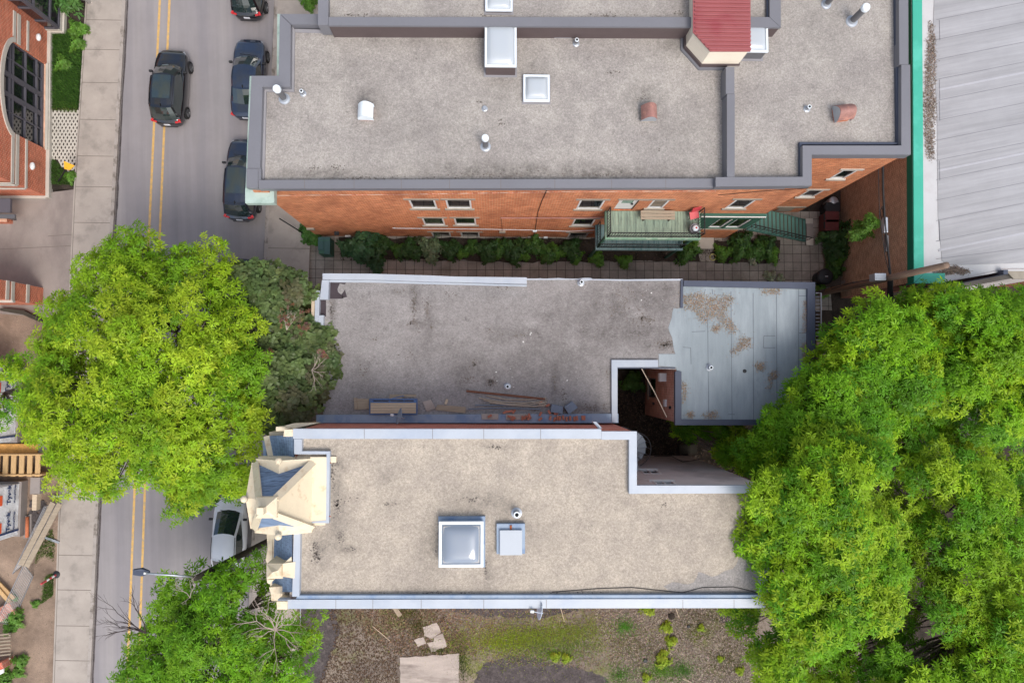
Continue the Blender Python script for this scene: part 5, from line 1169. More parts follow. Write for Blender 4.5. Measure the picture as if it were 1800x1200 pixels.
# lumber heap by the fence
for k,(a,b) in enumerate((((-10,1018),(24,1052)),((-8,1030),(18,1060)))): plank(a,b,.2,.4+.1*k,.08,('raw orange board under the leaning fence, upper of two','raw orange board under the leaning fence, lower of two')[k],M['wood_new'],group='raw boards under the fence')
m=MB(); m.obox(P(8,1076,.35),(1.3,.7,.5),Matrix.Rotation(.5,3,'Z')); tag(m.build('brick_stack', M['brick_old'], origin=P(8,1076,.1)),'dark red brick stack behind the leaning mesh fence','bricks')
# ------------------------------------------------------------------ cars
def interp(t, tab):
    for (a,va),(b,vb) in zip(tab[:-1],tab[1:]):
        if a<=t<=b:
            s=(t-a)/(b-a) if b>a else 0; s=s*s*(3-2*s)*.35+s*.65; return va+(vb-va)*s
    return tab[-1][1] if t>tab[-1][0] else tab[0][1]
def car(label, gx, gy, rz, paint, L=4.5, W=1.82, HT=1.6, kind='suv', roofm=None, hood=1.05, ws=.8, tail=None):
    x,y=P2(gx,gy,0); t=thing('parked_car' if kind!='moving' else 'car',label,'car',(x,y,0),'cars on the street',rz)
    if kind=='moving': kind='suv'
    hl=L/2; suv=kind=='suv'
    belt=.98 if suv else .92
    # lower body profile along the length (front = +y)
    top=[(-hl,.55),(-hl+.04,.82),(-hl+.22,belt-.02 if suv else .93),(-hl+.7,belt+.02),(0,belt+.01),(hl-1.35,belt),(hl-.9,.93),(hl-.35,.82),(hl-.08,.66),(hl,.5)]
    wid=[(-hl,.44),(-hl+.03,.58),(-hl+.09,.70),(-hl+.2,.81),(-hl+.42,.915),(-hl+.9,.99),(0,1),(hl-1.1,.985),(hl-.7,.955),(hl-.4,.89),(hl-.2,.79),(hl-.08,.66),(hl,.44)]
    bot=[(-hl,.42),(-hl+.1,.3),(-hl+.5,.22),(hl-.5,.22),(hl-.1,.28),(hl,.38)]
    sec=[(0,1.0,.035),(.35,1.0,.03),(.62,1.0,.02),(.80,.995,.0),(.90,.97,0),(.965,.88,0),(.995,.72,0),(1.0,.5,0),(.985,.25,0),(.95,.06,0),(.85,0,0),(0,0,0)]
    ns=56; mb=MB(); ring=sec+[(-a,b,c) for a,b,c in sec[-2:0:-1]]; k=len(ring)
    for i in range(ns+1):
        s=-hl+L*(.5-.5*math.cos(math.pi*i/ns)); zt,zb,w=interp(s,top),interp(s,bot),interp(s,wid)*W/2
        for a,b,c in ring: mb.v.append((a*w,s,zb+(zt-zb)*b+c))
    for i in range(ns):
        for j in range(k): mb.f.append((i*k+j,i*k+(j+1)%k,(i+1)*k+(j+1)%k,(i+1)*k+j))
    mb.f += [tuple(range(k))[::-1],tuple(range(ns*k,(ns+1)*k))]
    body=mb.build('body',paint,t,True,local=True)
    # greenhouse: cowl, roof front, roof rear, tail
    yc=hl-hood; yrf=yc-ws; yrr=-hl+(tail or (.62 if suv else 1.35)); yt=-hl+(.16 if suv else .6)
    zr=HT; wb=W/2*.94; wr=W/2*.74
    def gh(s):                            # (half width at base, half width at roof, roof height)
        if s>=yrf: f=(yc-s)/(yc-yrf)
        elif s<=yrr: f=(s-yt)/(yrr-yt)
        else: f=1
        f=max(0,min(1,f)); b=belt-.03
        h=b+(zr-b)*(f if f<1 else 1)
        if yrr<s<yrf: m_=(s-yrr)/(yrf-yrr); h=zr+.075*math.sin(math.pi*m_)-.04*(1-m_)
        fw=1-.10*((s-(yrf+yrr)/2)/(yc-yt)*2)**2
        return wb*fw-(.08 if s>yrf else 0)*(1-f), (wb-(wb-wr)*f)*fw, h
    st=[yt+(yrr-yt)*i/6 for i in range(6)]+[yrr+(yrf-yrr)*i/12 for i in range(12)]+[yrf+(yc-yrf)*i/6 for i in range(7)]
    sd=[(0,1),(.5,1),(.85,.99),(1,.965)]
    roof=MB(); G_={'windscreen':MB(),'rear_window':MB(),-1:MB(),1:MB()}
    def pt(s,a,side): 
        w0,w1,h=gh(s); b=belt-.03
        if a<=3: x_=w1*sd[a][0]; z=h+ ((.05,.035,.01,-.04)[a])*min(1,(h-b)/.3)
        else: f=(a-3)/2; x_=w1+(w0-w1)*f; z=h-.04*min(1,(h-b)/.3)+(b-h)*f
        mid_=(yrf+yrr)/2; return (side*x_,s-(.26 if s>mid_ else -.16)*min(1,abs(s-mid_)/.6)*(x_/wb)**2,z)
    for i in range(len(st)-1):
        s0,s1=st[i],st[i+1]; mid=(s0+s1)/2; isroof=yrr-.01<mid<yrf+.01
        for side in (-1,1):
            for a in range(5):
                q=[pt(s0,a,side),pt(s1,a,side),pt(s1,a+1,side),pt(s0,a+1,side)]
                if side==-1: q=q[::-1]
                glassb=G_['windscreen' if mid>yrf else 'rear_window'] if a<3 else G_[side]
                if a<3: tgt=roof if (isroof or a==2) else glassb
                else: tgt=glassb
                if a>=3 and (mid>yc-.45 and a==3 or mid<yt+.25): tgt=roof
                tgt.add(q,[(0,1,2,3)])
    rp_=roof.build('roof',roofm or paint,t,True,local=True); [g_.build(k_ if isinstance(k_,str) else 'side_window',M['car_glass'],t,True,local=True) for k_,g_ in G_.items()]
    def wh(sx,sy):
        m=MB(); r=.335; w=.23
        m.lathe((0,0,0),[(r*.62,-w/2),(r*.95,-w/2),(r,-w/2+.03),(r,w/2-.03),(r*.95,w/2),(r*.62,w/2)],24)
        R_=Matrix.Rotation(math.pi/2,3,'Y'); m.v=[tuple(R_@Vector(v)+Vector((sx*(W/2-.10),sy,r))) for v in m.v]
        o=m.build('wheel',M['tyre'],t,True,local=True)
        d=MB(); 
        d.lathe((0,0,0),[(r*.66,-.02),(r*.66,.01),(r*.60,.015),(r*.58,-.005),(r*.2,.0),(r*.15,.02)],20)
        for q in range(5):
            a=2*math.pi*q/5; d.obox((math.cos(a)*r*.38,math.sin(a)*r*.38,.012),(r*.5,.055,.03),Matrix.Rotation(a,3,'Z'))
        d.v=[tuple(R_@Vector((v[0],v[1],v[2]*sx))+Vector((sx*(W/2+.02),sy,r))) for v in d.v]; d.build('rim',M['rim'],o,local=True)
    for sy in (hl-.88,-hl+.88):
        for sx in (-1,1): wh(sx,sy)
    for sx in (-1,1):
        m=MB(); m.obox((sx*(W/2+.03),yc-.5,belt+.05),(.2,.12,.14)); m.build('mirror',M['trim'] if paint!=M['paint_white'] else M['trim'],t,local=True,bevel=.03)
        m=MB(); m.obox((sx*W*.375,hl-.27,.69),(.12,.24,.09),Matrix.Rotation(sx*.42,3,'Z')); m.build('headlight',M['lamp_clear'],t,local=True,bevel=.02)
        m=MB(); zl=.92 if suv else .82
        m.obox((sx*W*.395,-hl+.26,zl-.04),(.12,.30,.14),Matrix.Rotation(sx*.42,3,'Z')); m.obox((sx*W*.33,-hl+.13,zl-.05),(.2,.1,.10),Matrix.Rotation(sx*.25,3,'Z')); m.build('taillight',M['lamp_red'],t,local=True,bevel=.02)
    m=MB(); m.obox((0,-hl+.02,.70),(.34,.04,.14)); m.build('licence_plate',M['plate'],t,local=True)
    m=MB(); m.obox((0,-hl+.03,.45),(W*.5,.1,.08)); m.build('bumper',M['trim'],t,local=True,bevel=.03)
    m=MB(); m.tube([(.0,yc-.03,belt+.045),(.55,yc-.12,belt+.10)],.012,4); m.tube([(-.45,yc-.0,belt+.05),(.1,yc-.1,belt+.11)],.012,4); m.build('wiper',M['trim'],t,local=True)
    if suv:
        m=MB(); nx=6; ym0,ym1=(yrr+yrf)/2-.45,yrf-.12
        for i in range(nx+1):
            for j in range(5):
                yy=ym0+(ym1-ym0)*i/nx; w1_=gh(yy)[1]*.72; xx=-w1_+2*w1_*j/4; m.v.append((xx,yy-.26*0,gh(yy)[2]+.062-.03*(abs(j-2)/2)**2))
        for i in range(nx):
            for j in range(4): a_=i*5+j; m.f.append((a_,a_+1,a_+6,a_+5))
        (m.build('sunroof',M['car_glass'],t,True,local=True) if paint!=M['paint_white'] else None)
        m=MB()
        for sx in (-1,1): m.tube([(sx*wr*.93,yrr+.15,zr+.05),(sx*wr*.95,(yrr+yrf)/2,zr+.085),(sx*wr*.93,yrf-.2,zr+.05)],.018,6)
        m.build('roof_rail',M['trim'],t,local=True)
    m=MB(); m.obox((0,yrr+.18,zr+.07),(.05,.14,.06)); m.build('antenna',M['trim'],t,local=True,bevel=.015)
    return t
rr=D2R(-2.4)
car('black hatchback SUV driving over the double yellow line with red tail lights',309,162,rr,M['paint_black'],4.4,1.84,1.6,'moving',hood=.98,ws=.82)
car('dark SUV at the kerb cut off by the top edge of the photo',446,-24,rr,M['paint_black'],4.6,1.86,1.65,'suv')
car('navy blue sedan parked at the kerb between two dark SUVs',444,147,rr,M['paint_navy'],4.65,1.8,1.42,'sedan')
car('dark blue SUV parked half under the green copper cornice',434,321,rr,M['paint_slate'],4.7,1.84,1.58,'suv')
car('dark car under the dark-leaved maple with only its windscreen showing',428,528,rr,M['paint_navy'],4.6,1.82,1.45,'sedan')
car('white compact car parked in front of the cream turret',412,931,D2R(-1.5),M['paint_white'],4.2,1.78,1.5,'suv',hood=.80,ws=1.15,tail=.75)
# ------------------------------------------------------------------ street furniture
up=thing('utility_pole','dark leaning wooden pole beside the white car carrying a street lamp arm','pole',(*P2(481,946,.13),.13))
pa,pb=P(481,946,.1),P(343,1016,9.2); MB().tube([pa,pa.lerp(pb,.5),pb],[.17,.15,.12],12).build('pole',M['wood_dark'],up,True)
lamp=thing('street_lamp','curved grey street lamp arm with a dark head over the yellow lines','lamp',P(340,1012,9.0))
arm=[P(343,1014,8.6),P(325,1012,9.1),P(300,1010,9.35),P(275,1008.5,9.4),P(254,1007,9.35)]; MB().tube(arm,.045,8).build('arm',M['galv'],lamp,True)
hd=P(246,1005,9.3); m=MB(); m.add([(hd.x-.3,hd.y-.13,hd.z-.06),(hd.x-.3,hd.y+.13,hd.z-.06),(hd.x+.1,hd.y+.19,hd.z-.05),(hd.x+.42,hd.y+.06,hd.z-.03),(hd.x+.42,hd.y-.06,hd.z-.03),(hd.x+.1,hd.y-.19,hd.z-.05),
  (hd.x-.27,hd.y-.11,hd.z+.05),(hd.x-.27,hd.y+.11,hd.z+.05),(hd.x+.08,hd.y+.15,hd.z+.09),(hd.x+.4,hd.y+.05,hd.z+.05),(hd.x+.4,hd.y-.05,hd.z+.05),(hd.x+.08,hd.y-.15,hd.z+.09)],
  [(5,4,3,2,1,0),(6,7,8,9,10,11),(0,1,7,6),(1,2,8,7),(2,3,9,8),(3,4,10,9),(4,5,11,10),(5,0,6,11)]); ho=m.build('lamp_head',M['coping_dark'],lamp,bevel=.02)
MB().box(hd.x+.22,hd.x+.3,hd.y-.06,hd.y+.02,hd.z+.07,hd.z+.13).build('photocell',M['plastic_white'],ho)
# yellow pedestrian sign on a slanted black post near the turf grid
sg=thing('yellow_sign','small yellow sign on a black post in the grass strip','sign',(*P2(101,320,.1),.1))
a=P(101,321,.1); b=P(118,294,1.15); MB().tube([a,b],.035,8).build('post',M['black_metal'],sg)
m=MB(); q=[P(112,283,1.35),P(131,291,1.3),P(122,299,1.1),P(113,297,1.1)]; m.add(q+[v-Vector((0,0,.04)) for v in q],[(3,2,1,0),(4,5,6,7)]+[(i,(i+1)%4,4+(i+1)%4,4+i) for i in range(4)]); m.build('board',M['sign_yellow'],sg)
x,y=P2(157,5,.13); bl_=thing('white_bollard','round white globe on a short post by the hedge','bollard',(x,y,.13)); MB().lathe((x,y,.13),[(.1,0),(.1,.5),(.16,.52),(.2,.62),(.17,.75),(.05,.8)],16).build('globe',M['plastic_white'],bl_,True)
# black railing on the pavement by the brick corner
a,b=P(533,410,.9),P(491,384,1.6); m=MB(); m.tube([P(536,412,.1),P(520,402,1.0),b],.035,6); tag(m.build('black_handrail',M['black_metal'],origin=P(533,411,.1)),'thin black handrail bar standing beside the brick corner','handrail')
# green wooden box (bin store) in the passage
gb=thing('bin_store','old green double-lid wooden box beside the brick corner','box',(*P2(578,440,.03),.03))
x0,y0=P2(569,452,.03);x1,y1=P2(588,424,.03); MB().box(x0,x1,y0,y1,.03,1.15).build('box',M['dark_green'],gb)
m=MB(); m.box(x0-.03,(x0+x1)/2-.015,y0+.2,y1,1.153,1.2); m.build('lid',M['bin_green'],gb); m=MB(); m.box((x0+x1)/2+.015,x1+.03,y0-.03,y1,1.153,1.21); m.build('lid',M['bin_green'],gb); m=MB(); m.box(x0,x1,y1-.22,y1-.17,1.213,1.24); m.build('batten',M['dark_green'],gb)
# things on the upper balcony
x,y=P2(1217,405,zb3); bk=thing('metal_bucket','round grey tub with a bundle in it on the upper balcony','tub',(x,y,zb3)); MB().lathe((x,y,zb3),[(.2,0),(.24,.4),(.26,.42),(.26,.46),(.2,.45),(.18,.38)],18).build('tub',M['galv_dark'],bk,True); MB().lathe((x+.03,y+.02,zb3+.38),[(.16,0),(.14,.1),(.05,.13)],12).build('bundle',M['vent_white'],bk,True); MB().lathe((x+.05,y+.02,zb3+.512),[(.05,0),(.03,.02)],8).build('knob',M['plastic_red'],bk)
x,y=P2(1219,379,zb3+.3); rc=thing('red_chair','red folding chair leaning at the right end of the upper balcony','chair',(x,y,zb3)); R1=Matrix.Rotation(.25,3,'Z')
m=MB(); m.obox((x,y,zb3+.42),(.44,.36,.04),R1@Matrix.Rotation(.35,3,'X')); m.build('seat',M['plastic_red'],rc); m=MB(); m.obox((x+.02,y+.2,zb3+.72),(.44,.04,.4),R1@Matrix.Rotation(-.2,3,'X')); m.build('backrest',M['plastic_red'],rc)
for sx in (-1,1):
    for sy in (-1,1): m=MB(); m.tube([(x+sx*.19,y+sy*.15,zb3),(x+sx*.17,y+sy*.12,zb3+.4)],.014,6); m.build('leg',M['black_metal'],rc)
bn=thing('wooden_bench','weathered wooden plank bench against the brick wall on the upper balcony','bench',(*P2(1155,380,zb3),zb3)); x0=P(1126,378,zb3+.4).x;x1=P(1186,378,zb3+.4).x;y1=yS-.08
for k in range(3): 
    m=MB(); m.box(x0,x1,y1-.14-k*.15,y1-.01-k*.15,zb3+.4,zb3+.44); m.build('seat_board',M['wood_grey'],bn)
for xx in (x0+.2,x1-.2): m=MB(); m.box(xx-.03,xx+.03,y1-.42,y1-.02,zb3,zb3+.397); m.build('leg',M['wood_dark'],bn)
# ------------------------------------------------------------------ things lying on the middle roof
zq=ZM-.02
sk=thing('folded_scaffold','stack of pale boards in a blue metal frame on the worn roof','scaffold',(*P2(690,713,zq),zq))
x0,y0=P2(650,727,zq+.2);x1,y1=P2(733,699,zq+.2); m=MB()
w=(y1-y0-.25)/4
for k in range(4): m.box(x0+.04,x1-.04,y0+.03+k*w,y0+.03+(k+1)*w-.012,zq+.2,zq+.25)
m.build('board',M['wood_pale'],sk); m=MB()
for yy in (y0-.02,y1-.06,y1-.2): m.tube([(x0,yy,zq+.2),(x1,yy,zq+.2)],.028,6)
for xx in (x0,x1,x0+.9,x1-.6): m.tube([(xx,y0-.02,zq+.19),(xx,y1-.06,zq+.19)],.025,6)
m.tube([(x0+.9,y1-.06,zq+.2),(x1-.6,y1+.1,zq+.22)],.02,6); m.tube([(x0+.1,y1-.1,zq+.05),(x1-.1,y1-.1,zq+.05)],.025,6)
m.build('frame',M['blue_frame'],sk); m=MB(); m.box(x0+.9,x1-.7,y1-.05,y1+.05,zq+.18,zq+.2); m.box(x0+.9,x1-.05,y1+.06,y1+.16,zq+.1,zq+.13); m.build('rail_board',M['wood_grey'],sk)
m=MB()
for xx in (x0+.1,x1-.1): m.box(xx-.05,xx+.05,y0+.05,y1-.1,zq,zq+.185)
m.build('leg',M['blue_frame'],sk)
def slab(pts,z,th,name,label,cat,m,group=None): 
    q=px(pts,z); c=Vector((sum(a for a,b in q)/len(q),sum(b for a,b in q)/len(q),z-th)); return tag(MB().prism(q,z-th,z).build(name,m,origin=c,bevel=.006),label,cat,group)
slab([(627,700),(648,701),(649,718),(627,720)],zq+.08,.075,'wooden_board','pale plank piece at the left end of the blue framed stack','board',M['wood_grey'])
slab([(622,699),(627,699),(628,719),(623,720)],zq+.12,.11,'timber_block','narrow timber block at the far left of the roof clutter','timber',M['wood_grey'])
slab([(743,706),(757,702),(766,717),(750,724)],zq+.06,.055,'paving_slab','square beige slab lying askew on the worn roof','slab',M['old_slab'])
slab([(769,711),(819,715),(818,726),(765,720)],zq+.06,.055,'wooden_board','long grey plank pointing away from the square beige slab','board',M['wood_grey'])
slab([(784,701),(788,702),(785,711),(781,710)],zq+.06,.055,'timber_block','short wood offcut above the long grey plank','timber',M['wood_pale'])
slab([(970,710),(990,714),(989,727),(968,724)],zq+.3,.295,'grey_crate','grey plastic box, the left one of two by the loose bricks','box',M['grey_plastic'])
slab([(992,715),(1006,705),(1016,716),(1000,728)],zq+.3,.295,'grey_crate','grey plastic box turned askew, the right one of two by the loose bricks','box',M['grey_plastic'])
def pipeline(pts,z,r,name,label,cat,m): return tag(MB().tube([P(a,b,z) for a,b in pts],r,6).build(name,m,origin=P(*pts[0],zq)),label,cat)
pipeline([(820,687),(880,693),(958,701)],zq+.06,.05,'rusty_pipe','long rust-brown pipe, uppermost of the pipes on the worn roof','pipe',M['pipe_rust'])
for k,pts in enumerate((((842,699),(880,706),(920,708),(945,706),(962,702)),((855,695),(890,702),(930,702),(960,699)),((850,703),(890,710),(930,711),(962,706)),((835,712),(880,712),(920,713),(955,714)),((822,719),(870,717),(915,718),(950,719)),((860,707),(900,712),(940,714),(958,711)))):
    pipeline(pts,zq+.04+.012*k,.026,'bent_pipe',('thick pale bent hose starting left of the other hoses','pale bent hose nearest the rust-brown pipe','pale bent hose third below the rust-brown pipe','straight thin grey hose nearest the loose bricks but one','straight thin grey hose nearest the loose bricks','short pale hose in the middle of the hose bundle')[k],'hose',M['hose_grey'] if k<3 or k==5 else M['grey_plastic'])
pipeline([(948,713),(956,714),(960,711),(956,708),(948,710),(950,713)],zq+.08,.03,'hose_coil','small loop of hose beside the left grey box','hose',M['hose_grey'])
zl=ZM+.1
for pts in ([(846,727),(876,727),(876,737),(847,737)],[(889,728),(930,727),(930,737),(890,738)]): slab(pts,zl+.05,.05,'stone_slab','flat grey slab on the blue ledge, '+('left one with a single brick on it' if pts[0][0]==846 else 'right one under a row of bricks'),'slab',M['old_slab'])
first=None
BR=[(861,731,.5,1)]+[(886+random.random()*46,729+random.random()*8,random.random()*3,1) for _ in range(8)]+[(948+random.random()*30,724+random.random()*14,random.random()*3,0) for _ in range(7)]+[(x,733+random.random()*3,1.4+random.random()*.4,0) for x in (980,984,990,996,1002,1010,1014,1024,1027)]+[(885+random.random()*20,722+random.random()*3,random.random(),2) for _ in range(4)]+[(963,712,.4,2),(950,708,.6,2)]
for k,(bx0,by0,a,lv) in enumerate(BR):
    z=(zl if lv!=2 else zq)+(.05 if lv==1 else 0)+.035+random.uniform(0,.05)*(lv!=2)
    if first is None:
        m=MB(); m.obox((0,0,0),(.21,.1,.065)); first=m.build('loose_brick',M['brick_loose'],bevel=.006); o=first
    else: o=first.copy(); col.objects.link(o)
    o.location=P(bx0,by0,z); o.rotation_euler=(random.uniform(-.1,.1),random.uniform(-.1,.1),a)
    tag(o,'loose red brick in the scatter along the blue ledge and grey boxes','brick','loose bricks along the ledge')
slab([(1040,741),(1056,740),(1058,746),(1042,747)],ZM-.3,.3,'chimney_stub','small red brick block at the end of the red party wall','brick block',M['brick_loose'])
# satellite dishes
def dish(label, c, z, mount, m, tilt, az, r=.36, name='satellite_dish', foot=None):
    cc=P(*c,z); t=thing(name,label,'dish',mount)
    R_=Matrix.Rotation(az,3,'Z')@Matrix.Rotation(tilt,3,'X'); d=MB(); n=22; vs=[]; rings=6
    for i in range(rings+1):
        for k in range(n): a=2*math.pi*k/n; q=r*i/rings; vs.append(tuple(R_@Vector((q*math.cos(a)*.9,q*math.sin(a),.25*q*q/r))+cc))
    fs=[(i*n+k,i*n+(k+1)%n,(i+1)*n+(k+1)%n,(i+1)*n+k) for i in range(rings) for k in range(n)]
    d.add(vs,fs); o=d.build('reflector',m,t,True); s=o.modifiers.new('thickness','SOLIDIFY'); s.thickness=.015
    fp=cc+R_@Vector((0,-r*.55,r*1.15)); d=MB(); d.tube([cc+R_@Vector((0,-r*.9,.04)),fp],.016,6); ar=d.build('arm',m,t); MB().obox(fp,(.1,.08,.14),R_).build('receiver',M['plastic_white'],ar,bevel=.01)
    d=MB(); d.tube([Vector(mount),Vector(mount)+Vector((0,0,max(.2,(cc.z-mount[2])*.9))),cc],.022,6); d.build('mast',M['galv'],t)
    return t
dish('grey satellite dish on the blue ledge by the red party wall',(705.5,732),ZM+.75,tuple(P(712,734,ZM+.1)),M['dish'],D2R(-72),D2R(75),.42)
dish('white satellite dish hanging off the southern white coping',(952.5,1072),ZL-.15,tuple(P(952,1060,ZL)),M['dish_white'],D2R(-80),D2R(82),.40)
# ------------------------------------------------------------------ the yard behind the red building and the alley
def bin_(label,c,r,h,m,zb=.03,lidm=None,rect=False,w=.5,d=.5):
    x,y=P2(*c,zb); t=thing('garbage_bin',label,'bin',(x,y,zb),'bins by the warehouse wall')
    if rect:
        b=MB(); b.add([(x-w*.42,y-d*.42,zb),(x+w*.42,y-d*.42,zb),(x+w*.42,y+d*.42,zb),(x-w*.42,y+d*.42,zb),(x-w/2,y-d/2,zb+h),(x+w/2,y-d/2,zb+h),(x+w/2,y+d/2,zb+h),(x-w/2,y+d/2,zb+h)],[(0,3,2,1),(4,5,6,7),(0,1,5,4),(1,2,6,5),(2,3,7,6),(3,0,4,7)]); b.build('body',m,t,bevel=.02)
        l=MB(); l.box(x-w/2-.03,x+w/2+.03,y-d/2-.03,y+d/2+.03,zb+h+.003,zb+h+.06); l=l.build('lid',lidm or m,t,bevel=.025); MB().box(x-w/2-.08,x-w/2-.03,y-d*.3,y+d*.3,zb+h-.06,zb+h).build('handle',M['plastic_black'],t)
    else:
        MB().lathe((x,y,zb),[(r*.85,0),(r*.95,h*.5),(r,h)],20).build('body',m,t,True); l=MB().lathe((x,y,zb+h+.003),[(r*1.08,0),(r*1.08,.04),(r*.9,.08),(r*.3,.13),(.02,.14)],20).build('lid',lidm or m,t,True); MB().box(x-.08,x+.08,y-.02,y+.02,zb+h+.14,zb+h+.18).build('handle',M['galv'],l)
    return t
bin_('pale metal garbage can, nearest the brick wall in its row',(1452,361),.26,.85,M['galv'],lidm=M['galv'])
bin_('black garbage bin between the pale can and the maroon bins',(1450,371),.3,.9,M['plastic_black'],rect=True,w=.75,d=.5)
bin_('maroon wheelie bin, upper of two beside the warehouse wall',(1448,388),.3,.95,M['bin_maroon'],rect=True,w=.72,d=.58)
bin_('maroon wheelie bin, lower of two beside the warehouse wall',(1448,402),.3,.95,M['bin_maroon'],rect=True,w=.72,d=.58)
bin_('round black composter near the dark annex corner',(1438,490),.42,.85,M['plastic_black'])
x,y=P2(1253,452,.05); m=MB(); m.tube([(x+.18*math.cos(a),y+.18*math.sin(a),.07) for a in np.linspace(0,6.283,25)],.03,6); tag(m.build('yellow_hose',M['sign_yellow'] if False else flat('hose_yellow',S(206,196,120),.6),origin=(x,y,.05)),'small pale yellow ring of hose on the garden path','hose')
MB_=MB(); a,b=P(1488,395,0),P(1492,405,0)
# utility pole with cables along the warehouse wall
tp=thing('telephone_pole','tall wooden pole leaning over the teal roof corner','pole',(*P2(1437,516,.03),.03)); a=P(1437,516,0.03); b=P(1664,466,11.2); MB().tube([a,a.lerp(b,.5),b],[.19,.165,.14],14).build('pole',M['wood_pole'],tp,True)
def on(t): return a.lerp(b,t)
c=on(.66); m=MB(); m.obox((c.x-.55,c.y+.02,c.z-.3),(.55,.34,.5)); tag(m.build('transformer_box',M['galv'],origin=(c.x-.55,c.y,c.z-.3),bevel=.02),'grey junction box on the telephone pole','box')
m=MB(); m.tube([c+Vector((-.3,0,-.2)),c+Vector((-1.3,-.1,-1.2)),P(1462,508,2.6)],.03,6); tag(m.build('drop_cable',M['cable'],origin=c),'dark drop cable running down beside the telephone pole','cable')
def cable(pts,r,name,label): return tag(MB().tube([P(*p) for p in pts],r,7).build(name,M['cable'],origin=P(*pts[0])),label,'cable','cables along the warehouse wall')
cable([(1550,-60,7.6),(1551,180,7.3),(1552,330,7.2),(1556,400,7.1),(1562,450,7.1),(1565,486,7.2)],.05,'overhead_cable','thick black cable bundle running along the warehouse wall to the pole')
cable([(1540,-60,7.8),(1541,200,7.5),(1546,380,7.3),(1556,450,7.2),(1564,485,7.2)],.018,'overhead_cable','thin black cable left of the thick bundle')
cable([(1565,486,7.2),(1564,520,6.6),(1560,570,6.2),(1552,640,6.0)],.13,'overhead_cable','thick black cable bundle below the telephone pole among the leaves')
cable([(1565,486,7.2),(1569,520,6.7),(1566,570,6.2)],.05,'overhead_cable','thin cable beside the bundle below the telephone pole')
m=MB(); m.obox(P(1555,396,7.0),(.2,.75,.25)); tag(m.build('cable_box',M['galv'],origin=P(1555,396,7.0),bevel=.03),'grey splice case on the black cable bundle, upper one','box'); m=MB(); m.obox(P(1558,428,7.0),(.14,.8,.2)); tag(m.build('cable_box',M['galv_dark'],origin=P(1558,428,7.0),bevel=.03),'grey splice case on the black cable bundle, lower one','box')
m=MB(); m.tube([P(1551,362,7.15),P(1547,372,7.0),P(1550,386,6.95),P(1553,376,7.0),P(1551,364,7.12)],.02,5); tag(m.build('cable_loop',M['cable'],origin=P(1551,362,7.1)),'loop of slack cable above the grey splice cases','cable')
# low yard fence between the annex and the warehouse
m=MB(); pa,pb=P(1440,512,1.2),P(1500,497,1.2); dd=(pb-pa).normalized(); nn=Vector((-dd.y,dd.x,0))*.05
m.prism([tuple((pa+nn)[:2]),tuple((pb+nn)[:2]),tuple((pb-nn)[:2]),tuple((pa-nn)[:2])],0,1.25); tag(m.build('board_fence',M['wood_dark'],origin=(pa.x,pa.y,0)),'low dark board fence between the annex corner and the warehouse','fence')
m=MB(); m.prism(px([(1480,460),(1490,466),(1484,495),(1478,500)],.03),0,.5); tag(m.build('grey_slab',M['old_slab'],origin=P(1484,480,.03)),'pale stone block at the foot of the warehouse wall','slab')
# steel stair rail behind the annex
m=MB(); zf=4.5; 
p_=[P(1434,515,zf),P(1443,515,zf),P(1443,597,zf)]; m.tube(p_,.04,6); 
for k in range(14): y_=515+k*6.3; m.tube([P(1434,y_,zf-.05),P(1443,y_,zf-.05)],.02,5)
m.tube([P(1443,597,zf),P(1443,597,0)],.04,6); m.tube([P(1443,516,zf),P(1443,516,0)],.04,6)
tag(m.build('steel_balcony',M['galv'],origin=P(1440,556,0)),'white steel rail grid on the rear side of the annex','railing')
m=MB()
for k in range(6): pa=P(1436,598+k*5,1.0); pb=P(1475,598+k*5,1.0); m.box(pa.x,pb.x,pa.y-.06,pa.y+.06,.9,1.0)
m.box(P(1436,0,1).x,P(1475,0,1).x,P(0,630,1).y,P(0,596,1).y,.0,.85); tag(m.build('wooden_deck',M['wood_grey'],origin=P(1455,612,0)),'weathered slatted deck between the annex and the big tree','deck')
# spiral stair in the dark yard
sp=thing('spiral_stair','grey spiral stair winding down the dark yard beside the white coping','stair',(*P2(1098,764,0),0)); ctr=P(1114,794,5.6); cx0,cy0=ctr.x,ctr.y
MB().lathe((cx0,cy0,0),[(.07,0),(.07,6.6)],10).build('column',M['galv_dark'],sp)
for k in range(34):
    z=.2+k*.19; a0=k*.36-1.2; a1=a0+.38; m=MB(); r=.95
    pts=[(cx0+.07*math.cos(a0),cy0+.07*math.sin(a0)),(cx0+r*math.cos(a0),cy0+r*math.sin(a0)),(cx0+r*math.cos(a1),cy0+r*math.sin(a1))]; m.prism(pts,z-.03,z); tr_=m.build('tread',M['galv'],sp); MB().tube([(*pts[0],z+.01),(*pts[1],z+.01)],.018,5).build('nosing',M['galv'],tr_)
m=MB(); m.tube([(cx0+.97*math.cos(k*.18-1.2),cy0+.97*math.sin(k*.18-1.2),1.1+k*.095) for k in range(68)],.022,5)
for k in range(34): a_=k*.36-1.2; m.tube([(cx0+.97*math.cos(a_),cy0+.97*math.sin(a_),.2+k*.19),(cx0+.97*math.cos(a_),cy0+.97*math.sin(a_),1.15+k*.19)],.012,4)
m.build('handrail',M['galv_dark'],sp)
m=MB(); x,y=P2(1206,788,0); m.box(x-.5,x+.5,y-.25,y+.25,.38,.42); t_=m
ch=thing('garden_bench','small dark bench in the shaded yard','bench',(x,y,0)); m.build('seat',M['wood_dark'],ch); 
for sx in (-1,1): MB().box(x+sx*.42-.03,x+sx*.42+.03,y-.2,y+.2,0,.377).build('leg',M['black_metal'],ch)
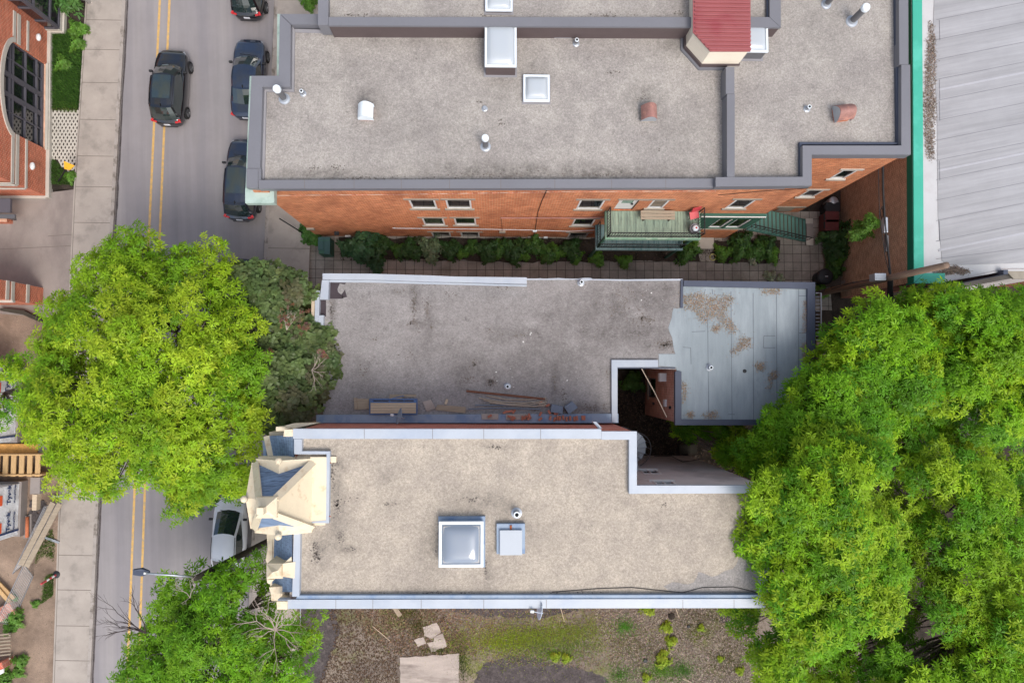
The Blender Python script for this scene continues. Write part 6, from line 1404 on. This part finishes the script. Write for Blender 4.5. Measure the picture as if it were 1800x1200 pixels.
# backyard buildings hidden by the crowns: a dark shed roof shows through the gaps
sh=thing('garden_shed','dark shingled shed roof showing through gaps in the crowns','shed',(*P2(1700,700,0),0)); x0,y0=P2(1640,760,0);x1,y1=P2(1760,650,0); MB().box(x0,x1,y0,y1,0,2.4).build('wall',M['wood_dark'],sh); MB().prism([(x0-.2,y0-.2),(x1+.2,y0-.2),(x1+.2,y1+.2),(x0-.2,y1+.2)],2.403,2.5).build('roof',M['tar'],sh)
# yard details: wire fence post, stick, pots
m=MB(); m.tube([P(528,1069,2.2),P(527,1140,.1)],.03,5); tag(m.build('fence_post',M['galv'],origin=P(527,1140,.03)),'thin grey metal post at the corner of the rough yard','post')
for (p,q,l) in (((1187,1066),(1194,1086),'pale stick leaning on the house wall above the dark holes'),((985,1066),(992,1092),'brown dry stem by the white coping near the dish'),((1170,1141),(1182,1150),'short pale twig lying in the middle of the rough yard'),((1200,1192),(1216,1199),'short pale twig at the bottom edge of the rough yard'),((655,1100),(685,1125),'long thin twig lying on the leaf litter')):
    m=MB(); m.tube([P(*p,.12),P(*q,.06)],.02,5); tag(m.build('stick',M['wood_pale'],origin=P(*p,.03)),l,'stick')
slab([(689,1068),(698,1067),(707,1080),(700,1084)],.1,.07,'wooden_board','short pale board sticking out under the southern white coping','board',M['wood_grey'])
for (p,r,l) in (((1134,1160),.13,'small black pot lid in the rough grass'),((1210,1100),.1,'dark stone beside the pale stick'),((1180,1082),.2,'dark burrow heap beside the pale stick')):
    x,y=P2(*p,.03); tag(MB().lathe((x,y,.03),[(r,0),(r,.05),(r*.7,.08)],12).build('dark_object',M['plastic_black'] if r<.2 else M['dark_earth'],origin=(x,y,.03)),l,'pot' if r<.2 else 'heap')
# ------------------------------------------------------------------ foliage
def leaf_stars(p, up, K, L, Wd, base, var, hue, lift=(-.22,.42), broad=False):
    """K leaves around every twig tip; p tips (N,3), up twig directions (N,3)"""
    N=len(p); a=up/np.linalg.norm(up,axis=1,keepdims=True)
    ref=np.where(np.abs(a[:,2:3])<.9,np.array([[0,0,1.]]),np.array([[1.,0,0]])); t1=np.cross(a,ref); t1/=np.linalg.norm(t1,axis=1,keepdims=True); t2=np.cross(a,t1)
    th=(np.arange(K)[None,:]*2*np.pi/K+rng.uniform(-.4,.4,(N,K))+rng.uniform(0,6.28,(N,1))); lf=rng.uniform(*lift,(N,K)); ln=L*rng.uniform(.6,1.2,(N,K))
    d=np.cos(th)[...,None]*t1[:,None]+np.sin(th)[...,None]*t2[:,None]+lf[...,None]*a[:,None]; d/=np.linalg.norm(d,axis=2,keepdims=True)
    w=np.cross(a[:,None].repeat(K,1),d); w/=np.maximum(np.linalg.norm(w,axis=2,keepdims=True),1e-6); tw=rng.uniform(-.5,.5,(N,K,1)); nn=np.cross(d,w); w=w+nn*tw; w/=np.linalg.norm(w,axis=2,keepdims=True)
    w=w*Wd*rng.uniform(.8,1.2,(N,K,1)); p0=p[:,None]+d*ln[...,None]*.06
    mid=p0+d*ln[...,None]*(.5 if not broad else .55); tip=p0+d*ln[...,None]+np.array([0,0,-1.])*ln[...,None]*.18
    v=np.stack([p0,mid+w,tip,mid-w],2).reshape(-1,3)
    c=np.asarray(base)[None,:] if np.ndim(base)==1 else np.asarray(base)
    c=c*(1+rng.uniform(-var,var,(N,1)))*(1+rng.uniform(-hue,hue,(N,3))); c=np.repeat(c[:,None],K,1)*(1+rng.uniform(-.14,.14,(N,K,1)))
    return v, np.clip(c.reshape(-1,3),.003,1)
def edge_dist(poly,pts):
    poly=np.asarray(poly); d=np.full(len(pts),1e9)
    for i in range(len(poly)):
        a=poly[i-1];b=poly[i];ab=b-a;t=np.clip(((pts-a)@ab)/max(ab@ab,1e-9),0,1); d=np.minimum(d,np.linalg.norm(pts-(a+t[:,None]*ab),axis=1))
    return d
def tree(name,label,cat,outline,zmid,zlow,ztop,base,trunk_r,nspray,per,star,cols,m='leaf',srad=(.55,1.0),layers=(.55,.3,.15),holes=(),bark='bark',R=None,broad=False,group='trees',clumpr=1.0,zmin=0.0,jit=5):
    zb=base[2] if len(base)>2 else .03
    bx,by=P2(base[0],base[1],zb); t=thing(name,label,cat,(bx,by,zb),group)
    poly=np.array(px(wob(outline,jit,14),zmid)); hol=[np.array(px(h,zmid)) for h in holes]
    # spray centres: dart throwing for even cover, then layered depth below the dome
    cand=scatter(poly,nspray*14); dd=edge_dist(poly,cand); keep=dd>.18
    for h in hol: keep&=~inside(h,cand)
    cand=cand[keep]; dd=dd[keep]; Rm=R or max(dd.max(),1.0)
    area=abs(0.5*sum(poly[i-1][0]*poly[i][1]-poly[i][0]*poly[i-1][1] for i in range(len(poly))))
    def dart(pool,dmin,nmax):
        out=[]
        for i in pool:
            if all((cand[i]-cand[j])@(cand[i]-cand[j])>dmin*dmin for j in out): out.append(i)
            if len(out)>=nmax: break
        return out
    clump=dart(range(len(cand)),clumpr*1.25,200); CC=cand[clump]; ch=rng.uniform(-.9,.5,len(CC))*min(1,clumpr); ch[rng.random(len(CC))<.13]-=1.9*min(1,clumpr)
    dcl=np.linalg.norm(cand[:,None]-CC[None],axis=2); near=dcl.argmin(1); dn=dcl.min(1)/clumpr
    def dome(i): q=min(dd[i]/Rm,1); return zlow+(ztop-zlow)*math.sqrt(1-(1-q)**2)+ch[near[i]]-clumpr*.75*min(dn[i],1.15)**2
    dmin=math.sqrt(area/nspray/max(layers[0],.01))*.70
    top=dart([i for i in range(len(cand)) if dn[i]<.88],dmin,int(nspray*layers[0]))
    C=[];S_=[]
    for i in top: C.append((*cand[i],max(zmin,dome(i)-random.uniform(0,.35)))); S_.append(0)
    for lay,(f,lo,hi) in enumerate(((layers[1],.7,1.8),(layers[2],1.8,3.6))):
        for i in rng.choice(len(cand),int(nspray*f)): C.append((*cand[i],max(min(zlow*.75,zmin),dome(i)-random.uniform(lo,hi)))); S_.append(lay+1)
    C=np.array(C); n=len(C)
    # leaves
    K,L,Wd=star; V=[];T=[]
    cen=np.array([bx,by,zlow*.7])
    for ci,c in enumerate(C):
        i_=np.argmin(((cand-c[:2])**2).sum(1)); r=min(random.uniform(*srad),dd[i_]*.8+.34); k=max(8,int(per*r*r/(.6)))
        out=c-cen; out/=np.linalg.norm(out)
        q=rng.normal(size=(k,3)); q/=np.linalg.norm(q,axis=1,keepdims=True); q[:,2]=np.abs(q[:,2])*np.where(rng.random(k)<.8,1,-.5)
        rad=rng.uniform(.35,1.0,(k,1))**.6; pp=c+q*rad*np.array([r,r,r*.55]); upd=q*np.array([.45,.45,.4])+np.array([0,0,1.0])+out*.15+rng.normal(0,.16,(k,3))
        b=np.array(cols[int(rng.choice(len(cols)))])
        v,tc=leaf_stars(pp,upd,K,L,Wd,b*random.uniform(.86,1.14),.16,.06,broad=broad); V.append(v);T.append(tc)
    quads('crown',np.concatenate(V),np.concatenate(T),M[m],t)
    # trunk with limbs reaching the sprays
    mb=MB(); b0=Vector((bx,by,zb)); cc=Vector((*poly.mean(0),zlow)); fork=b0.lerp(Vector((cc.x*.35+bx*.65,cc.y*.35+by*.65,zlow*.45)),1.0)
    mb.tube([b0,b0.lerp(fork,.5)+Vector((.05,.04,0)),fork],[trunk_r*1.15,trunk_r*.95,trunk_r*.85],12)
    nl=min(16,max(5,n//14)); order=rng.permutation(n)
    ends=[Vector(C[i]) for i in order[:nl]]; mids=[]
    for e_ in ends:
        mm=fork.lerp(e_,.5)+Vector((random.uniform(-.4,.4),random.uniform(-.4,.4),random.uniform(.1,.7))); mids.append(mm); q1=fork.lerp(mm,.5)+Vector((0,0,.2))
        mb.tube([fork,q1,mm,mm.lerp(e_,.55)+Vector((0,0,.15)),e_],[trunk_r*.55,trunk_r*.42,trunk_r*.3,trunk_r*.16,.015],7)
    for i in order[nl:]:
        e_=Vector(C[i]); mm=min(mids,key=lambda q:(q-e_).length); q=mm.lerp(e_,.5)+Vector((random.uniform(-.25,.25),random.uniform(-.25,.25),random.uniform(0,.3)))
        mb.tube([mm,q,e_,e_+Vector((random.uniform(-.3,.3),random.uniform(-.3,.3),.2))],[.055,.035,.016,.006],5)
    mb.build('trunk',M[bark],t,True); return t
G1=[(.28,.43,.018),(.23,.39,.016),(.35,.48,.026),(.16,.32,.014)]
G2=[(.19,.38,.012),(.15,.34,.012),(.28,.45,.016),(.10,.26,.012)]
G3=[(.13,.30,.016),(.10,.25,.014),(.17,.34,.018)]
tree('street_tree','big bright yellow-green street tree covering the road','tree',
 [(185,404),(232,396),(262,412),(286,424),(318,408),(352,404),(384,418),(388,446),(404,462),(398,480),(424,500),(412,530),(450,560),(462,584),(446,600),(470,634),(462,664),(452,690),(470,740),(462,775),(440,800),(440,840),(420,868),(385,884),(352,880),(330,912),(312,905),(300,880),(276,860),(250,846),(228,862),(214,893),(190,884),(170,868),(150,872),(120,866),(92,876),(62,866),(80,840),(92,822),(70,800),(52,770),(44,720),(40,690),(52,660),(70,640),(60,600),(78,580),(66,560),(82,538),(58,520),(80,512),(110,516),(130,500),(100,480),(104,470),(134,468),(140,450),(132,436),(152,432),(172,420)],
 9.0,7.4,12.2,(474,652,.13),.26,330,36,(8,.23,.029),G1,layers=(.62,.24,.14),srad=(.5,1.0),jit=3,group='trees along the street')
tree('leafy_sapling','thin bright green crown reaching in at the left edge over the white wrap','tree',[(-20,630),(8,618),(24,628),(30,650),(22,680),(34,700),(18,740),(-20,760)],5.5,4.2,6.2,(-20,690,.1),.1,30,30,(8,.21,.028),G2,layers=(.7,.3,0),srad=(.35,.6),group='trees along the street')
tree('maple_tree','dark green maple with reddish tips spreading over the worn roof edge','tree',
 [(372,470),(398,458),(420,470),(440,462),(470,472),(490,466),(506,480),(520,472),(534,486),(548,500),(550,530),(556,560),(572,566),(592,552),(598,580),(592,600),(610,606),(602,622),(594,636),(610,658),(600,670),(582,676),(562,700),(540,720),(528,744),(500,748),(470,758),(450,748),(430,760),(400,700),(380,640),(372,560),(362,520)],
 7.2,6.4,8.6,(505,610,.13),.16,170,58,(6,.21,.085),[(.10,.145,.048),(.08,.12,.042),(.125,.17,.06),(.12,.125,.06)],'leaf_dark',srad=(.45,.8),layers=(.55,.37,.08),bark='bark_pale',broad=True,group='trees along the street')
tree('young_street_tree','mid green street tree in the lower left beside the street lamp','tree',
 [(268,1000),(300,990),(326,1000),(350,1010),(380,1004),(420,990),(444,978),(470,990),(476,1020),(474,1050),(490,1066),(520,1076),(536,1092),(552,1120),(540,1150),(548,1180),(530,1215),(480,1260),(380,1270),(250,1260),(196,1215),(190,1180),(200,1166),(194,1150),(226,1120),(250,1110),(242,1085),(256,1066),(270,1050),(262,1030),(286,1020)],
 9.0,8.3,10.4,(452,1098,.13),.2,200,34,(8,.22,.027),G2[:2]+G3,layers=(.6,.26,.14),srad=(.45,.85),group='trees along the street')
tree('low_street_tree','small darker green tree under the big bright crown by the white car','tree',
 [(280,850),(310,836),(350,846),(400,836),(440,810),(446,840),(430,870),(420,885),(396,878),(380,890),(362,880),(348,896),(330,915),(316,908),(300,884),(282,872)],
 5.6,4.6,6.4,(470,820,.13),.1,44,36,(8,.21,.028),G3,layers=(.6,.3,.1),srad=(.4,.7),group='trees along the street')
GB='trees behind the houses'
tree('backyard_tree','bright green tree crown overlapping the blue-grey annex roof','tree',
 [(1455,582),(1478,562),(1470,548),(1492,540),(1498,556),(1510,545),(1522,512),(1540,508),(1552,530),(1556,552),(1575,540),(1592,550),(1606,570),(1622,590),(1640,610),(1650,660),(1640,700),(1620,730),(1600,760),(1550,780),(1520,800),(1480,820),(1440,830),(1390,838),(1340,842),(1318,826),(1312,800),(1290,790),(1340,760),(1332,738),(1352,722),(1384,716),(1390,690),(1404,672),(1388,660),(1412,648),(1440,640),(1444,620),(1470,610)],
 9.0,7.7,11.0,(1520,690,.0),.3,250,36,(8,.23,.029),G2,layers=(.6,.26,.14),group=GB)
tree('backyard_tree','green tree crown in front of the maroon brick wall at the right edge','tree',
 [(1606,560),(1612,530),(1630,508),(1660,494),(1690,486),(1700,500),(1712,506),(1740,504),(1760,512),(1780,506),(1830,500),(1880,560),(1880,760),(1800,790),(1740,780),(1700,770),(1650,750),(1630,700),(1640,650),(1622,600)],
 9.6,7.0,11.6,(1640,640,.0),.3,250,36,(8,.22,.028),G2,layers=(.6,.25,.15),group=GB)
tree('backyard_tree','yellow-green tree crown beside the lower right corner of the beige roof','tree',
 [(1294,880),(1302,858),(1322,838),(1346,824),(1376,830),(1400,800),(1412,770),(1440,762),(1480,752),(1510,756),(1530,770),(1548,780),(1550,810),(1530,830),(1530,846),(1560,870),(1586,900),(1590,930),(1570,960),(1600,990),(1590,1030),(1560,1060),(1540,1090),(1500,1100),(1470,1110),(1440,1120),(1420,1140),(1396,1180),(1390,1230),(1340,1240),(1330,1190),(1336,1160),(1320,1130),(1310,1110),(1296,1092),(1300,1076),(1330,1062),(1342,1046),(1346,1014),(1328,990),(1304,976),(1298,956),(1310,930),(1316,900)],
 11.6,11.3,13.6,(1440,900,.0),.34,320,36,(8,.23,.029),G1[:2]+G2,layers=(.6,.26,.14),holes=([(1365,950),(1390,945),(1392,970),(1370,974)],[(1470,975),(1486,975),(1484,992),(1470,990)]),group=GB)
tree('backyard_tree','yellow-green tree crown filling the lower right corner','tree',
 [(1566,800),(1590,780),(1610,740),(1660,736),(1720,740),(1760,760),(1772,790),(1800,800),(1880,790),(1880,1300),(1400,1300),(1412,1240),(1440,1190),(1430,1150),(1460,1120),(1500,1105),(1540,1095),(1570,1065),(1600,1030),(1606,990),(1580,960),(1596,930),(1590,890),(1572,860),(1562,830)],
 9.6,6.8,11.8,(1640,960,.0),.36,380,36,(8,.23,.029),G1[:2]+G2,layers=(.6,.26,.14),holes=([(1760,1036),(1830,1030),(1830,1090),(1770,1080)],[(1640,880),(1660,876),(1664,892),(1646,896)],[(1600,1150),(1640,1140),(1660,1165),(1610,1180)],[(1740,960),(1765,955),(1768,985),(1745,985)]),group=GB)
tree('small_backyard_tree','darker green small tree under the dark annex coping','tree',
 [(1186,752),(1200,746),(1240,750),(1262,756),(1290,752),(1330,760),(1340,800),(1330,850),(1310,826),(1290,826),(1276,812),(1262,800),(1270,786),(1250,772),(1220,778),(1200,766)],
 5.6,5.0,6.3,(1262,772,.0),.09,64,40,(8,.22,.034),G2,layers=(.7,.3,0),srad=(.35,.6),group=GB)
# bare twigs over the maple and the young tree
def twigs(name,label,start,pts,r,m,parentloc=None,spread=.9,depth=3):
    mb=MB()
    def grow(p,d,l,r,k):
        if k==0 or r<.004: return
        e_=p+d*l; q=p.lerp(e_,.5)+Vector((random.uniform(-1,1),random.uniform(-1,1),random.uniform(-.5,.5)))*l*.1
        mb.tube([p,q,e_],[r,r*.8,r*.6],5)
        for _ in range(random.choice((2,3,3))):
            nd=(d+Vector((random.uniform(-1,1),random.uniform(-1,1),random.uniform(-.4,.5)))*spread).normalized(); grow(e_ if random.random()<.6 else p.lerp(e_,random.uniform(.4,.9)),nd,l*random.uniform(.55,.85),r*.55,k-1)
    s=Vector(start)
    for e_ in pts: v=Vector(e_)-s; grow(s,v.normalized(),v.length*.45,r,depth)
    return tag(mb.build(name,M[m],origin=s),label,'branches')
twigs('dead_branch','pale dead branches over the lower left tree beside the house corner',P(484,1106,9.9),[P(410,1072,10.8),P(500,1046,10.7),P(546,1086,10.3),P(462,1056,10.8),P(436,1130,10.5),P(530,1144,10.3),P(482,1180,10.5),P(520,1060,10.5),P(410,1100,10.5),P(540,1116,10.2),P(446,1046,10.7)],.022,'bark_pale',depth=5,spread=.75)
twigs('dead_branch','dark bare twigs reaching over the yellow lines near the street lamp',P(256,1112,8.8),[P(180,1060,9.1),P(200,1095,9.1),P(232,1040,9.1),P(160,1086,9.1)],.03,'bark_dark',depth=5,spread=.6)
twigs('dead_branch','pale bare twigs in the thin upper part of the lower left tree',P(334,1050,9.8),[P(300,1020,10.3),P(350,1010,10.2),P(318,1062,10.3)],.016,'bark_pale',depth=4)
twigs('dead_branch','bare grey twigs on the maple beside the worn roof',P(548,650,8.3),[P(566,620,8.7),P(574,636,8.7),P(560,690,8.6),P(574,660,8.7)],.018,'bark_pale',depth=3,spread=.6)
twigs('dead_branch','bare grey twigs with red tips on the upper maple',P(504,580,8.5),[P(496,542,8.9),P(528,548,8.9),P(508,540,8.9)],.018,'bark_pale',depth=3,spread=.5)
pts=np.array([P(510+random.gauss(0,16),562+random.gauss(0,12),8.75) for _ in range(26)]+[P(538+random.gauss(0,4),575+random.gauss(0,4),8.6) for _ in range(10)]+[P(466+random.gauss(0,10),622+random.gauss(0,7),8.5) for _ in range(20)]+[P(568+random.gauss(0,4),622+random.gauss(0,4),8.5) for _ in range(9)])
v,c=leaf_stars(pts,np.tile([0,0,1.],(len(pts),1)),5,.11,.035,(.16,.085,.05),.35,.3,broad=True); tag(quads('red_leaves',v,c,M['leaf_dark']),kind='stuff')
# ------------------------------------------------------------------ shrubs and weeds
def bush(r,h,n,star,base,var=.25,broad=False,mname='leaf_dark'):
    k=int(n*.7); star=(star[0],star[1]*1.25,star[2]*1.1); q=rng.normal(size=(k,3)); q/=np.linalg.norm(q,axis=1,keepdims=True); q[:,2]=np.abs(q[:,2]); rad=rng.uniform(.25,1,(k,1))**.6
    th=np.arctan2(q[:,1],q[:,0]); lob=1+.32*np.sin(th*3+rng.uniform(0,6))+.22*np.sin(th*5+rng.uniform(0,6))
    p=q*rad*np.array([r,r,h*.85])*lob[:,None]; p[:,2]+=h*.15
    v,c=leaf_stars(p,q*.8+np.array([0,0,.8]),*star,base,var,.1,broad=broad); o=quads('shrub',v,c,M[mname]); return o
KIND={'dark':bush(.75,1.1,260,(7,.16,.045),(.045,.10,.03)),'mid':bush(.65,.9,230,(7,.15,.04),(.072,.155,.034)),'pale':bush(.6,.8,220,(6,.14,.045),(.15,.21,.11),broad=True),
 'bright':bush(.5,.6,170,(8,.16,.035),(.115,.24,.036)),'big':bush(1.0,1.9,420,(6,.18,.07),(.05,.115,.05),broad=True),'ivy':bush(.8,.7,330,(6,.13,.05),(.07,.17,.034),broad=True),'weed':bush(.22,.25,46,(7,.13,.03),(.26,.36,.03)),'flower':bush(.3,.4,60,(6,.10,.045),(.32,.36,.24),broad=True)}
used=set()
def plant(kind,x,y,s,label,z=.05,cat='shrub',name='shrub',group='shrubs in the beds',sz=None):
    o=KIND[kind]
    if kind in used: o=o.copy(); col.objects.link(o)
    used.add(kind); o.name=name; o.location=P(x,y,z); o.rotation_euler=(0,0,random.random()*6.28); o.scale=(s,s,(sz or s)); return tag(o,label,cat,group)
bed=[('big',640,438,.95,'big bushy shrub right of the green wooden box'),('big',664,470,.42,'dark small-leaved shrub spilling over the path under the big bushy shrub'),('dark',612,440,.5,'dark low shrub beside the green wooden box'),('dark',668,436,.85,'dark shrub right of the big bushy shrub'),('pale',758,438,1.15,'pale silvery shrub below the left pair of windows'),('dark',722,442,.8,'dark shrub left of the pale silvery shrub'),('mid',700,440,.6,'mid green shrub second left of the pale silvery shrub'),
 ('dark',792,440,.75,'dark shrub right of the pale silvery shrub'),('bright',812,446,.6,'bright low plant right of the pale silvery shrub'),('mid',830,437,.7,'mid green shrub two to the right of the pale silvery shrub'),('dark',856,442,.85,'dark shrub under the short red wall pipe end'),('mid',880,438,.8,'mid green shrub left of the meter boxes'),('dark',904,442,.95,'dark shrub under the meter boxes'),('bright',918,449,.7,'bright green low plant under the meter boxes'),('mid',938,432,.9,'mid green shrub close to the wall by the meter boxes'),('mid',964,446,.9,'mid green shrub between the meter boxes and the balconies'),('bright',980,444,.8,'bright green plant second left of the lower balcony'),('dark',1002,440,.8,'dark shrub just left of the lower balcony'),('bright',1012,452,.7,'bright green plant on the path edge left of the lower balcony'),('bright',1048,454,.85,'bright green plant under the left end of the lower balcony'),('bright',1096,460,.75,'bright green plant on the path edge under the middle of the balconies'),('mid',1205,445,.95,'mid green shrub under the right end of the lower balcony'),('bright',1215,435,.8,'bright green plant between the balconies and the door step'),
 ('bright',1268,446,.9,'bright green shrub beside the pale yellow hose ring'),('mid',1296,440,1.0,'mid green shrub second from the pale yellow hose ring'),('dark',1300,426,.8,'dark shrub close under the green stair'),('mid',1330,444,1.0,'mid green shrub in the middle of the bed by the stair foot'),('bright',1354,448,.85,'bright green shrub at the stair foot end of the bed'),('dark',1344,430,.7,'dark shrub under the lower flight of the green stair'),('flower',1322,458,.8,'white flowering plant on the path edge of the stair bed'),
 ('dark',1462,420,1.15,'tall dark shrub below the maroon bins'),('dark',1466,442,1.0,'dark shrub against the warehouse wall between two bright ones'),('bright',1470,455,1.05,'bright green shrub against the warehouse wall above the composter'),('mid',1462,476,.8,'mid green shrub beside the round black composter'),('bright',1440,510,.8,'green plant between the composter and the annex corner'),('flower',1352,487,1.0,'white flowering plant at the edge of the blue-grey annex roof'),('flower',1370,489,.7,'small white flowering plant right of another by the annex roof'),('mid',1112,672,.9,'dark green shrub deep in the light well')]
for k,x,y,s,l in bed: plant(k,x,y,s,l)
plant('bright',1508,408,1.0,'bright green tuft growing out of the warehouse wall, larger of two',3.6,'plant','wall_plant','plants on the warehouse wall'); plant('bright',1528,394,.8,'bright green tuft growing out of the warehouse wall, smaller of two',4.5,'plant','wall_plant','plants on the warehouse wall')
plant('ivy',541,408,.62,'green ivy clump at the brick corner beside the pavement, upper of two',.1,name='ivy_clump',group='ivy at the brick corner'); plant('ivy',553,420,.62,'green ivy clump at the brick corner beside the pavement, lower of two',.1,name='ivy_clump',group='ivy at the brick corner')
plant('bright',545,10,.8,'green bush at the top edge beside the grey coping',.1); plant('bright',553,-8,1.0,'green bush cut by the top edge beside the grey coping',.1)
for x,y,s,sz,l in ((118,8,1.3,1.4,'clipped yellow-green hedge by the dark bay window, lower part'),(130,-22,1.4,1.5,'clipped yellow-green hedge by the dark bay window, part cut by the frame'),(100,-8,1.0,1.3,'clipped yellow-green hedge against the bay window')): plant('mid',x,y,s,l,.1,'hedge','hedge','hedge by the school',sz)
for x,y,s,l in ((140,55,.95,'large-leaved green plant in the lawn under the hedge'),(139,80,.8,'large-leaved green plant in the lawn by the pavement'),(114,115,.8,'feathery green plant in the middle of the lawn'),(126,312,.6,'low green plant beside the yellow sign')): plant('bright',x,y,s,l,.1,'plant','lawn_plant','plants in the lawn')
for x,y,s,l in ((30,1082,.9,'bushy green weed under the leaning mesh fence'),(22,1100,.7,'bushy green weed just above the slatted fence'),(40,1160,.7,'bushy green weed beside the red brick pier'),(8,1188,.9,'bushy green weed below the red brick pier'),(34,1180,.6,'small green weed below right of the brick pier'),(22,1050,.5,'green weed tuft at the lumber under the mesh fence'),(64,1060,.4,'small green weed tuft left of the grass by the delineator post')): plant('bright',x,y,s,l,.12,'weed','weed','weeds on the building site')
for x,y,s,l in ((1171,1101,1.2,'bright yellow-green weed near the pale stick'),(1179,1126,1.2,'bright yellow-green weed second below the pale stick'),(1164,1160,1.5,'bright yellow-green weed right of the black pot lid'),(1168,1147,.9,'small yellow-green weed above the black pot lid'),(1232,1103,.8,'yellow-green weed nearest the dark square slab'),(1300,1178,.9,'round green weed near the big tree shade'),(1136,1190,.9,'yellow-green weed at the bottom edge below the black pot lid'),(1266,1157,.7,'small yellow-green weed right of the yard middle'),(1138,1068,1.4,'green weed clump under the white coping right of the dish'),(976,1153,1.0,'bright green weed above the right end of the black tar patch'),(995,1156,1.0,'bright green weed at the right end of the black tar patch'),(540,1120,1.2,'green weed at the yard corner post')): plant('weed',x,y,s,l,.05,'weed','yard_weed','weeds in the rough yard')
# ------------------------------------------------------------------ light: a soft high sun from the south-east through thin cloud
w=bpy.data.worlds.new('World'); sc.world=w; w.use_nodes=True; nt=w.node_tree; nt.nodes.clear()
sky=nt.nodes.new('ShaderNodeTexSky'); sky.sky_type='NISHITA'; sky.sun_disc=False; bg=nt.nodes.new('ShaderNodeBackground'); out=nt.nodes.new('ShaderNodeOutputWorld')
ELEV=D2R(58); AZ=D2R(150)                 # azimuth clockwise from north (+y)
sky.sun_elevation=ELEV; sky.sun_rotation=AZ; sky.altitude=50; sky.air_density=1.0; sky.dust_density=3.0; sky.ozone_density=1.0
bg.inputs[1].default_value=.15; 
tc_=nt.nodes.new('ShaderNodeTexCoord'); bw=nt.nodes.new('ShaderNodeRGBToBW'); nt.links.new(sky.outputs[0],bw.inputs[0])
gain=nt.nodes.new('ShaderNodeMath'); gain.operation='MULTIPLY'; gain.inputs[1].default_value=1.25; nt.links.new(bw.outputs[0],gain.inputs[0])
cl=nt.nodes.new('ShaderNodeTexNoise'); cl.inputs['Scale'].default_value=5.5; cl.inputs['Detail'].default_value=6; nt.links.new(tc_.outputs['Generated'],cl.inputs['Vector'])
mr=nt.nodes.new('ShaderNodeMapRange'); mr.inputs[1].default_value=.40; mr.inputs[2].default_value=.60; mr.inputs[3].default_value=.10; mr.inputs[4].default_value=1.0; nt.links.new(cl.outputs['Fac'],mr.inputs[0])
mx=nt.nodes.new('ShaderNodeMix'); mx.data_type='RGBA'; nt.links.new(mr.outputs[0],mx.inputs[0]); nt.links.new(sky.outputs[0],mx.inputs[6]); nt.links.new(gain.outputs[0],mx.inputs[7]); nt.links.new(mx.outputs[2],bg.inputs[0]); nt.links.new(bg.outputs[0],out.inputs[0])
L=bpy.data.lights.new('sun','SUN'); L.energy=1.15; L.angle=D2R(24); L.color=(1,.94,.86); lo=bpy.data.objects.new('sun',L); col.objects.link(lo)
dv=Vector((math.sin(AZ)*math.cos(ELEV),math.cos(AZ)*math.cos(ELEV),math.sin(ELEV))); lo.rotation_euler=dv.to_track_quat('Z','Y').to_euler(); lo.location=(60,-60,90)
sc.view_settings.view_transform='Standard'; sc.view_settings.look='None'; sc.view_settings.gamma=1; sc.view_settings.use_curve_mapping=False; sc.view_settings.exposure=0.68
sc.cycles.max_bounces=6; sc.cycles.diffuse_bounces=3; sc.cycles.transmission_bounces=4; sc.cycles.use_denoising=True
